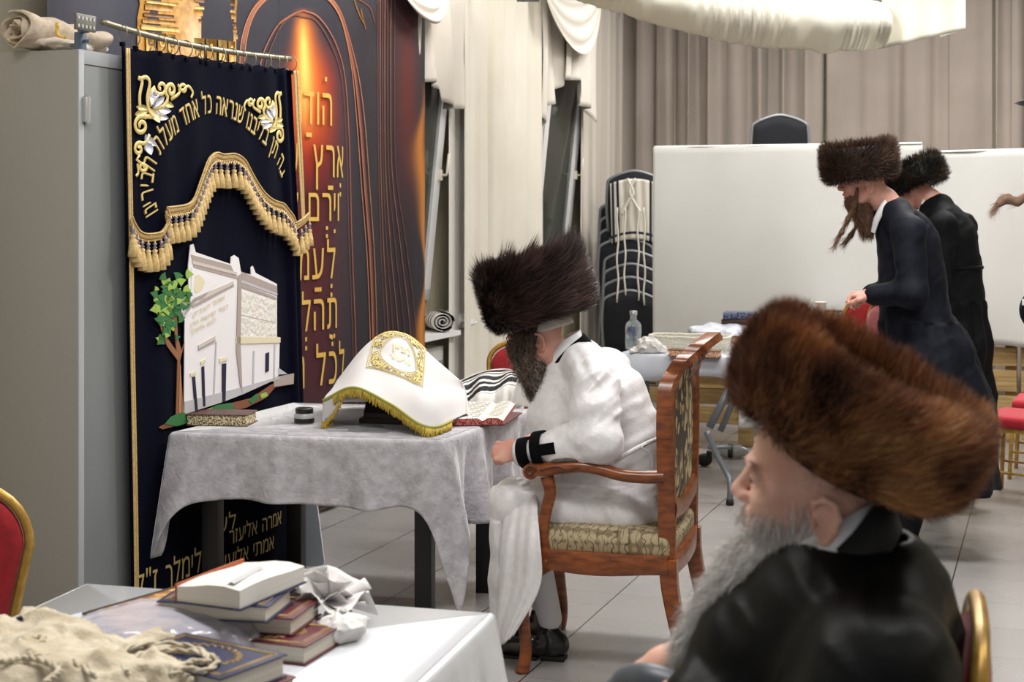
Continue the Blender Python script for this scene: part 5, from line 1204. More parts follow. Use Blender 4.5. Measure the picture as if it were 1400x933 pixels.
# coat belt seam
g = G(); g.tube([LD(1334, 366, y)*A3(0, 0, 1)+A3(-.155*math.cos(t)+LD(1300, 366, 0)[0], .165*math.sin(t), 0) for t in np.linspace(0, 2*PI, 30)[:-1] for y in (0,)], .012, 8, closed=True, flat=(Z3, 1)); FD.put(g).build('coat_belt', blk_f, pD)
# E: just outside the right edge, black hat, flying sidelock
FE = Fig(A3(1.80, 4.5, 0), (-.95, .1)); LE = FE.L
hp = LE(1484, 186, 0)
pE, Rq = standing(FE, hp, .15, [(LE(1530, 310, 0), .09), (LE(1545, 370, 0), .13), (LE(1548, 480, 0), .145), (LE(1550, 570, 0), .155)], LE(1530, 350, .18), LE(1424, 424, .20), LE(1500, 400, .0), LE(1500, 470, -.22), LE(1500, 440, -.05), [(LE(1560, 640, 0), .20), (LE(1575, 800, 0), .22), (LE(1580, 900, 0), .22)], blk_f, 'person cut off by the right edge, black hat brim, loose sidelock and dark sleeve', step=.012, sleeveR=.055)
PE = {'o': pE, '_fig': FE}
g = G(); hc = hatpos(FE, 1490, 136); hu = hat_up(FE, .08, 0); g.lathe([(.001, .12), (.07, .125), (.086, .10), (.092, .02), (.10, .004), (.17, .0), (.212, .014), (.215, .008), (.17, -.008), (.09, -.006), (.001, -.006)], hc, frame(hu, A3(0, 1, 0)), 48); g.build('brimmed_hat', mat('black_felt', '0b0b10', .8, sheen=.3), pE)
beard(PE, None, 700, [(LE(1465, 225, .07), .012), (LE(1430, 262, .07), .013), (LE(1405, 268, .07), .012), (LE(1390, 276, .07), .010), (LE(1376, 271, .07), .008), (LE(1366, 278, .07), .006), (LE(1360, 288, .07), .003)], .035, [fmat('lock0', '8f6f5e'), fmat('lock1', '9c7c6a'), fmat('lock2', 'b89a88')], .9, .002, name='sidelock', seed=12, spread=.05)
g = G(); w0 = LE(1406, 412, .20)+A3(.012, .052, 0); g.box(w0, (.035, .006, .018), None, 0, .003); FE.put(g).build('shirt_cuff', MATS['white_shirt'], pE)
g = G(); g.ell(hp+A3(-.022, 0, .055), (.094, .082, .085), None, 16); FE.put(g).build('hair', fmat('short_hair', '2e221b', .7), pE)
# ================================================================ carved armchair of the reader
woodm = mat('mahogany_varnish', '8a4a1e', .3, col2='5f2e12', scale=5, stretch=(3, 3, 12), coat=.12, bump=.03, bscale=60)
wood_d = mat('dark_carved_wood', '3a1a0e', .4)  # darker brown wood for the carved scroll lines
def CW(s, w, z): return FN+bdir*s+wdir*w+Z3*z
def cs_(x, y, w=0.): return hit(x, y, FN+w*wdir, bdir)
RC = np.stack([bdir, wdir, Z3], 1)
arm = thing('armchair', 'carved reddish wooden armchair with patterned upholstery under the reader in white', 'armchair', CW(.26, .275, 0))
def wtube(g, pts, rads, flatax=None, fl=1., n=12, m=30, mi=0):
    q = catmull(pts, m); r = np.interp(np.linspace(0, 1, m), np.linspace(0, 1, len(rads)), rads); g.tube(q, r, n, mi, flat=None if flatax is None else (flatax, fl)); return g
def legpts(px, w, dw=0): out = []; 
for w, pxs, rr in ((0., [(752, 768), (722, 785), (712, 808), (716, 850), (719, 890), (714, 921)], [.040, .036, .026, .023, .023, .030]), (.55, None, None)):
    base = [cs_(x, y, 0.) for x, y in ((752, 768), (722, 785), (712, 808), (716, 850), (719, 890), (714, 921))]
    pts = [CW(s, w, z) for s, z in base]; pts[-1][2] = .0; pts[0][2] = .40
    g = G(); wtube(g, pts, [.040, .036, .026, .023, .023, .028], bdir, .9); g.tube([pts[0]-Z3*.01, pts[0]+Z3*.03], .034, 12); g.build('leg', woodm, arm)
for w in (0., .55):
    zz = [.42, .33, .22, .1, 0.]; ss = [.50, .505, .525, .552, .58]; g = G(); pts = [CW(s, w, z) for s, z in zip(ss, zz)]
    q = catmull(pts, 20); rows = []
    for i, p in enumerate(q):
        h1 = .030-.007*i/19; h2 = .026-.006*i/19
        rows.append([p+bdir*a*h1+wdir*c*h2 for a, c in ((-1, -.8), (-.8, -1), (.8, -1), (1, -.8), (1, .8), (.8, 1), (-.8, 1), (-1, .8))])
    g.grid(np.array(rows), wrap=True); g.add(np.array(rows[0]), [tuple(range(8))]); g.add(np.array(rows[-1]), [tuple(range(8))[::-1]]); g.build('leg', woodm, arm, fixn=True, angle=35)
# seat rails with a curved lower edge
g = G(); n = 30
def railseg(p0, p1, out, zt, zb0, sag, th=.028):
    rows = []
    for i in range(n):
        t = i/(n-1); p = p0+(p1-p0)*t+out*(.018*math.sin(t*PI)); zb = zb0-sag*math.sin(t*PI)**2*1.0+.010*math.sin(t*PI*2)*0
        rows.append([p+Z3*zb-out*th, p+Z3*zb, p+Z3*(zb+.008)+out*.004, p+Z3*(zt-.008)+out*.004, p+Z3*zt, p+Z3*zt-out*th])
    g.grid(np.array(rows), wrap=True); g.add(rows[0], [tuple(range(6))]); g.add(rows[-1], [tuple(range(6))[::-1]])
railseg(CW(.0, -.025, 0), CW(.50, -.025, 0), -wdir, .435, .372, .012); railseg(CW(.0, .575, 0), CW(.50, .575, 0), wdir, .435, .372, .012)
railseg(CW(-.03, 0, 0), CW(-.03, .55, 0), -bdir, .435, .372, .02); railseg(CW(.515, .0, 0), CW(.515, .55, 0), bdir, .435, .36, .0)
g.build('seat_rail', woodm, arm, fixn=True, angle=40)
def brocade(name, c1, c2, c3, scale, rand=.35):
    m = bpy.data.materials.new(name); m.use_nodes = True; nt = m.node_tree; L = nt.links.new; b = nt.nodes['Principled BSDF']; N = nt.nodes.new
    tc = N('ShaderNodeTexCoord'); mp = N('ShaderNodeMapping'); mp.inputs['Rotation'].default_value = (0, 0, TH); L(tc.outputs['Object'], mp.inputs[0])
    ns = N('ShaderNodeTexNoise'); ns.inputs['Scale'].default_value = scale*.6; ns.inputs['Distortion'].default_value = 1.6; ns.inputs['Detail'].default_value = 2; L(mp.outputs[0], ns.inputs[0])
    vo = N('ShaderNodeTexVoronoi'); vo.inputs['Scale'].default_value = scale; vo.inputs['Randomness'].default_value = rand; L(mp.outputs[0], vo.inputs['Vector'])
    wv = N('ShaderNodeTexWave'); wv.inputs['Scale'].default_value = scale*.45; wv.inputs['Distortion'].default_value = 9; wv.inputs['Detail'].default_value = 1.5; wv.inputs['Detail Scale'].default_value = 1.6; L(mp.outputs[0], wv.inputs[0])
    r1 = N('ShaderNodeValToRGB'); L(vo.outputs['Distance'], r1.inputs[0]); e = r1.color_ramp; e.elements[0].position = .0; e.elements[0].color = lin(c2)+(1,); e.elements[1].position = .2; e.elements[1].color = lin(c1)+(1,); q = e.elements.new(.52); q.color = lin(c1)+(1,); q = e.elements.new(.6); q.color = lin(c3)+(1,)
    r2 = N('ShaderNodeValToRGB'); L(wv.outputs[0], r2.inputs[0]); r2.color_ramp.interpolation = 'LINEAR'; r2.color_ramp.elements[0].position = .42; r2.color_ramp.elements[1].position = .5; r2.color_ramp.elements[0].color = (0, 0, 0, 1); r2.color_ramp.elements[1].color = (1, 1, 1, 1)
    mx = N('ShaderNodeMix'); mx.data_type = 'RGBA'; L(r2.outputs[0], mx.inputs[0]); mx.inputs[6].default_value = lin(c2)+(1,); L(r1.outputs[0], mx.inputs[7]); L(mx.outputs[2], b.inputs['Base Color']); b.inputs['Roughness'].default_value = .75
    mm = N('ShaderNodeBump'); mm.inputs['Strength'].default_value = .2; mm.inputs['Distance'].default_value = .003; L(r2.outputs[0], mm.inputs['Height']); L(mm.outputs[0], b.inputs['Normal'])
    return m, r2
seat_br, r2_ = brocade('seat_brocade', 'a39474', '4a3f30', '7b6b50', 27, .12); r2_.color_ramp.elements[0].position = .0; r2_.color_ramp.elements[1].position = .06
back_br, _r = brocade('back_brocade', 'b09d72', '40352a', '6c5a3f', 16, .8); _r.color_ramp.elements[0].position = .22; _r.color_ramp.elements[1].position = .30
b = Body(np.arange(-.38, .40, .009), np.arange(-.36, .36, .009), np.arange(.40, .56, .006))
b.box((0.0, 0, .455), (.268, .288, .048), .035, None, .01); b.ell((0, 0, .49), (.22, .24, .030), None, .05)
v, f = b.mesh(); g = G().add(v, f).xf(RC, CW(.245, .275, 0)); g.build('seat', seat_br, arm)
# back frame outline in (w,z), bowed along s
def bs_(z): return .50+ (0 if z < .98 else 3.4*(z-.98)**2+.05*(z-.98))
outer = [(0, .42), (-.006, .55), (-.022, .66), (-.040, .78), (-.046, .88), (-.034, .96), (-.012, 1.015), (.022, 1.045), (.028, 1.052), (.036, 1.092), (.085, 1.108), (.118, 1.106), (.14, 1.135), (.20, 1.155), (.275, 1.165)]
inner = [(.048, .42), (.044, .55), (.035, .66), (.026, .78), (.026, .88), (.040, .945), (.062, .975), (.085, .992), (.10, 1.0), (.12, 1.008), (.15, 1.018), (.175, 1.025), (.20, 1.03), (.235, 1.034), (.275, 1.036)]
mir = lambda L_: L_+[(.55-w, z) for w, z in L_[:-1][::-1]]
oc, ic = catmull(mir(outer), 140), catmull(mir(inner), 140)
rows = []
for (w0, z0), (w1, z1) in zip(oc, ic):
    wm, zm = (w0+w1)/2, (z0+z1)/2
    rows.append([CW(bs_(z0)-.034, w0, z0), CW(bs_(z0)+.012, w0, z0), CW(bs_(z0)+.022, w0*.8+w1*.2, z0*.8+z1*.2), CW(bs_(zm)+.016, wm, zm), CW(bs_(z1)+.020, w0*.15+w1*.85, z0*.15+z1*.85), CW(bs_(z1)+.010, w1, z1), CW(bs_(z1)-.030, w1, z1), CW(bs_(zm)-.040, wm, zm)])
g = G(); g.grid(np.array(rows), wrap=True); g.add(rows[0], [tuple(range(8))]); g.add(rows[-1], [tuple(range(8))[::-1]])
# bottom rail of the back
rr_ = []
for t in np.linspace(0, 1, 20):
    w = .03+.49*t; zt = .625-.035*math.sin(t*PI); zb = .555-.02*math.sin(t*PI); rr_.append([CW(.486, w, zb), CW(.52, w, zb), CW(.524, w, (zb+zt)/2), CW(.516, w, zt), CW(.486, w, zt)])
g.grid(np.array(rr_), wrap=True)
for sg in (0, 1):     # carved scrolls on the crest
    for k in range(2):
        c_w, c_z, r_ = (.12, 1.075, .028) if k == 0 else (.20, 1.10, .026)
        sp_ = []
        for t in np.linspace(0, 1, 26): an = t*2*PI*1.4; r2 = r_*(1-.75*t); w = c_w+r2*math.cos(an+2.5); w = w if sg == 0 else .55-w; sp_.append(CW(bs_(c_z)+.022, w, c_z+r2*math.sin(an+2.5)))
        g.tube(sp_, .0045, 6)
g.build('backrest_frame', woodm, arm, fixn=True, angle=50)
g = G(); n = 24; rows = []
lowc = [(.045+.46*t, .60-.03*math.sin(t*PI)) for t in np.linspace(0, 1, 20)]
for side, ds in ((1, .012), (-1, -.012)):
    pts = []
    for i in range(22):
        z = .59+(1.03-.59)*i/21
        wl = np.interp(z, [p[1] for p in inner[1:]], [p[0] for p in inner[1:]]); row = []
        for j in range(17):
            t = j/16; w = wl+(.55-2*wl)*t; row.append(CW(bs_(z)+ds*(.3+1.0*math.sin(t*PI)**.5*math.sin(i/21*PI)**.5), w, z))
        pts.append(row)
    g.grid(np.array(pts))
g.build('back_panel', back_br, arm, fixn=True)
for w in (-.012, .562):
    ap_ = [cs_(x, y, -.012) for x, y in ((908, 652), (880, 652), (850, 649), (820, 641), (795, 637), (765, 639), (742, 642), (728, 641))]
    pts = [CW(s, w+(.012 if w > 0 else -.012)*math.sin(i/7*PI), z) for i, (s, z) in enumerate(ap_)]
    g = G(); wtube(g, pts, [.023, .023, .022, .021, .022, .024, .024, .021], wdir, 1.15, 12, 40)
    sc0 = pts[-1]-Z3*.006; g.tube([sc0-wdir*.03, sc0+wdir*.03], .027, 20)
    o = g.build('armrest', woodm, arm, angle=60)
    g = G(); 
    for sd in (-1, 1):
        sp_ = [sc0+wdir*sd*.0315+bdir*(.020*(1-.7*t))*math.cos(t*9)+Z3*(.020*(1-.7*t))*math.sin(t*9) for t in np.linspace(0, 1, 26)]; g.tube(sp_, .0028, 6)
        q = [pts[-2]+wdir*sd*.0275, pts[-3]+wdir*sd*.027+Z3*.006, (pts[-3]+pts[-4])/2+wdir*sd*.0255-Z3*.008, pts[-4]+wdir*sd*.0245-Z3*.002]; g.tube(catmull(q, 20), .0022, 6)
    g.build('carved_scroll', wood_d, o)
    g = G(); pd = [pts[2]*.3+pts[3]*.7+Z3*.020, pts[3]*.6+pts[4]*.4+Z3*.027, pts[4]+Z3*.028, pts[5]+Z3*.027, pts[5]*.5+pts[6]*.5+Z3*.022]
    wtube(g, pd, [.008, .022, .024, .022, .008], Z3, .62, 14, 24); g.build('arm_pad', mat('worn_arm_pad', '6e6459', .8, col2='4c443c', scale=60), o)
    po = [cs_(x, y, -.012) for x, y in ((748, 652), (752, 675), (745, 705), (742, 735), (748, 772))]
    g = G(); wtube(g, [CW(s, w, z) for s, z in po], [.024, .021, .021, .022, .026], wdir, .8, 12, 30); g.build('arm_support', woodm, arm)
# ================================================================ banquet chairs
goldp = mat('gold_paint', 'c39b4c', .35, metal=.45, col2='a88238', scale=30); redv = mat('red_velvet', 'a3121e', .75, sheen=.25, col2='8c0f19', scale=40)
redv2 = mat('crimson_velvet', 'b51c2e', .75, sheen=.25)
def banquet(label, loc, face, H=.92, wtop=.38, wbot=.34, round_=.10, group=None, red=redv, seatz=.46, full=True, name='banquet_chair'):
    f_ = unit(A3(face[0], face[1], 0)); l_ = np.cross(Z3, f_); M_ = np.stack([f_, l_, Z3], 1); t = thing(name, label, 'chair', A3(loc[0], loc[1], 0), 0, group)
    W_ = lambda p: M_@A3(*p)+A3(loc[0], loc[1], 0)
    # back outline: (y,z)
    zb = seatz+.06; half = lambda z: wbot/2+(wtop-wbot)/2*np.clip((z-zb)/(H-round_-zb), 0, 1)
    pr = [(half(z), z) for z in np.linspace(zb, H-round_, 8)]
    for a in np.linspace(0, PI/2, 9)[1:]: pr.append(((wtop/2)*math.cos(a)**.75 if a < PI/2-.01 else 0, H-round_+round_*math.sin(a)))
    out = pr+[(-y, z) for y, z in pr[:-1][::-1]]; lean = lambda z: -.19-.12*(z-seatz)
    pts = [W_((lean(z), y, z)) for y, z in out]
    g = G(); g.tube(pts, .0125, 10); g.build('back_frame', goldp, t)
    g = G(); c = A3(0, (zb+H)/2)
    for sd in (1, -1):
        ring = []
        for k, (sc_, th) in enumerate(((.93, .004), (.90, .016), (.78, .022), (.4, .026), (.02, .027))): ring.append([W_((lean(z*sc_+c[1]*(1-sc_))+sd*th, y*sc_, z*sc_+c[1]*(1-sc_))) for y, z in out+[(-out[0][0]*.0, zb)]])
        g.grid(np.array(ring), wrap=True)
    g.build('backrest', red, t, fixn=True)
    b = Body(np.arange(-.25, .25, .012), np.arange(-.25, .25, .012), np.arange(seatz-.09, seatz+.03, .008)); b.box((0, 0, seatz-.035), (.21, .205, .035), .028, None, .01); v, f = b.mesh()
    G().add(v, f).xf(M_, A3(loc[0], loc[1], 0)).build('seat', red, t)
    g = G(); q = [W_((x, y, seatz-.08)) for x, y in ((.2, .19), (.2, -.19), (-.19, -.18), (-.19, .18))]; g.tube(q, .011, 8, closed=True); g.build('seat_frame', goldp, t)
    for x, y, x2 in ((.20, .19, .22), (.20, -.19, .22), (-.185, .175, -.24), (-.185, -.175, -.24)):
        g = G(); g.tube([W_((x, y, seatz-.075)), W_((x2, y*1.05, 0))], .0125, 8); 
        if x < 0: g.tube([W_((x, y, seatz-.075)), W_((lean(zb), wbot/2*np.sign(y), zb+.02))], .0125, 8)
        g.build('leg', goldp, t)
    g = G(); g.tube([W_((.21, .19, seatz-.17)), W_((.21, -.19, seatz-.17))], .008, 8); g.tube([W_((.205, .195, .16)), W_((-.22, .185, .16))], .007, 8); g.tube([W_((.205, -.195, .16)), W_((-.22, -.185, .16))], .007, 8); g.build('stretcher', goldp, t)
    return t
fl_ = P(1345, 600, 2.02)
banquet('gold-framed red banquet chair behind the foreground person in black', A3(.605, 2.125, 0)-bdir*.205, -bdir, H=1.035, wtop=.40, wbot=.36)
banquet('gold-framed red chair with worn frame cut off by the left edge', A3(-1.465, 3.95, 0), (-.25, 1), H=.915, wtop=.40, wbot=.30, round_=.16)
cR = A3(*P(1372, 668, 8.5)[:2], 0)
banquet('red-seated gold-framed chair at the right edge beyond the foreground fur hat', A3(2.835, 8.27, 0), (-.76, .64), H=.92, red=redv2, group=None, seatz=.47)
banquet('second red-seated chair at the right edge, partly hidden behind another red chair', A3(3.22, 8.95, 0), (-.9, .4), H=.92, red=redv2, seatz=.47)
banquet('gold-framed red chair with pointed back before the tall standing person, facing the partition', A3(2.14, 9.62, 0), (-.25, .97), H=1.05, round_=.2, wtop=.30, wbot=.34)
banquet('gold-framed red chair turned sideways right behind the pointed-back chair', A3(1.96, 8.98, 0), (-1, -.10), H=1.03, round_=.1)
banquet('gold-framed chair draped with a striped shawl behind the white-clothed table', A3(.0, 6.85, 0), (-.30, -.95), H=.97)
# ================================================================ back of the room: partition, pallet boards, stacked chairs
PA0 = A3(P(895, 300, 11.)[0], 11., 0)
def PT(t, z, o=0.): return PA0+V*t-U*o+Z3*z
sheetm = mat('white_sheet', 'cbcbc8', .8, col2='c5c5c1', scale=1.5); 
def sheet(t0, t1, zt, zb, lab, seed, o=.0, dz=0., nf=5):
    n = 90; nz = 30; pts = np.zeros((n, nz, 3)); pb = np.zeros((8, nz, 3))
    for i in range(n):
        for j in range(nz):
            a = i/(n-1); s = j/(nz-1); w = .024*math.sin(a*nf*2.2+seed+.4*math.sin(a*7))*(.3+s)+.004*math.sin(a*nf*5.3+s*3)+.012*float(noise3(A3(a*7, s*2, seed)))
            pts[i, j] = PT(t0+(t1-t0)*a, zt+dz*a-(zt-zb)*s+.012*s*math.sin(a*19+seed), o+w)
    top = np.stack([[PT(t0+(t1-t0)*i/(n-1), zt+dz*i/(n-1)+.012*math.sin(b*PI), o-.05*b) for b in np.linspace(0, 1, 6)] for i in range(n)])
    g = G(); g.grid(pts); g.grid(top); back = np.stack([[PT(t0+(t1-t0)*i/(n-1), zt+dz*i/(n-1)-.4*b, o-.05) for b in np.linspace(0, 1, 3)] for i in range(n)]); g.grid(back)
    tag(g.build('partition_sheet', sheetm, solid=.003), lab, 'sheet')
sheet(0, 1.90, 2.045, .64, 'white sheet hung over the left half of the fence partition', 1, .03)
sheet(1.905, 3.9, 1.985, .66, 'white sheet hung over the right half of the fence partition', 4, -.02, dz=.03)
palw = mat('pallet_pine', 'b49a68', .75, col2='96794a', scale=4, stretch=(1, 1, 14), bump=.1, bscale=40)
fence = thing('pallet_fence', 'pine pallet fence under the white partition sheets', 'fence', PT(1.9, 0, -.08))
for k, z in enumerate(np.arange(.09, 1.9, .165)):
    for t0, t1 in ((.05, 1.28), (1.30, 2.52), (2.54, 3.85)):
        g = G(); g.box(PT((t0+t1)/2, z, -.10+.012*(k % 2)), (t1-t0-.01, .02, .125+.02*((k+int(t0*3)) % 2)), np.stack([V, U, Z3], 1), 0, .003); g.build('board', palw, fence, angle=40)
for t in (.1, 1.25, 1.35, 2.48, 2.6, 3.8):
    g = G(); g.box(PT(t, .96, -.145), (.08, .045, 1.9), np.stack([V, U, Z3], 1), 0, .004); g.build('upright', palw, fence, angle=40)
# stacks of dark chairs with grey frames
frg = mat('grey_chair_frame', '8d9094', .4, metal=.4); navyf = mat('navy_upholstery', '11131c', .85, sheen=.15)
def stack_chair(label, loc, rz, group, drape=False):
    t = thing('stacking_chair', label, 'chair', loc, rz, group)
    Mx = np.array(WM[t.name])[:3, :3]; W_ = lambda p: Mx@A3(*p)+A3(*loc)
    hw = .225
    pr = [(hw, .42), (hw+.01, .62), (hw, .80), (hw*.92, .855), (hw*.5, .90), (0, .925)]
    out = catmull(pr+[(-y, z) for y, z in pr[:-1][::-1]], 40); ln = lambda z: -.20-.16*(z-.42)
    g = G(); g.tube([W_((ln(z), y, z)) for y, z in out], .013, 8); g.build('back_frame', frg, t)
    g = G()
    for sd in (1, -1):
        ring = [[W_((ln(.64+(z-.64)*sc_)+sd*th, y*sc_, .64+(z-.64)*sc_)) for y, z in out] for sc_, th in ((.955, .003), (.93, .014), (.7, .02), (.02, .021))]
        g.grid(np.array(ring), wrap=True)
    g.build('backrest', navyf, t, fixn=True)
    b = Body(np.arange(-.26, .26, .02), np.arange(-.26, .26, .02), np.arange(.38, .50, .01)); b.box((0, 0, .435), (.215, .215, .032), .025, None, .01); v, f = b.mesh(); v = v@Mx.T+A3(*loc); G().add(v, f).build('seat', navyf, t)
    for y in (-1, 1):
        g = G(); g.tube([W_((.20, y*.21, .41)), W_((.215, y*.225, 0))], .012, 8); g.build('leg', frg, t)
        g = G(); g.tube([W_((-.19, y*.21, .41)), W_((-.25, y*.225, 0))], .012, 8); g.build('leg', frg, t)
    return t
ST = A3(*P(866, 400, 12.6)[:2], 0)
rzs = math.atan2(.98, .18)
first = stack_chair('x', ST, rzs, 'stacked dark chairs beside the partition')
fd = A3(math.cos(rzs), math.sin(rzs), 0)
offs = [0, .135, .27, .405, .54, .675, .81, .945, 1.03]
zoff = [0, .108, .216, .324, .432, .54, .648, .756, .985]
chs = [first]+[copy_tree(first) for _ in range(8)]
for k, c in enumerate(chs):
    side = .0; p = ST+fd*(.030*k)+Z3*(zoff[k])+A3(-.05 if k > 3 else 0, 0, 0)
    if k == 8: p = ST+fd*.06+A3(.03, 0, zoff[8])
    c.location = Vector(p); WM[c.name] = Matrix.Translation(Vector(p)) @ Matrix.Rotation(rzs, 4, 'Z')
for c, l_ in zip(chs, ('lowest navy chair of the grey-framed stack left of the partition', 'navy stacked chair, second from the floor, left of the partition', 'navy stacked chair, third from the floor, left of the partition', 'navy stacked chair, fourth from the floor, left of the partition', 'navy stacked chair in the middle of the stack left of the partition', 'navy stacked chair, fourth from the top, left of the partition', 'navy stacked chair, third from the top, left of the partition', 'navy stacked chair just under the topmost, left of the partition', 'topmost chair of the stack, carrying a cream shawl with dark stripes')): c['label'] = l_
# shawl with tassels on the topmost chair
cW = lambda p: np.array(Matrix.Rotation(rzs, 3, 'Z'))@A3(*p)+A3(*chs[8].location)
wc = mat('cream_wool_stripe', 'd2ccbf', .9, sheen=.2); dk = mat('dark_stripe', '1c2030', .85)
g = G(); n = 41; nz = 24; pts = np.zeros((n, nz, 3)); mi = np.zeros((n-1, nz-1), int)
for i in range(n):
    y = -.22+.42*i/(n-1)
    for j in range(nz): s = j/(nz-1); z = .86-.05*(y/.22)**2-s*.50; pts[i, j] = cW((-.20-.16*(z-.42)-.035+.006*math.sin(i*.9+s*2)-.03*s, y*(1-.04*s), z))
for i in range(n-1):
    mi[i, :] = 1 if (i in (1, 2, 3, 4, 7, 8) or i in (33, 34, 37, 38)) else 0
    mi[i, 20] = 1
g.grid(pts, 0); g.m[-1] = mi.reshape(-1); 
for y, l_ in ((-.09, .50), (-.04, .46), (.07, .42), (.13, .48)):
    zz = .38; st = [cW((-.36+.004*math.sin(q*20), y+.006*math.sin(q*14+y*50), .62-q*(.3+l_))) for q in np.linspace(0, 1, 20)]; g.tube(st, .006, 6)
g.tube(catmull([cW((-.36, -.02, .86)), cW((-.36, .03, .76)), cW((-.355, -.01, .66)), cW((-.35, -.06, .58))], 20), .011, 6); g.tube(catmull([cW((-.36, .05, .86)), cW((-.36, 0, .74)), cW((-.355, .05, .66)), cW((-.35, .10, .56))], 20), .010, 6)
tag(g.build('prayer_shawl', [wc, dk], solid=.004), 'cream shawl with dark stripes and long tassels hung on the stacked chairs', 'shawl')
# second stack peeking over the partition
S2 = A3(*P(1066, 400, 12.5)[:2], 0)
for k, lab in enumerate(('lower of the two dark chair backs showing above the partition', 'upper of the two dark chair backs showing above the partition')):
    c = copy_tree(first); p = S2+Z3*(1.36+.075*k)-A3(0, .02, 0)*k; c.location = Vector(p); c['label'] = lab; c['group'] = 'stacked dark chairs behind the partition'; WM[c.name] = Matrix.Translation(Vector(p))@Matrix.Rotation(rzs, 4, 'Z')
# ================================================================ draped canopy below the ceiling
can = mat('canopy_cloth', 'e9e6dc', .7, sheen=.2)
nt = can.node_tree; bb = nt.nodes['Principled BSDF']; bb.inputs['Transmission Weight'].default_value = 0
tr = nt.nodes.new('ShaderNodeBsdfTranslucent'); tr.inputs[0].default_value = lin('efece2')+(1,); ms = nt.nodes.new('ShaderNodeMixShader'); ms.inputs[0].default_value = .42
nt.links.new(bb.outputs[0], ms.inputs[1]); nt.links.new(tr.outputs[0], ms.inputs[2]); nt.links.new(ms.outputs[0], nt.nodes['Material Output'].inputs[0])
YC = 7.6
hx = [705, 740, 775, 800, 830, 855, 885, 905, 940, 962, 985, 1010, 1035, 1060, 1085, 1110, 1120, 1135, 1150, 1165, 1185, 1200, 1210]
hy = [-30, -14, -2, 4, 14, 19, 31, 36, 44, 50, 56, 60, 65, 66.5, 67, 69, 73, 73, 68, 70, 69, 66, 66]
n = 260; nz = 26; pts = np.zeros((n, nz, 3))
for i in range(n):
    x = 705+505*i/(n-1); Yc = YC+.5-1.0*i/(n-1); yb = np.interp(x, hx, hy); fr = x*.085+2*math.sin(x*.031)
    yt = min(yb-24, 10-0.00*x)-8; yt = np.interp(x, (705, 780, 1210), (-70, -34, 4)) if True else yt
    for j in range(nz):
        s = j/(nz-1); y = yt+(yb-yt)*s; pl = .018*math.sin(fr*2.2+s*1.5)+.012*math.sin(fr*5+s); bul = .16*math.sin(min(1, s*1.0)*PI)**.8
        p = P(x, y, Yc); p = p-A3(0, 1, 0)*(bul+pl)
        if x > 1148: p = p-A3(0, 1, 0)*.02*math.sin(x*1.1)*s
        pts[i, j] = p
g = G(); g.grid(pts)
top = np.stack([pts[:, 0], pts[:, 0]+A3(0, .7, .12), pts[:, 0]+A3(0, 1.5, .3)], 1); g.grid(top)
bot = np.stack([pts[:, -1], pts[:, -1]+A3(0, .35, .10), pts[:, -1]+A3(0, .9, .22), pts[:, -1]+A3(0, 1.5, .25)], 1); g.grid(bot)
tag(g.build('canopy_drape', can, solid=.002), 'gathered white swag of the draped canopy hanging under the ceiling light', 'drape')
n = 40; pts = np.zeros((n, 20, 3))
for i in range(n):
    x = 1206+114*i/(n-1); Yc = 7.1-.5*i/(n-1)
    for j in range(20): s = j/19; yb = 66-26*i/(n-1); yt = -60; pts[i, j] = P(x+(0 if i < n-1 else 0), yt+(yb-yt)*s, Yc+.03*math.sin(s*PI)+.01*math.sin(i*.5))
g = G(); g.grid(pts); e_ = pts[-1]; e2 = pts[-1]+A3(.03, .5, .02); g.grid(np.stack([e_, e2])); bt = pts[:, -1]; g.grid(np.stack([bt, bt+A3(0, .5, .05), bt+A3(0, 1.6, .3)], 1))
tag(g.build('canopy_drape', can, solid=.002), 'smooth bright white panel at the right end of the draped canopy', 'drape')
g = G(); c0 = P(1150, 20, 7.9); g.box(c0+A3(0, .1, .30), (1.6, .14, .05), None, 0, .01); g.box(c0+A3(0, .1, .265), (1.5, .05, .03), None, 1, .01)
tag(g.build('tube_lamp', [white_pvc, mat('lamp_tube', 'ffffff', .4, emis=('fff6e6', 9.))], angle=40), 'ceiling tube lamp glowing behind the white canopy cloth', 'lamp')
g = G(); q = P(722, 0, 8.6); g.box(q+A3(0, 0, .02), (.13, .10, .05), None, 0, .005); g.box(q+A3(.10, 0, .035), (.05, .08, .04), None, 0, .004); g.tube([q+Z3*.03, A3(q[0], q[1], HR)], .008, 6)
tag(g.build('ceiling_fitting', mat('fitting_grey', '7d7d80', .5)), 'small grey ceiling fitting at the top between the two window swags', 'fitting')
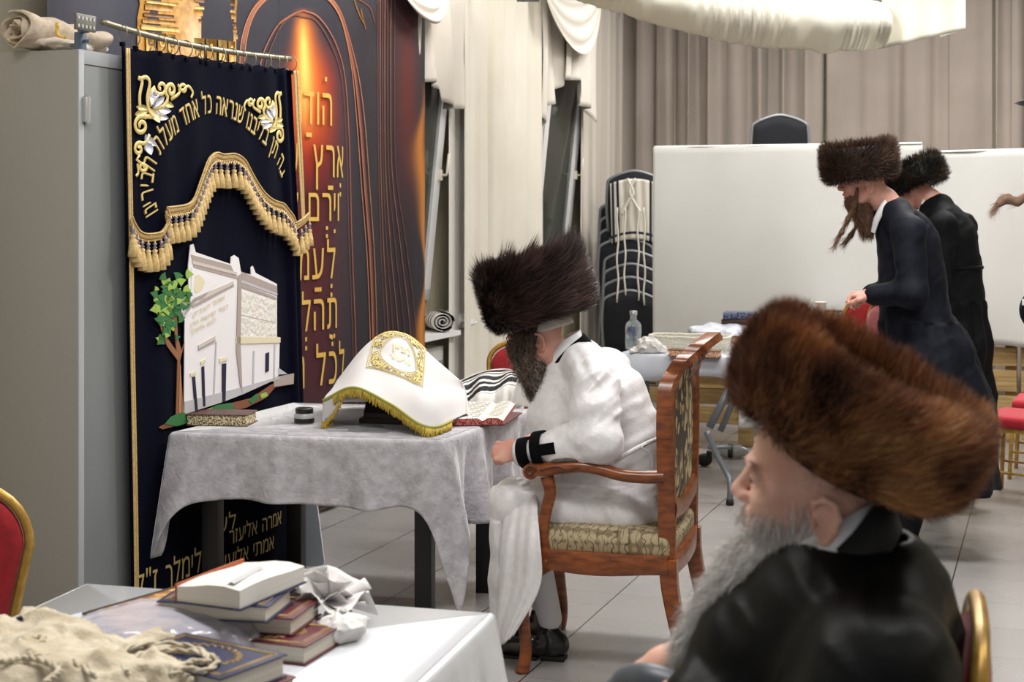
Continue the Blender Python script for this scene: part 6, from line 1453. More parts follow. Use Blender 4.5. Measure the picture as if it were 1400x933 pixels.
# ================================================================ small things
def hexn(n, r): return None
def book(name, label, c, size, yaw, cover, pages, group=None, spine='left', zrot=0., title=None, tilt=None, speck=None):
    """closed book lying flat; c = centre of its underside, size = (length x, depth y, thickness)"""
    t = thing(name, label, 'book', c, yaw, group); Mx = np.array(Matrix.Rotation(yaw, 3, 'Z')); 
    if tilt is not None: Mx = Mx@np.array(Matrix.Rotation(tilt, 3, 'Y'))
    W_ = lambda p: Mx@A3(*p)+np.asarray(c)
    L_, D, T = size; b_ = .003
    g = G(); 
    for z in (b_/2, T-b_/2): g.box(W_((0, 0, z)), (L_, D, b_), Mx, 0, .001)
    n = 8; pts = []
    for a in np.linspace(-PI/2, PI/2, n): pts.append([W_((x, -D/2-.006*math.cos(a), T/2+(T/2-.001)*math.sin(a))) for x in (-L_/2, L_/2)])
    for a in np.linspace(PI/2, -PI/2, n): pts.append([W_((x, -D/2-.006*math.cos(a)+.003, T/2+(T/2-.003)*math.sin(a))) for x in (-L_/2, L_/2)])
    if spine: g.grid(np.array(pts), wrap=False)
    cv = g.build('cover', cover, t, fixn=True, angle=40)
    g = G(); g.box(W_((0, .000, T/2)), (L_-.012, D-.010, T-2*b_), Mx, 0, 0); g.build('pages', pages, t, smooth=False)
    if title is not None:
        g = G(); z = T+.0006
        for k in range(2):
            m_ = .012+.006*k; q = [(-L_/2+m_, -D/2+m_), (L_/2-m_, -D/2+m_), (L_/2-m_, D/2-m_), (-L_/2+m_, D/2-m_)]
            for p, r in zip(q, q[1:]+q[:1]): g.tube([W_((*p, z)), W_((*r, z))], .0009, 4)
        for k in range(26):
            a = k/26*2*PI; g.tube([W_((.26*L_*math.cos(a), .26*D*math.sin(a), z)), W_((.33*L_*math.cos(a+.15), .33*D*math.sin(a+.15), z)), W_((.28*L_*math.cos(a+.3), .28*D*math.sin(a+.3), z))], .0012, 4)
        letters(g, title, lambda x, y: W_((.035-x*-.022 if False else .5*len(title)*.012+x*.022, y*.022-.006, z+.0006)))
        g.build('cover_tooling', mat('book_gold', 'b79a63', .4, metal=.4), cv)
    return t
pg = mat('page_edges', 'd9d3c6', .8, col2='c9c2b4', scale=3, stretch=(1, 1, 260)); 
def speckle(name, c1, c2, sc=220, pos=.5):
    m = mat(name, c1, .7, col2=c2, scale=sc, detail=2, contrast=.12); return m
# --- on the white-clothed table
TT = TZ+.003
def onT(x, y, z=TT): Y = (HC-z)*FPX/(y-HY); return P(x, y, Y)
s_mar = speckle('marbled_edge', 'e2d4ae', '6b5a3a', 150)
book('book', 'brown book with marbled page edges at the table corner nearest the curtain', (onT(302, 588)+onT(305, 571))/2, (.245, .155, .045), -.10, mat('brown_cover', '4a2a22', .5), s_mar, spine=None)
c = onT(416, 579); g0 = thing('ink_jar', 'small glass jar with black lid on the white-clothed table', 'jar', c)
glassm = mat('clear_glass', 'eef2f2', .05, trans=.85, spec=.5)
g = G(); g.lathe([(.001, .001), (.036, .001), (.039, .006), (.039, .034), (.034, .040), (.033, .042)], c, None, 28); g.build('glass_body', mat('jar_glass', 'c9cacb', .12, trans=.3), g0)
g = G(); g.lathe([(.0392, .004), (.0396, .006), (.0396, .020), (.0392, .022)], c, None, 28, cap=False); g.build('jar_label', mat('jar_dark', '1d1a19', .5), g0)
g = G(); g.lathe([(.033, .041), (.0355, .042), (.0355, .058), (.033, .061), (.001, .061)], c, None, 28); g.build('lid', mat('black_lid', '121113', .35), g0)
g = G()
for x, y, w, d, a in ((478, 588, .16, .10, .1), (515, 589, .12, .09, -.15), (497, 585, .15, .08, .3)):
    c = onT(x, y)+A3(0, 0, .002+.001*a); g.box(c, (w, d, .0012), np.array(Matrix.Rotation(a-.2, 3, 'Z')))
tag(g.build('clear_sleeve', mat('clear_plastic', 'dcdde2', .12, alpha=.55, coat=.3), smooth=False), 'clear plastic sheets lying before the fringed lectern cover', 'plastic sheet')
g = G(); c = onT(462, 589)+Z3*.004; g.box(c, (.085, .022, .005), np.array(Matrix.Rotation(-.15, 3, 'Z')), 0, .002); tag(g.build('eyeglass_case', mat('pale_blue_plastic', 'b8bcc6', .3)), 'small pale strip lying on the plastic sheets by the table edge', 'strip')
# open book
ob = thing('open_book', 'open prayer book with red speckled edges before the reader', 'book', onT(648, 572))
Y_ = [onT(594, 584), onT(688, 582), onT(712, 566), onT(618, 560)]
e1, e2 = Y_[1]-Y_[0], Y_[3]-Y_[0]
g = G(); n = 30; rows = []; rows2 = []
for i in range(n):
    t = i/(n-1); 
    hgt = .012+.026*abs(math.sin(min(t/.72, 1)*PI*.5+.0))**.6 if t < .72 else .012+.030*abs(math.cos((t-.72)/.28*PI/2))**.6
    hgt = .030-.012*math.exp(-((t-.70)/.04)**2)-.012*math.exp(-(t/.05)**2)-.012*math.exp(-((1-t)/.05)**2)
    p = Y_[0]+e1*t
    rows.append([p+Z3*(.004), p+Z3*hgt, p+e2+Z3*(hgt+.045*0), p+e2+Z3*.004])
g.grid(np.array(rows), wrap=True); rows = np.array(rows)
red_sp = speckle('red_speckle_edge', 'c98a80', 'a01c24', 170)
g.m[-1] = np.tile(np.array([1, 0, 1, 1]), n-1); g.add(rows[0], [(0, 1, 2, 3)], 1); g.add(rows[-1], [(3, 2, 1, 0)], 1)
g.build('pages', [mat('paper', 'cfcabf', .8), red_sp], ob, fixn=True, smooth=False)
g = G(); o_ = (Y_[0]+Y_[2])/2; k = 1.04; q = [o_+(p-o_)*k for p in Y_]; g.add([p+Z3*.0005 for p in q]+[p+Z3*.004 for p in q], [(3, 2, 1, 0), (4, 5, 6, 7), (0, 1, 5, 4), (1, 2, 6, 5), (2, 3, 7, 6), (3, 0, 4, 7)]); g.build('cover', mat('dark_red_cover', '4b1519', .5), ob, smooth=False)
g = G()
for cidx, (t0, t1) in enumerate(((.06, .64), (.76, .95))):
    for r in range(13):
        s = .1+.82*r/12; p0 = Y_[0]+e1*t0+e2*s+Z3*.0315; p1 = Y_[0]+e1*t1+e2*s+Z3*.0315; m_ = 14 if cidx == 0 else 6
        for w in range(m_):
            if (w*7+r*3) % 5 == 0: continue
            a = p0+(p1-p0)*(w/m_); b_ = p0+(p1-p0)*((w+.72)/m_); d = e2*.022; g.add([a, b_, b_+d, a+d], [(0, 1, 2, 3)])
g.build('print_lines', mat('print_grey', '8b867c', .8), ob, smooth=False)
# --- lectern with embroidered cover
ls = thing('table_lectern', 'dark table lectern under the white fringed cover', 'lectern', onT(545, 575))
dkw = mat('dark_walnut', '2a1812', .45)
g = G(); q = [onT(480, 580), onT(582, 583), A3(*P(600, 500, 6.0)[:2], TT), A3(*P(500, 500, 6.15)[:2], TT)]
def hull(g, q, z0, z1): g.add([A3(p[0], p[1], z0[i]) for i, p in enumerate(q)]+[A3(p[0], p[1], z1[i]) for i, p in enumerate(q)], [(3, 2, 1, 0), (4, 5, 6, 7), (0, 1, 5, 4), (1, 2, 6, 5), (2, 3, 7, 6), (3, 0, 4, 7)])
cq = sum(q)/4; q2 = [cq+(p-cq)*.82 for p in q]; hull(g, q2, [TT]*4, [TT+.02]*4); g.build('base', dkw, ls, smooth=False)
g = G(); q3 = [cq+(p-cq)*.72 for p in q]; hull(g, q3, [TT+.02]*4, [TT+.04, TT+.04, TT+.20, TT+.20]); g.build('slope', dkw, ls, smooth=False)
ctrl = [
 [(452, 550, 6.30), (500, 549, 6.35), (560, 549, 6.38), (606, 550, 6.3), (640, 554, 6.15)],
 [(462, 520, 6.10), (512, 466, 6.12), (553, 459, 6.14), (592, 489, 6.12), (632, 524, 6.05)],
 [(454, 533, 5.98), (503, 488, 5.95), (552, 497, 5.92), (588, 522, 5.90), (636, 533, 6.05)],
 [(447, 541, 5.86), (496, 514, 5.80), (543, 528, 5.76), (588, 546, 5.70), (638, 548, 5.98)],
 [(442, 548, 5.80), (484, 530, 5.72), (534, 553, 5.66), (586, 584, 5.575), (638, 566, 5.90)]]
C_ = np.array([[P(*p) for p in r] for r in ctrl])
def surf(nu, nv):
    A = np.stack([catmull(C_[:, j], nu) for j in range(5)], 1); return np.stack([catmull(A[i], nv) for i in range(nu)])
SG = surf(60, 70)
for i in range(60):
    for j in range(70):
        u_, v_ = i/59, j/69; SG[i, j] += A3(0, -1, .3)*(.014*math.sin(v_*10+u_*2)+.006*math.sin(v_*23-u_*4))*math.sin(u_*PI*.9)*(1-v_**8)+A3(0, -1, 0)*.018*math.exp(-((v_-.80)/.05)**2)*u_
        SG[i, j, 2] = max(SG[i, j, 2], TT+.003)
wcv = mat('white_cover_cloth', 'cdc9c8', .75, sheen=.25)
g = G(); g.grid(SG)
# left tail and right side folding down
tail = np.array([[P(443, 547, 5.80)*(1-s)+P(452+0*s, 580, 5.66)*s+(P(478, 534, 5.72)*(1-s)+P(484, 575, 5.70)*s-P(443, 547, 5.80)*(1-s)-P(452, 580, 5.66)*s)*t+A3(0, -.015*math.sin(t*PI)*s, 0) for t in np.linspace(0, 1, 10)] for s in np.linspace(0, .94, 10)]); 
tail2 = np.array([[SG[int(59*(1-.55*(1-s))) if False else 59, 0]*(1-t)+P(455, 581, 5.72)*t for t in (0, 1)] for s in (0, 1)])
tl = []
for a in np.linspace(0, 1, 14):
    i = int(59-34*a); top = SG[i, 0]; bt = top.copy(); bt[2] = TT+.004; bt += A3(.03*math.sin(a*5), -.02*(1-a), 0); tl.append([top*(1-t)+bt*t for t in np.linspace(0, 1, 8)])
g.grid(np.array(tl))
lower = []
for j in range(0, 13):
    top = SG[59, j]; 
    L_ = .085*max(0, 1-(j/12.)**2); bt = top-Z3*min(L_, top[2]-TT-.004); lower.append([top*(1-t)+bt*t+A3(.006*t*j/12, -.006*math.sin(t*2), 0) for t in np.linspace(0, 1, 6)])
g.grid(np.array(lower))
rs = []
for a in np.linspace(0, 1, 20):
    i = int(59-50*a); top = SG[i, 69]; bt = top.copy(); bt[2] = TT+.004; bt[0] += .02; rs.append([top*(1-t)+bt*t for t in np.linspace(0, 1, 6)])
g.grid(np.array(rs))
cov = g.build('lectern_cover', wcv, solid=.003); tag(cov, 'white lectern cover with gold fringe and round gold embroidery', 'cloth')
ft = mat('yellow_fringe', 'c9b044', .6, col2='a58c2c', scale=60); 
g = G(); bpth = [SG[59, j] for j in range(0, 63)]; g.tube([p+A3(0, -.004, 0) for p in bpth], .006, 8, mi=1)
d_ = np.concatenate([[0], np.cumsum(np.linalg.norm(np.diff(np.array(bpth), axis=0), axis=1))])
def fringe(path, step=.0045, L_=.036):
    path = np.array(path); d = np.concatenate([[0], np.cumsum(np.linalg.norm(np.diff(path, axis=0), axis=1))])
    for s in np.arange(0, d[-1], step):
        p = A3(*[np.interp(s, d, path[:, k]) for k in range(3)])+A3(0, -.005, 0); l = L_*(.85+.3*random.random()); lowz = max(p[2]-l, TT+.002); ex = (p[2]-l < TT+.002)
        g.tube([p, A3(p[0]+random.uniform(-.003, .003), p[1]-.004-(.012 if ex else 0), (p[2]+lowz)/2), A3(p[0]+random.uniform(-.005, .005), p[1]-.006-(.022 if ex else 0), lowz)], [.0028, .0034, .0022], 5)
fringe([SG[59, j] for j in range(6, 63)]); fringe([l[-1] for l in lower[:13]], L_=.02); fringe([l[0]*.2+l[-1]*.8 for l in tl[:10]], L_=.03)
g.build('fringe', [ft, mat('olive_braid', '9a9a48', .6)], cov)
fa = np.array
def SP_(u_, v_, off=.006):
    i, j = u_*59, v_*69; i0, j0 = int(min(i, 58)), int(min(j, 68)); fi, fj = i-i0, j-j0
    p = SG[i0, j0]*(1-fi)*(1-fj)+SG[i0+1, j0]*fi*(1-fj)+SG[i0, j0+1]*(1-fi)*fj+SG[i0+1, j0+1]*fi*fj
    nn = unit(np.cross(SG[i0, j0+1]-SG[i0, j0], SG[i0+1, j0]-SG[i0, j0])); nn = nn if nn[1] < 0 else -nn
    return p+nn*off
ge = mat('pale_gold_stitch', 'cdbb78', .5, metal=.2)
eu, ev = lambda t: .29+.36*t, lambda t: .26+.43*t       # unit square on the cloth
g = G()
for k in range(2):
    m_ = .03*k; q = []
    for (a0, b0), (a1, b1) in (((m_, m_), (1-m_, m_)), ((1-m_, m_), (1-m_, 1-m_)), ((1-m_, 1-m_), (m_, 1-m_)), ((m_, 1-m_), (m_, m_))):
        q += [SP_(eu(a0+(a1-a0)*t), ev(b0+(b1-b0)*t)) for t in np.linspace(0, 1, 12)[:-1]]
    g.tube(q, .0018, 5, closed=True)
for rr in (.33, .36): g.tube([SP_(eu(.5+rr*1.05*math.cos(t)), ev(.5+rr*math.sin(t))) for t in np.linspace(0, 2*PI, 50)[:-1]], .0016, 5, closed=True)
for k in range(130):
    while True:
        a, b_ = random.random()*.90+.05, random.random()*.90+.05
        if ((a-.5)/.40)**2+((b_-.5)/.39)**2 > 1: break
    an = random.random()*6.3; r_ = .045; pts = [SP_(eu(np.clip(a+r_*(1-.7*t)*math.cos(an+t*5), .02, .98)), ev(np.clip(b_+r_*(1-.7*t)*math.sin(an+t*5), .02, .98))) for t in np.linspace(0, 1, 9)]
    g.tube(pts, .0024, 5)
g.build('gold_embroidery', ge, cov)
g = G()
for tx, a, w in (('מניין', .40, .36), ('אליעזר', .60, .40)):
    _, W_ = lay(tx); letters(g, tx, lambda x, y: SP_(eu(a-y*.16), ev(.5+w/2*1.0+x/W_*w), .007))
g.build('lettering', ge, cov, smooth=False)
# --- striped shawl over the chair behind the table
blkst = mat('black_stripe', '14151a', .85); wool = mat('white_wool', 'd8d4cf', .85, sheen=.3)
def striped(name, label, fn, nu, nv, stripes, m0=None, cat='shawl', thick=.006):
    pts = np.array([[fn(i/(nu-1), j/(nv-1)) for j in range(nv)] for i in range(nu)]); g = G(); g.grid(pts)
    mi = np.zeros((nu-1, nv-1), int)
    for a, b_ in stripes: mi[int(a*(nu-1)):max(int(b_*(nu-1)), int(a*(nu-1))+1), :] = 1
    g.m[-1] = mi.reshape(-1); return tag(g.build(name, [m0 or wool, blkst], solid=thick), label, cat)
ctrl2 = [[(628, 522, 6.85), (655, 510, 6.9), (690, 505, 6.92), (716, 512, 6.9)], [(628, 535, 6.7), (655, 520, 6.72), (690, 514, 6.74), (716, 508, 6.76)], [(630, 550, 6.62), (660, 535, 6.62), (695, 523, 6.64), (716, 512, 6.66)], [(632, 562, 6.56), (665, 552, 6.56), (695, 546, 6.56), (716, 538, 6.58)], [(634, 620, 6.5), (665, 620, 6.5), (695, 620, 6.5), (715, 615, 6.52)]]
C2 = np.array([[P(*p) for p in r] for r in ctrl2])
def fn2(u_, v_):
    col_ = [catmull(C2[:, j], 101)[int(u_*100)] for j in range(4)]; p = catmull(np.array(col_), 51)[int(v_*50)]
    return p+A3(0, -.02, .012)*math.sin(v_*17+u_*5)*min(1, u_*3)
striped('prayer_shawl', 'black-striped white shawl heaped over the chair behind the open book', fn2, 61, 40, [(.04, .10), (.14, .17), (.22, .33), (.38, .42), (.46, .56), (.60, .62)])
g = G(); n = 20; pts = [[P(714+14*a-18*s*(1-a)-12*s*0, 502+52*s+4*a, 6.55-.03*math.sin(a*5)) for a in np.linspace(0, 1, 8)] for s in np.linspace(0, 1, n)]; g.grid(np.array(pts)); tag(g.build('white_cloth', wool, solid=.004), 'plain white cloth hanging beside the striped shawl by the beard', 'cloth')
# --- on the window sill
zs_ = zs
sc0 = P(598, 448, WP(onwall(598, 448, -.16)[0], -.16, 0)[1]); sc0[2] = zs_
rb = []
for i in range(100):
    t = i/99; an = t*2*PI*3.2; r = .012+.068*t; rb.append((r*math.cos(an), r*.85*math.sin(an)))
pts = [[sc0+Z3*.070+unit(V*.6-U*.8)*(s*.30-.15)+unit(U*.6+V*.8)*a+Z3*b_ for a, b_ in rb] for s in np.linspace(0, 1, 26)]
g = G(); g.grid(np.array(pts)); mi = np.zeros((25, 99), int)
for a, b_ in ((1, 3), (5, 7), (9, 10), (13, 15), (18, 20)): mi[a:b_, 60:] = 1
mi[:, 85:90] = 1; mi[:, 93:96] = 1
g.m[-1] = mi.reshape(-1); tag(g.build('rolled_shawl', [wool, blkst], solid=.004), 'rolled black and white striped shawl on the window sill', 'shawl')
pb = P(628, 452, WP(onwall(628, 452, -.12)[0], -.12, 0)[1]); pb[2] = zs_
b = Body(np.arange(pb[0]-.2, pb[0]+.22, .008), np.arange(pb[1]-.2, pb[1]+.2, .008), np.arange(zs_-.01, zs_+.18, .008)); b.ell(pb+A3(-.03, 0, .05), (.11, .09, .065), None, .03); b.cap(pb+A3(.04, 0, .03), pb+A3(.11, -.02, .045), .035, .012, .03); b.disp(lambda q: .016*noise3(q*28)+.008*noise3(q*65)); b.cut(lambda q: zs_+.003-q[..., 2])
tag(b.g().build('plastic_bag', mat('clear_bag', 'dfe0e0', .12, alpha=.62, coat=.5)), 'crumpled clear plastic bag at the end of the window sill', 'bag')
# ================================================================ folding table at the back with its things
BZ = .74
def onB(x, y, z=BZ): Y = (HC-z)*FPX/(y-HY); return P(x, y, Y)
bt0 = onB(846, 484); 
ft_ = thing('folding_table', 'white folding table with grey legs behind the armchair', 'table', bt0+V*.75+U*.6-Z3*bt0[2])
g = G(); BF = lambda a, o, z: A3(bt0[0], bt0[1], 0)+V*a+U*o+Z3*z
g.box(BF(.49, .45, BZ-.02), (.98, .90, .04), np.stack([V, U, Z3], 1), 0, .008); g.build('tabletop', mat('white_plastic_top', 'd9dade', .45), ft_, angle=40)
fgm = mat('grey_table_leg', '6d7278', .4, metal=.3)
for a in (.12, .86):
    g = G(); g.tube(catmull([BF(a, .2, BZ-.04), BF(a, .2, .45), BF(a, .22, .3), BF(a, .06, .0)], 20) if a < 1 else [BF(a, .2, BZ-.04), BF(a, .2, .0)], .014, 8); g.build('leg', fgm, ft_)
    g = G(); g.tube([BF(a, .8, BZ-.04), BF(a, .8, .0)], .014, 8); g.build('leg', fgm, ft_)
    g = G(); g.tube([BF(a, .2, .32), BF(a, .8, .32)], .010, 8); g.build('brace', fgm, ft_)
# slanted legs seen beyond the armchair
q = [P(1000, 522, 8.45), P(966, 580, 8.35), P(985, 625, 8.2), P(997, 655, 8.1), A3(*P(998, 690, 8.08)[:2], 0)]
g = G(); g.tube([P(1003, 520, 8.5), P(970, 585, 8.5)], .022, 8); g.build('leg_trestle', fgm, ft_); g = G(); g.tube([P(1012, 525, 8.6), P(985, 590, 8.6)], .018, 8); g.build('leg_trestle', fgm, ft_); g = G()
g.tube(catmull([P(966, 590, 8.2), P(978, 618, 8.18), P(994, 648, 8.14), P(998, 662, 8.1), q[-1]+Z3*.02], 24), .017, 10); g.tube([P(968, 612, 8.3), P(1000, 612, 8.3)], .012, 8); g.build('leg_trestle', fgm, ft_)
g = G(); g.tube([q[-1], q[-1]+Z3*.03], .021, 12); g.build('foot_cap', mat('black_rubber', '151515', .7), ft_)
wtable_cloth = mat('table_film', 'cdd2dd', .25, coat=.4)
n = 60; pts = []
for i in range(n):
    a = .98*i/(n-1); dr = .13+.02*math.sin(a*9)+(.10 if a > .9 else 0)
    pts.append([BF(a, .9, BZ+.003), BF(a, .0, BZ+.003), BF(a, -.012, BZ-.01), BF(a, -.018-.006*math.sin(a*20), BZ-dr/2), BF(a, -.022-.008*math.sin(a*20), BZ-dr)])
g = G(); g.grid(np.array(pts)); pts = [[BF(-.001, o, BZ+.003), BF(-.014, o, BZ-.01), BF(-.02-.008*math.sin(o*14), o, BZ-.12)] for o in np.linspace(0, .9, 20)]; g.grid(np.array(pts))
tag(g.build('table_cover', wtable_cloth, solid=.002), 'glossy white cover on the folding table behind the armchair', 'tablecloth')
# bottle
bc = onB(866, 478); bt_ = thing('bottle', 'clear glass bottle with blue lettering standing on the back table', 'bottle', bc)
k = FPX/bc[1]; H_ = (478-425)/k; R_ = 11/k
g = G(); g.lathe([(.001, .001), (R_*.92, .001), (R_, .008), (R_, H_*.60), (R_*.9, H_*.68), (R_*.45, H_*.76), (R_*.40, H_*.80), (R_*.40, H_*.90)], bc, None, 28); g.build('glass_body', mat('bottle_glass', 'b8c2c6', .05, trans=.75), bt_)
g = G(); g.lathe([(R_*.45, H_*.88), (R_*.47, H_*.89), (R_*.47, H_*.995), (R_*.42, H_), (.001, H_)], bc, None, 20); g.build('cap', mat('bottle_cap', 'b7babd', .3, metal=.5), bt_)
g = G()
for row, (tx, zf, sc_) in enumerate((('ABSOLUT', .47, .040), ('VODKA', .36, .034), ('Country of Sweden', .25, .014))):
    def fn(x, y, zf=zf, sc_=sc_, tx=tx):
        _, W_ = lay(tx, .08, False); an = -PI/2-.15+(x-W_/2)*sc_/R_*.42; return bc+A3(math.cos(an)*(R_+.001), math.sin(an)*(R_+.001), H_*zf+y*sc_)
    letters(g, tx, fn, rtl=False)
g.build('lettering', mat('blue_print', '27409a', .5), bt_, smooth=False)
def crumple(name, label, c, r, m, amp=.02, fr=26, step=None, floorz=None, cat='tissue', sq=(1, 1, .7), pts=None, seed=0, ridg=False):
    step = step or max(r)/16; lo = c-A3(*r)*1.5; hi = c+A3(*r)*1.5
    b = Body(np.arange(lo[0], hi[0], step), np.arange(lo[1], hi[1], step), np.arange(lo[2], hi[2], step)); b.ell(c, r, None, .02)
    for p, q in (pts or []): b.ell(p, q, None, .03)
    b.disp(lambda q: amp*(noise3(q*fr+seed)+.5*noise3(q*fr*2.2+seed)) if not ridg else amp*(1.6*np.abs(noise3(q*fr+seed))+.7*np.abs(noise3(q*fr*2.1+seed))-.55), band=amp*3+.02)
    if floorz is not None: b.cut(lambda q: floorz+.002-q[..., 2])
    return tag(b.g().build(name, m), label, cat)
tism = mat('tissue', 'd9d6d2', .85)
c = onB(886, 484); crumple('tissue', 'crumpled white tissue beside the bottle on the back table', c+Z3*.045, (.075, .06, .055), tism, .016, 30, floorz=BZ+.004, pts=[(c+A3(-.10, 0, .015), (.05, .04, .018)), (c+A3(.07, 0, .02), (.05, .04, .025))], ridg=True)
# wicker basket
bkc = onB(938, 482)+U*.10; g = G(); k = FPX/bkc[1]; Lb, Wb, Hb = 52/k, .10, .085
wk = mat('white_wicker', 'dedacb', .7)
for r in range(9):
    z = .004+Hb*r/8; pts = [bkc+V*((Lb+.012*r/8)*math.copysign(abs(math.cos(t))**.5, math.cos(t)))+U*((Wb+.012*r/8)*math.copysign(abs(math.sin(t))**.5, math.sin(t)))+Z3*(z+.0025*math.sin(t*34+r*PI)) for t in np.linspace(0, 2*PI, 140)[:-1]]; g.tube(pts, .0045 if r < 8 else .008, 5, closed=True)
for t in np.linspace(0, 2*PI, 68)[:-1]:
    e = lambda z: bkc+V*((Lb+.012*z/Hb)*math.copysign(abs(math.cos(t))**.5, math.cos(t)))+U*((Wb+.012*z/Hb)*math.copysign(abs(math.sin(t))**.5, math.sin(t)))+Z3*z; g.tube([e(.0), e(Hb)], .0042, 5)
g.box(bkc+Z3*.006, (2*Lb*.95, 2*Wb*.95, .008), np.stack([V, U, Z3], 1)); tag(g.build('wicker_basket', wk), 'low cream wicker basket on the back table behind the armchair crest', 'basket')
book('book', 'book with orange speckled edge lying before the wicker basket', onB(950, 488)+Z3*.003, (.30, .11, .040), -TH, mat('tan_cover', '7a5a3c', .6), speckle('orange_speckle_edge', 'e0cdb0', 'b5623c', 120), spine=None)
c = onB(962, 470)+U*.45; crumple('plastic_bag', 'pale blue crumpled plastic bag spread on the back table', c+Z3*.04, (.20, .16, .05), mat('pale_blue_bag', 'd2d8e4', .3, coat=.3), .02, 12, floorz=BZ+.004, cat='bag', pts=[(c+A3(.16, -.1, .01), (.12, .12, .04))], step=.012)
cb_ = onB(1008, 468)+U*.35-V*.05
book('book', 'dark blue patterned book topmost on the back table pile', cb_+Z3*.125, (.21, .15, .045), -TH+.1, speckle('blue_marble_cover', '1f2b4c', '6a6f86', 60), speckle('blue_speckle_edge', '2d3656', '8a8fa8', 120))
book('book', 'red speckled book under the blue one on the back table pile', cb_+Z3*.083, (.22, .155, .040), -TH, mat('dark_brown_cover', '3a2620', .6), speckle('red_speckle_edge2', 'd9a897', '8f3a30', 120))
book('book', 'thick brown book at the bottom of the back table pile', cb_+Z3*.004, (.24, .17, .078), -TH+.05, MATS['dark_brown_cover'], MATS['orange_speckle_edge'])
book('book', 'small book with black cover lying right of the plastic bag', onB(1000, 478)+U*.35, (.13, .10, .05), -TH, mat('black_cover', '1a1918', .5), MATS['orange_speckle_edge'], spine=None)
# far small table with paper cup
ftc = P(1150, 440, 10.18); g0 = thing('side_table', 'small white table at the partition carrying a paper cup', 'table', A3(ftc[0], ftc[1], 0))
zt2 = HC-(432-HY)*9.95/FPX; g = G(); g.box(A3(ftc[0], ftc[1], zt2-.015), (.62, .45, .03), np.stack([V, U, Z3], 1), 0, .006); g.build('tabletop', MATS['white_plastic_top'], g0, angle=40)
for a, o in ((-.27, -.19), (.27, -.19), (-.27, .19), (.27, .19)): g = G(); p = A3(ftc[0], ftc[1], 0)+V*a+U*o; g.tube([p, p+Z3*(zt2-.03)], .012, 8); g.build('leg', fgm, g0)
cc = P(1122, 428, 10.05); cc[2] = zt2; g = G(); g.lathe([(.001, .001), (.030, .001), (.031, .004), (.039, .082), (.041, .085), (.039, .087), (.029, .006), (.001, .006)], cc, None, 24); tag(g.build('paper_cup', mat('cream_cup', 'd8cfc0', .6)), 'cream paper cup on the small table by the partition', 'cup')
book('book', 'grey patterned book hanging over the small table by the partition', P(1150, 440, 9.98)*A3(1, 1, 0)+Z3*(zt2+.002), (.20, .13, .03), -TH, MATS['black_cover'], speckle('grey_speckle', 'b8b8b4', '6a6a66', 140), spine=None)
# bottles on the floor below the table, pallet plank
for (x, y, Yd, lab) in ((1000, 634, 9.6, 'empty clear plastic bottle lying on the floor under the back table'),):
    c = P(x, y, Yd); c[2] = .045; g = G(); Rb = frame(unit(V*.98+U*.1)); g.lathe([(.001, -.12), (.036, -.12), (.042, -.11), (.040, -.05), (.043, -.03), (.040, 0), (.043, .02), (.042, .06), (.020, .10), (.014, .11), (.014, .13)], c, Rb, 20)
    t = tag(g.build('plastic_bottle', mat('pet_plastic', 'c2c6c6', .08, trans=.6)), lab, 'bottle')
    g = G(); g.lathe([(.036, -.02), (.0435, -.02), (.0435, .012), (.036, .012)], c, Rb, 20); g.build('bottle_label', mat('dark_label', '26262a', .5), t)
c = P(963, 630, 9.3); c[2] = .04; g = G(); g.ell(c, (.05, .035, .04), None, 10); g.box(c+A3(.03, 0, .02), (.03, .05, .07), None, 0, .01); tag(g.build('shoe_case', mat('black_fabric', '151517', .7)), 'small dark pouch on the floor beside the lying bottle', 'pouch')
pl = P(985, 515, 10.3); g = G()
for k in range(2): g.box(A3(P(940+k*10, 520, 10.2)[0], 10.2, .33+.13*k), (1.0, .09, .10), np.stack([V, U, Z3], 1), 0, .004)
for a in (-.4, .4): g.box(A3(P(940, 520, 10.2)[0], 10.2, 0)+V*a+Z3*.14, (.09, .09, .28), np.stack([V, U, Z3], 1), 0, .004)
tag(g.build('pine_bench', palw, angle=40), 'low pine plank bench under the back table', 'bench')
c = P(1016, 500, 8.3)
g = G(); g.grid(np.array([[P(1010+6*a, 555+30*s, 8.4)+A3(.03*s*a, 0, 0) for a in np.linspace(0, 4, 6)] for s in np.linspace(-1.4, 1, 8)])); tag(g.build('hanging_paper', tism, solid=.003), 'white paper corner hanging from the back table edge', 'paper')
c = P(968, 521, 8.9); crumple('tissue', 'crumpled white napkin below the back table top', A3(c[0], 10.15, .60), (.06, .05, .05), tism, .014, 30, cat='tissue', ridg=True)
# white bag or sheet behind the table leg under the lectern
pq = [(421, 684, 6.55), (434, 684, 6.6), (443, 765, 6.5), (441, 786, 6.48), (424, 786, 6.5)]
g = G(); f_ = lambda a, b_, t: P(a, b_, 6.62)+A3(.0, t, 0); g.prism([(418, 680), (432, 680), (443, 768), (442, 775), (418, 775)], f_, 0, .03); v_ = g.v[0]
tag(g.build('white_card', mat('blueish_white_card', 'c4cbd6', .5), smooth=False), 'bluish white card leaning behind the rear table leg', 'card')
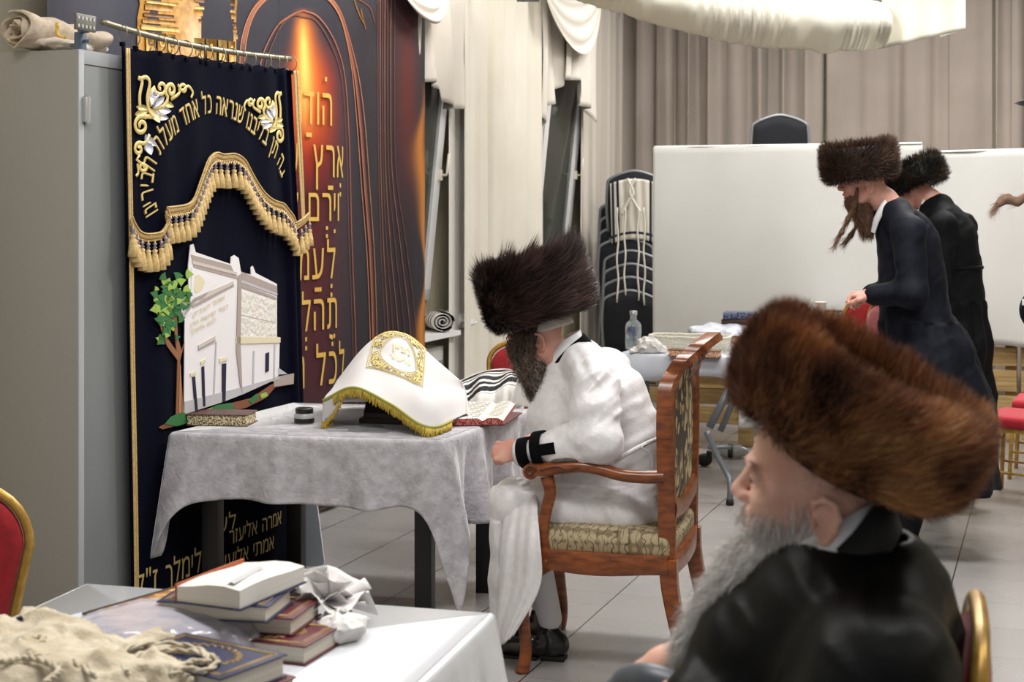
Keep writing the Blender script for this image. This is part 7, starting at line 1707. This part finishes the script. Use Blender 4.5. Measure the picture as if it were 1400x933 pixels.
# ================================================================ near table with books and cloths
NZ = .75; T0 = A3(-.043, 3.14, 0)
def onN(x, y, z=NZ): Y = (HC-z)*FPX/(y-HY); return P(x, y, Y)
VN = unit(A3(.966, -.259, 0)); UN = unit(A3(.259, .966, 0)); R2c = np.stack([VN, UN, Z3], 1)
NT = lambda a, o, z: T0-VN*a-UN*o+Z3*z          # a to the left, o towards the camera
nt_ = thing('table', 'near table under glossy white film, piled with books and woollen cloth', 'table', NT(.475, .4, 0))
g = G(); g.box(NT(.475, .40, NZ-.02), (.92, .77, .03), R2c, 0, .004); g.build('tabletop', blk, nt_, angle=40)
for a, o in ((.06, .06), (.89, .06), (.06, .74), (.89, .74)): g = G(); g.box(NT(a, o, (NZ-.035)/2), (.05, .05, NZ-.035), R2c, 0, .003); g.build('leg', blk, nt_, angle=40)
film = mat('white_table_film', 'cfd1d6', .2, coat=.5, spec=.5)
per = []; NP = 80
cn = [(0, 0), (0, .8), (.95, .8), (.95, 0)]
for k in range(4):
    a, b_ = cn[k], cn[(k+1) % 4]
    for i in range(NP): t = i/NP; per.append((k, t, a[0]+(b_[0]-a[0])*t, a[1]+(b_[1]-a[1])*t))
onrm = [(-1, 0), (0, 1), (1, 0), (0, -1)]
lev = 16; sk = np.zeros((len(per), lev+4, 3))
for i, (k, t, a, o) in enumerate(per):
    Lk = math.hypot(cn[(k+1) % 4][0]-cn[k][0], cn[(k+1) % 4][1]-cn[k][1]); d0, d1 = t*Lk, (1-t)*Lk; w0, w1 = math.exp(-(d0/.07)**2), math.exp(-(d1/.07)**2)
    nr = A3(onrm[k][0]+onrm[k-1][0]*w0+onrm[(k+1) % 4][0]*w1, onrm[k][1]+onrm[k-1][1]*w0+onrm[(k+1) % 4][1]*w1); nr = nr/np.linalg.norm(nr)
    cw = max(w0, w1)
    for j in range(lev+4):
        if j < 4: an = j/4*PI/2; h, ou = .016-.016*math.cos(an), .016*math.sin(an)-.006
        else: s = (j-3)/lev; h = .016+s*(.30+.10*cw); ou = .010+s*(.035+.05*cw)+.010*s*math.sin(i*.33)+.006*s*math.sin(i*.71)
        sk[i, j] = NT(a+nr[0]*ou, o+nr[1]*ou, NZ+.002-h)
g = G(); g.grid(sk.transpose(1, 0, 2), wrap=True); n_ = len(per); g.add(np.vstack([sk[:, 0], [NT(.475, .4, NZ+.002)]]), [((i+1) % n_, n_, i) for i in range(n_)])
tag(g.build('tablecloth', film, solid=.002, fixn=True), 'glossy white plastic cloth on the near table at the bottom', 'tablecloth')
mr = mat('maroon_cover', '5a1826', .4, coat=.2); bl = mat('navy_book_cover', '1b2348', .4, coat=.2); pgs = MATS['page_edges'] if 'page_edges' in MATS else pg
book('book', 'maroon gilt book at the bottom of the near stack', A3(-.469, 2.88, NZ+.004), (.24, .15, .036), -TH, mr, pg, spine=None, title='סדר')
book('book', 'maroon gilt book, second from the bottom of the near stack', A3(-.51, 2.933, NZ+.041), (.235, .155, .034), -.24, mr, pg, spine=None, title='סדר')
book('book', 'navy blue book just under the white-topped book in the near stack', A3(-.550, 2.885, NZ+.076), (.22, .15, .032), -.18, bl, pg, spine=None, title='מחזור')
tb = thing('open_book', 'white-paged open book topmost on the near stack', 'book', A3(-.52, 2.891, NZ+.109)); yw = 1.155
Mt = np.array(Matrix.Rotation(yw, 3, 'Z')); Wt = lambda p: Mt@A3(*p)+A3(-.52, 2.891, NZ+.109)
rows = []
for i in range(24):
    t = i/23; x = -.112+.224*t; hh = .036+.003*math.sin(t*5); rows.append([Wt((x, -.070, .003)), Wt((x, -.070, hh)), Wt((x, -.035, hh+.005)), Wt((x, .0, hh+.004)), Wt((x, .035, hh-.002)), Wt((x, .070, hh-.006)), Wt((x, .070, .003))])
g = G(); g.grid(np.array(rows), wrap=True); g.add(rows[0], [tuple(range(7))]); g.add(rows[-1], [tuple(range(7))[::-1]]); g.build('pages', mat('white_pages', 'dedad4', .8, col2='d2cdc6', scale=3, stretch=(1, 1, 240)), tb, fixn=True, smooth=False)
g = G(); g.box(Wt((0, 0, .001)), (.232, .148, .003), Mt, 0, .001); g.box(Wt((0, .073, .018)), (.225, .004, .034), Mt, 1, .001); g.build('cover', [bl, mat('orange_spine', 'a8532c', .5)], tb, angle=40)
g = G(); g.grid(np.array([[Wt((-.10+.13*t, -.05+.02*t+w*.016, .0445+.002*math.sin(w*PI))) for w in np.linspace(0, 1, 4)] for t in np.linspace(0, 1, 12)])); g.build('page_fold', mat('page_fold_grey', 'b9b8ba', .8), tb)
book('book', 'maroon book at the bottom edge below the large navy book', A3(-.515, 2.60, NZ+.004), (.24, .16, .034), -.60, mr, pg, spine=None, title='סדר')
book('book', 'large navy book with gold ornament at the front of the near table', A3(-.536, 2.590, NZ+.039), (.245, .165, .040), -.57, bl, pg, spine=None, title='תפילה')
# tissue flower
tis = mat('white_tissue', 'dddad8', .85)
c = A3(-.375, 3.03, NZ+.055); g = G(); Rr = np.random.default_rng(21)
for k in range(17):
    an = k*2.4; el = .15+1.2*((k*7) % 17)/17; ax = A3(math.cos(an)*math.cos(el), math.sin(an)*math.cos(el), math.sin(el)*.85); sd = unit(np.cross(ax, Z3+A3(.1, .2, 0))); up_ = np.cross(sd, ax); L_ = .060+.03*Rr.random()
    pts = [[c+ax*(L_*s)+sd*((t-.5)*.085*(.3+s))+up_*(.016*math.sin(t*PI*2+k)*s+.014*math.cos(t*7+k)*s-.02*(t-.5)**2*4*s) for t in np.linspace(0, 1, 9)] for s in np.linspace(0, 1, 9)]
    pts = np.array(pts); pts[..., 2] = np.maximum(pts[..., 2], NZ+.004); g.grid(pts)
tag(g.build('tissue', tis, solid=.001), 'crumpled white tissue standing like a flower right of the near book stack', 'tissue')
crumple('tissue', 'crumpled white tissue lying flat behind the tissue flower', A3(-.335, 2.95, NZ+.03), (.05, .06, .028), tis, .014, 30, floorz=NZ+.003, ridg=True)
# picture box, papers
q = [onN(112, 838, NZ+.05), onN(245, 800, NZ+.05), onN(330, 838, NZ+.03), onN(170, 880, NZ+.03)]
g = G(); lo = [p*A3(1, 1, 0)+Z3*(NZ+.004) for p in q]; g.add(lo+[p for p in q], [(3, 2, 1, 0), (4, 5, 6, 7), (0, 1, 5, 4), (1, 2, 6, 5), (2, 3, 7, 6), (3, 0, 4, 7)])
cq = sum(q)/4; q2 = [cq+(p-cq)*.86+Z3*.0015 for p in q]; g.add(q2, [(0, 1, 2, 3)], 1); q3 = [cq+(p-cq)*s_+Z3*.002 for p, s_ in zip(q, (.1, .7, .6, .2))]; g.add(q3, [(0, 1, 2, 3)], 2)
tag(g.build('picture_box', [mat('dark_brown_box', '33211a', .35, coat=.3), mat('box_picture', '7b4a26', .5, col2='c99a52', scale=26, contrast=.3), mat('box_photo', 'b58a72', .5, col2='5b4a55', scale=22, contrast=.3)], smooth=False), 'dark brown picture box lying between the book stack and the cabinet', 'box')
g = G(); q = [onN(78, 846, NZ+.035), onN(118, 836, NZ+.05), onN(140, 880, NZ+.03), onN(100, 890, NZ+.02)]; g.add(q+[p-Z3*.012 for p in q], [(0, 1, 2, 3), (7, 6, 5, 4), (0, 4, 5, 1), (1, 5, 6, 2), (2, 6, 7, 3), (3, 7, 4, 0)])
tag(g.build('paper_sheet', mat('bluish_paper', 'cfd3de', .6), smooth=False), 'bluish white paper between the woollen cloth and the picture box', 'paper')
# plastic bag
bm_ = mat('bag_film', 'd2d0de', .1, alpha=.62, coat=.6)
c = onN(215, 862, NZ+.05); b = Body(np.arange(c[0]-.30, c[0]+.30, .007), np.arange(c[1]-.22, c[1]+.24, .007), np.arange(NZ-.01, NZ+.2, .007)); b.ell(c+A3(0, 0, -.01), (.17, .12, .062), None, .03); b.ell(c+A3(-.10, -.02, -.02), (.11, .10, .05), None, .03); b.ell(c+A3(.11, .0, -.02), (.10, .08, .05), None, .03); b.disp(lambda q: .010*noise3(q*14)+.007*np.abs(noise3(q*np.array([20, 60, 30])))); b.cut(lambda q: NZ+.006-q[..., 2])
tag(b.g().build('plastic_bag', bm_), 'clear plastic bag filled with air before the near book stack', 'bag')
# woollen shawl heap with fringes
wl_ = mat('cream_wool_heap', 'cfc4ad', .9, col2='b8aa90', scale=16, sheen=.3, bump=.35, bscale=200)
lo_, hi_ = A3(-1.12, 2.28, NZ-.01), A3(-.46, 3.05, NZ+.20)
b = Body(*(np.arange(l, h, .006) for l, h in zip(lo_, hi_)))
for (x, y, z, r) in ((20, 915, .05, (.16, .12, .06)), (70, 885, .07, (.08, .07, .055)), (62, 862, .085, (.035, .05, .05)), (110, 905, .05, (.12, .10, .045)), (170, 912, .04, (.12, .09, .04)), (215, 900, .04, (.07, .06, .035)), (10, 880, .06, (.10, .08, .05)), (60, 930, .07, (.2, .1, .05)), (190, 935, .05, (.12, .08, .03))): b.ell(onN(x, y, NZ+z), r, None, .03)
b.disp(lambda q: .030*(np.abs(noise3(q*np.array([14, 18, 10])))-.2)+.012*noise3(q*34)+.006*noise3(q*80), .07); b.cut(lambda q: NZ+.004-q[..., 2])
heap = tag(b.g().build('woollen_shawl', wl_), 'heaped cream woollen shawl with knotted fringes at the bottom left', 'shawl')
def cord(px, r=.0045, tw=True):
    g = G(); q = catmull([onN(x, y, z+NZ) for x, y, z in px], 60); t = np.linspace(0, 40, 60)
    for ph in (0, PI): g.tube(q+np.stack([np.cos(t+ph)*r*.6, 0*t, np.sin(t+ph)*r*.6], 1), r*.75, 6)
    g.build('fringe_cord', wl_, heap)
cord([(150, 905, .08), (180, 885, .09), (225, 880, .08), (262, 885, .085), (290, 898, .09), (298, 905, .085), (280, 918, .085), (255, 915, .085), (232, 925, .08)])
cord([(160, 915, .08), (200, 892, .09), (240, 890, .085), (275, 893, .09), (285, 906, .088), (262, 905, .085), (240, 918, .085)])
cord([(20, 880, .11), (60, 872, .12), (40, 895, .12), (90, 900, .11), (130, 925, .10)]); cord([(0, 905, .12), (40, 900, .12), (80, 915, .12), (60, 935, .12)]); cord([(95, 890, .11), (120, 908, .10), (150, 900, .10), (175, 920, .09)])
g = G(); mi_ = []
pts = np.array([[onN(-25+62*a, 872-24*s+5*math.sin(a*5), NZ+.075+.035*s+.01*math.sin(a*9)) for a in np.linspace(0, 1, 20)] for s in np.linspace(0, 1, 8)]); g.grid(pts); m_ = np.zeros((7, 19), int); m_[:, 4:7] = 1; m_[:, 9:11] = 1; m_[:, 13:17] = 1; g.m[-1] = m_.reshape(-1)
g.build('striped_edge', [wl_, mat('navy_stripe', '1b2138', .85)], heap, solid=.006)
# ================================================================ light and camera
def area(name, loc, size, power, col=(1, .97, .92), rot=(0, 0, 0), sy=None):
    l = bpy.data.lights.new(name, 'AREA'); l.shape = 'RECTANGLE'; l.size = size; l.size_y = sy or size; l.energy = power; l.color = col
    o = bpy.data.objects.new(name, l); COL.objects.link(o); o.location = loc; o.rotation_euler = rot; return o
for (x, y, p) in ((.1, 6.4, 54), (1.9, 5.8, 98), (.6, 8.4, 90), (2.7, 8.6, 95), (3.9, 10.8, 70), (1.8, 11.4, 60), (-.7, 3.0, 70), (.9, 2.4, 55), (3.4, 3.0, 50)):  # lamps near the camera are unseen fill, added to brighten the foreground man
    area('ceiling_and_fill_lamp', (x, y, HR-.05), 1.2, p, col=(1, .985, .965), sy=.6)
w = bpy.data.worlds.new('world'); SC.world = w; w.use_nodes = True
w.node_tree.nodes['Background'].inputs[0].default_value = lin('e8ecf0')+(1,); w.node_tree.nodes['Background'].inputs[1].default_value = .45
cd = bpy.data.cameras.new('camera'); cam = bpy.data.objects.new('camera', cd); COL.objects.link(cam); SC.camera = cam
cam.location = (0, 0, HC); cam.rotation_euler = (PI/2, 0, 0); cd.sensor_width = 36; cd.lens = FPX/1400*36
cd.shift_y = -(466.5-HY)/1400; cd.clip_start = .05
cd.dof.use_dof = True; cd.dof.focus_distance = 5.4; cd.dof.aperture_fstop = 6.3
SC.view_settings.view_transform = 'Standard'; SC.view_settings.look = 'None'; SC.view_settings.gamma = 1; SC.view_settings.exposure = -.08
SC.view_settings.use_curve_mapping = False
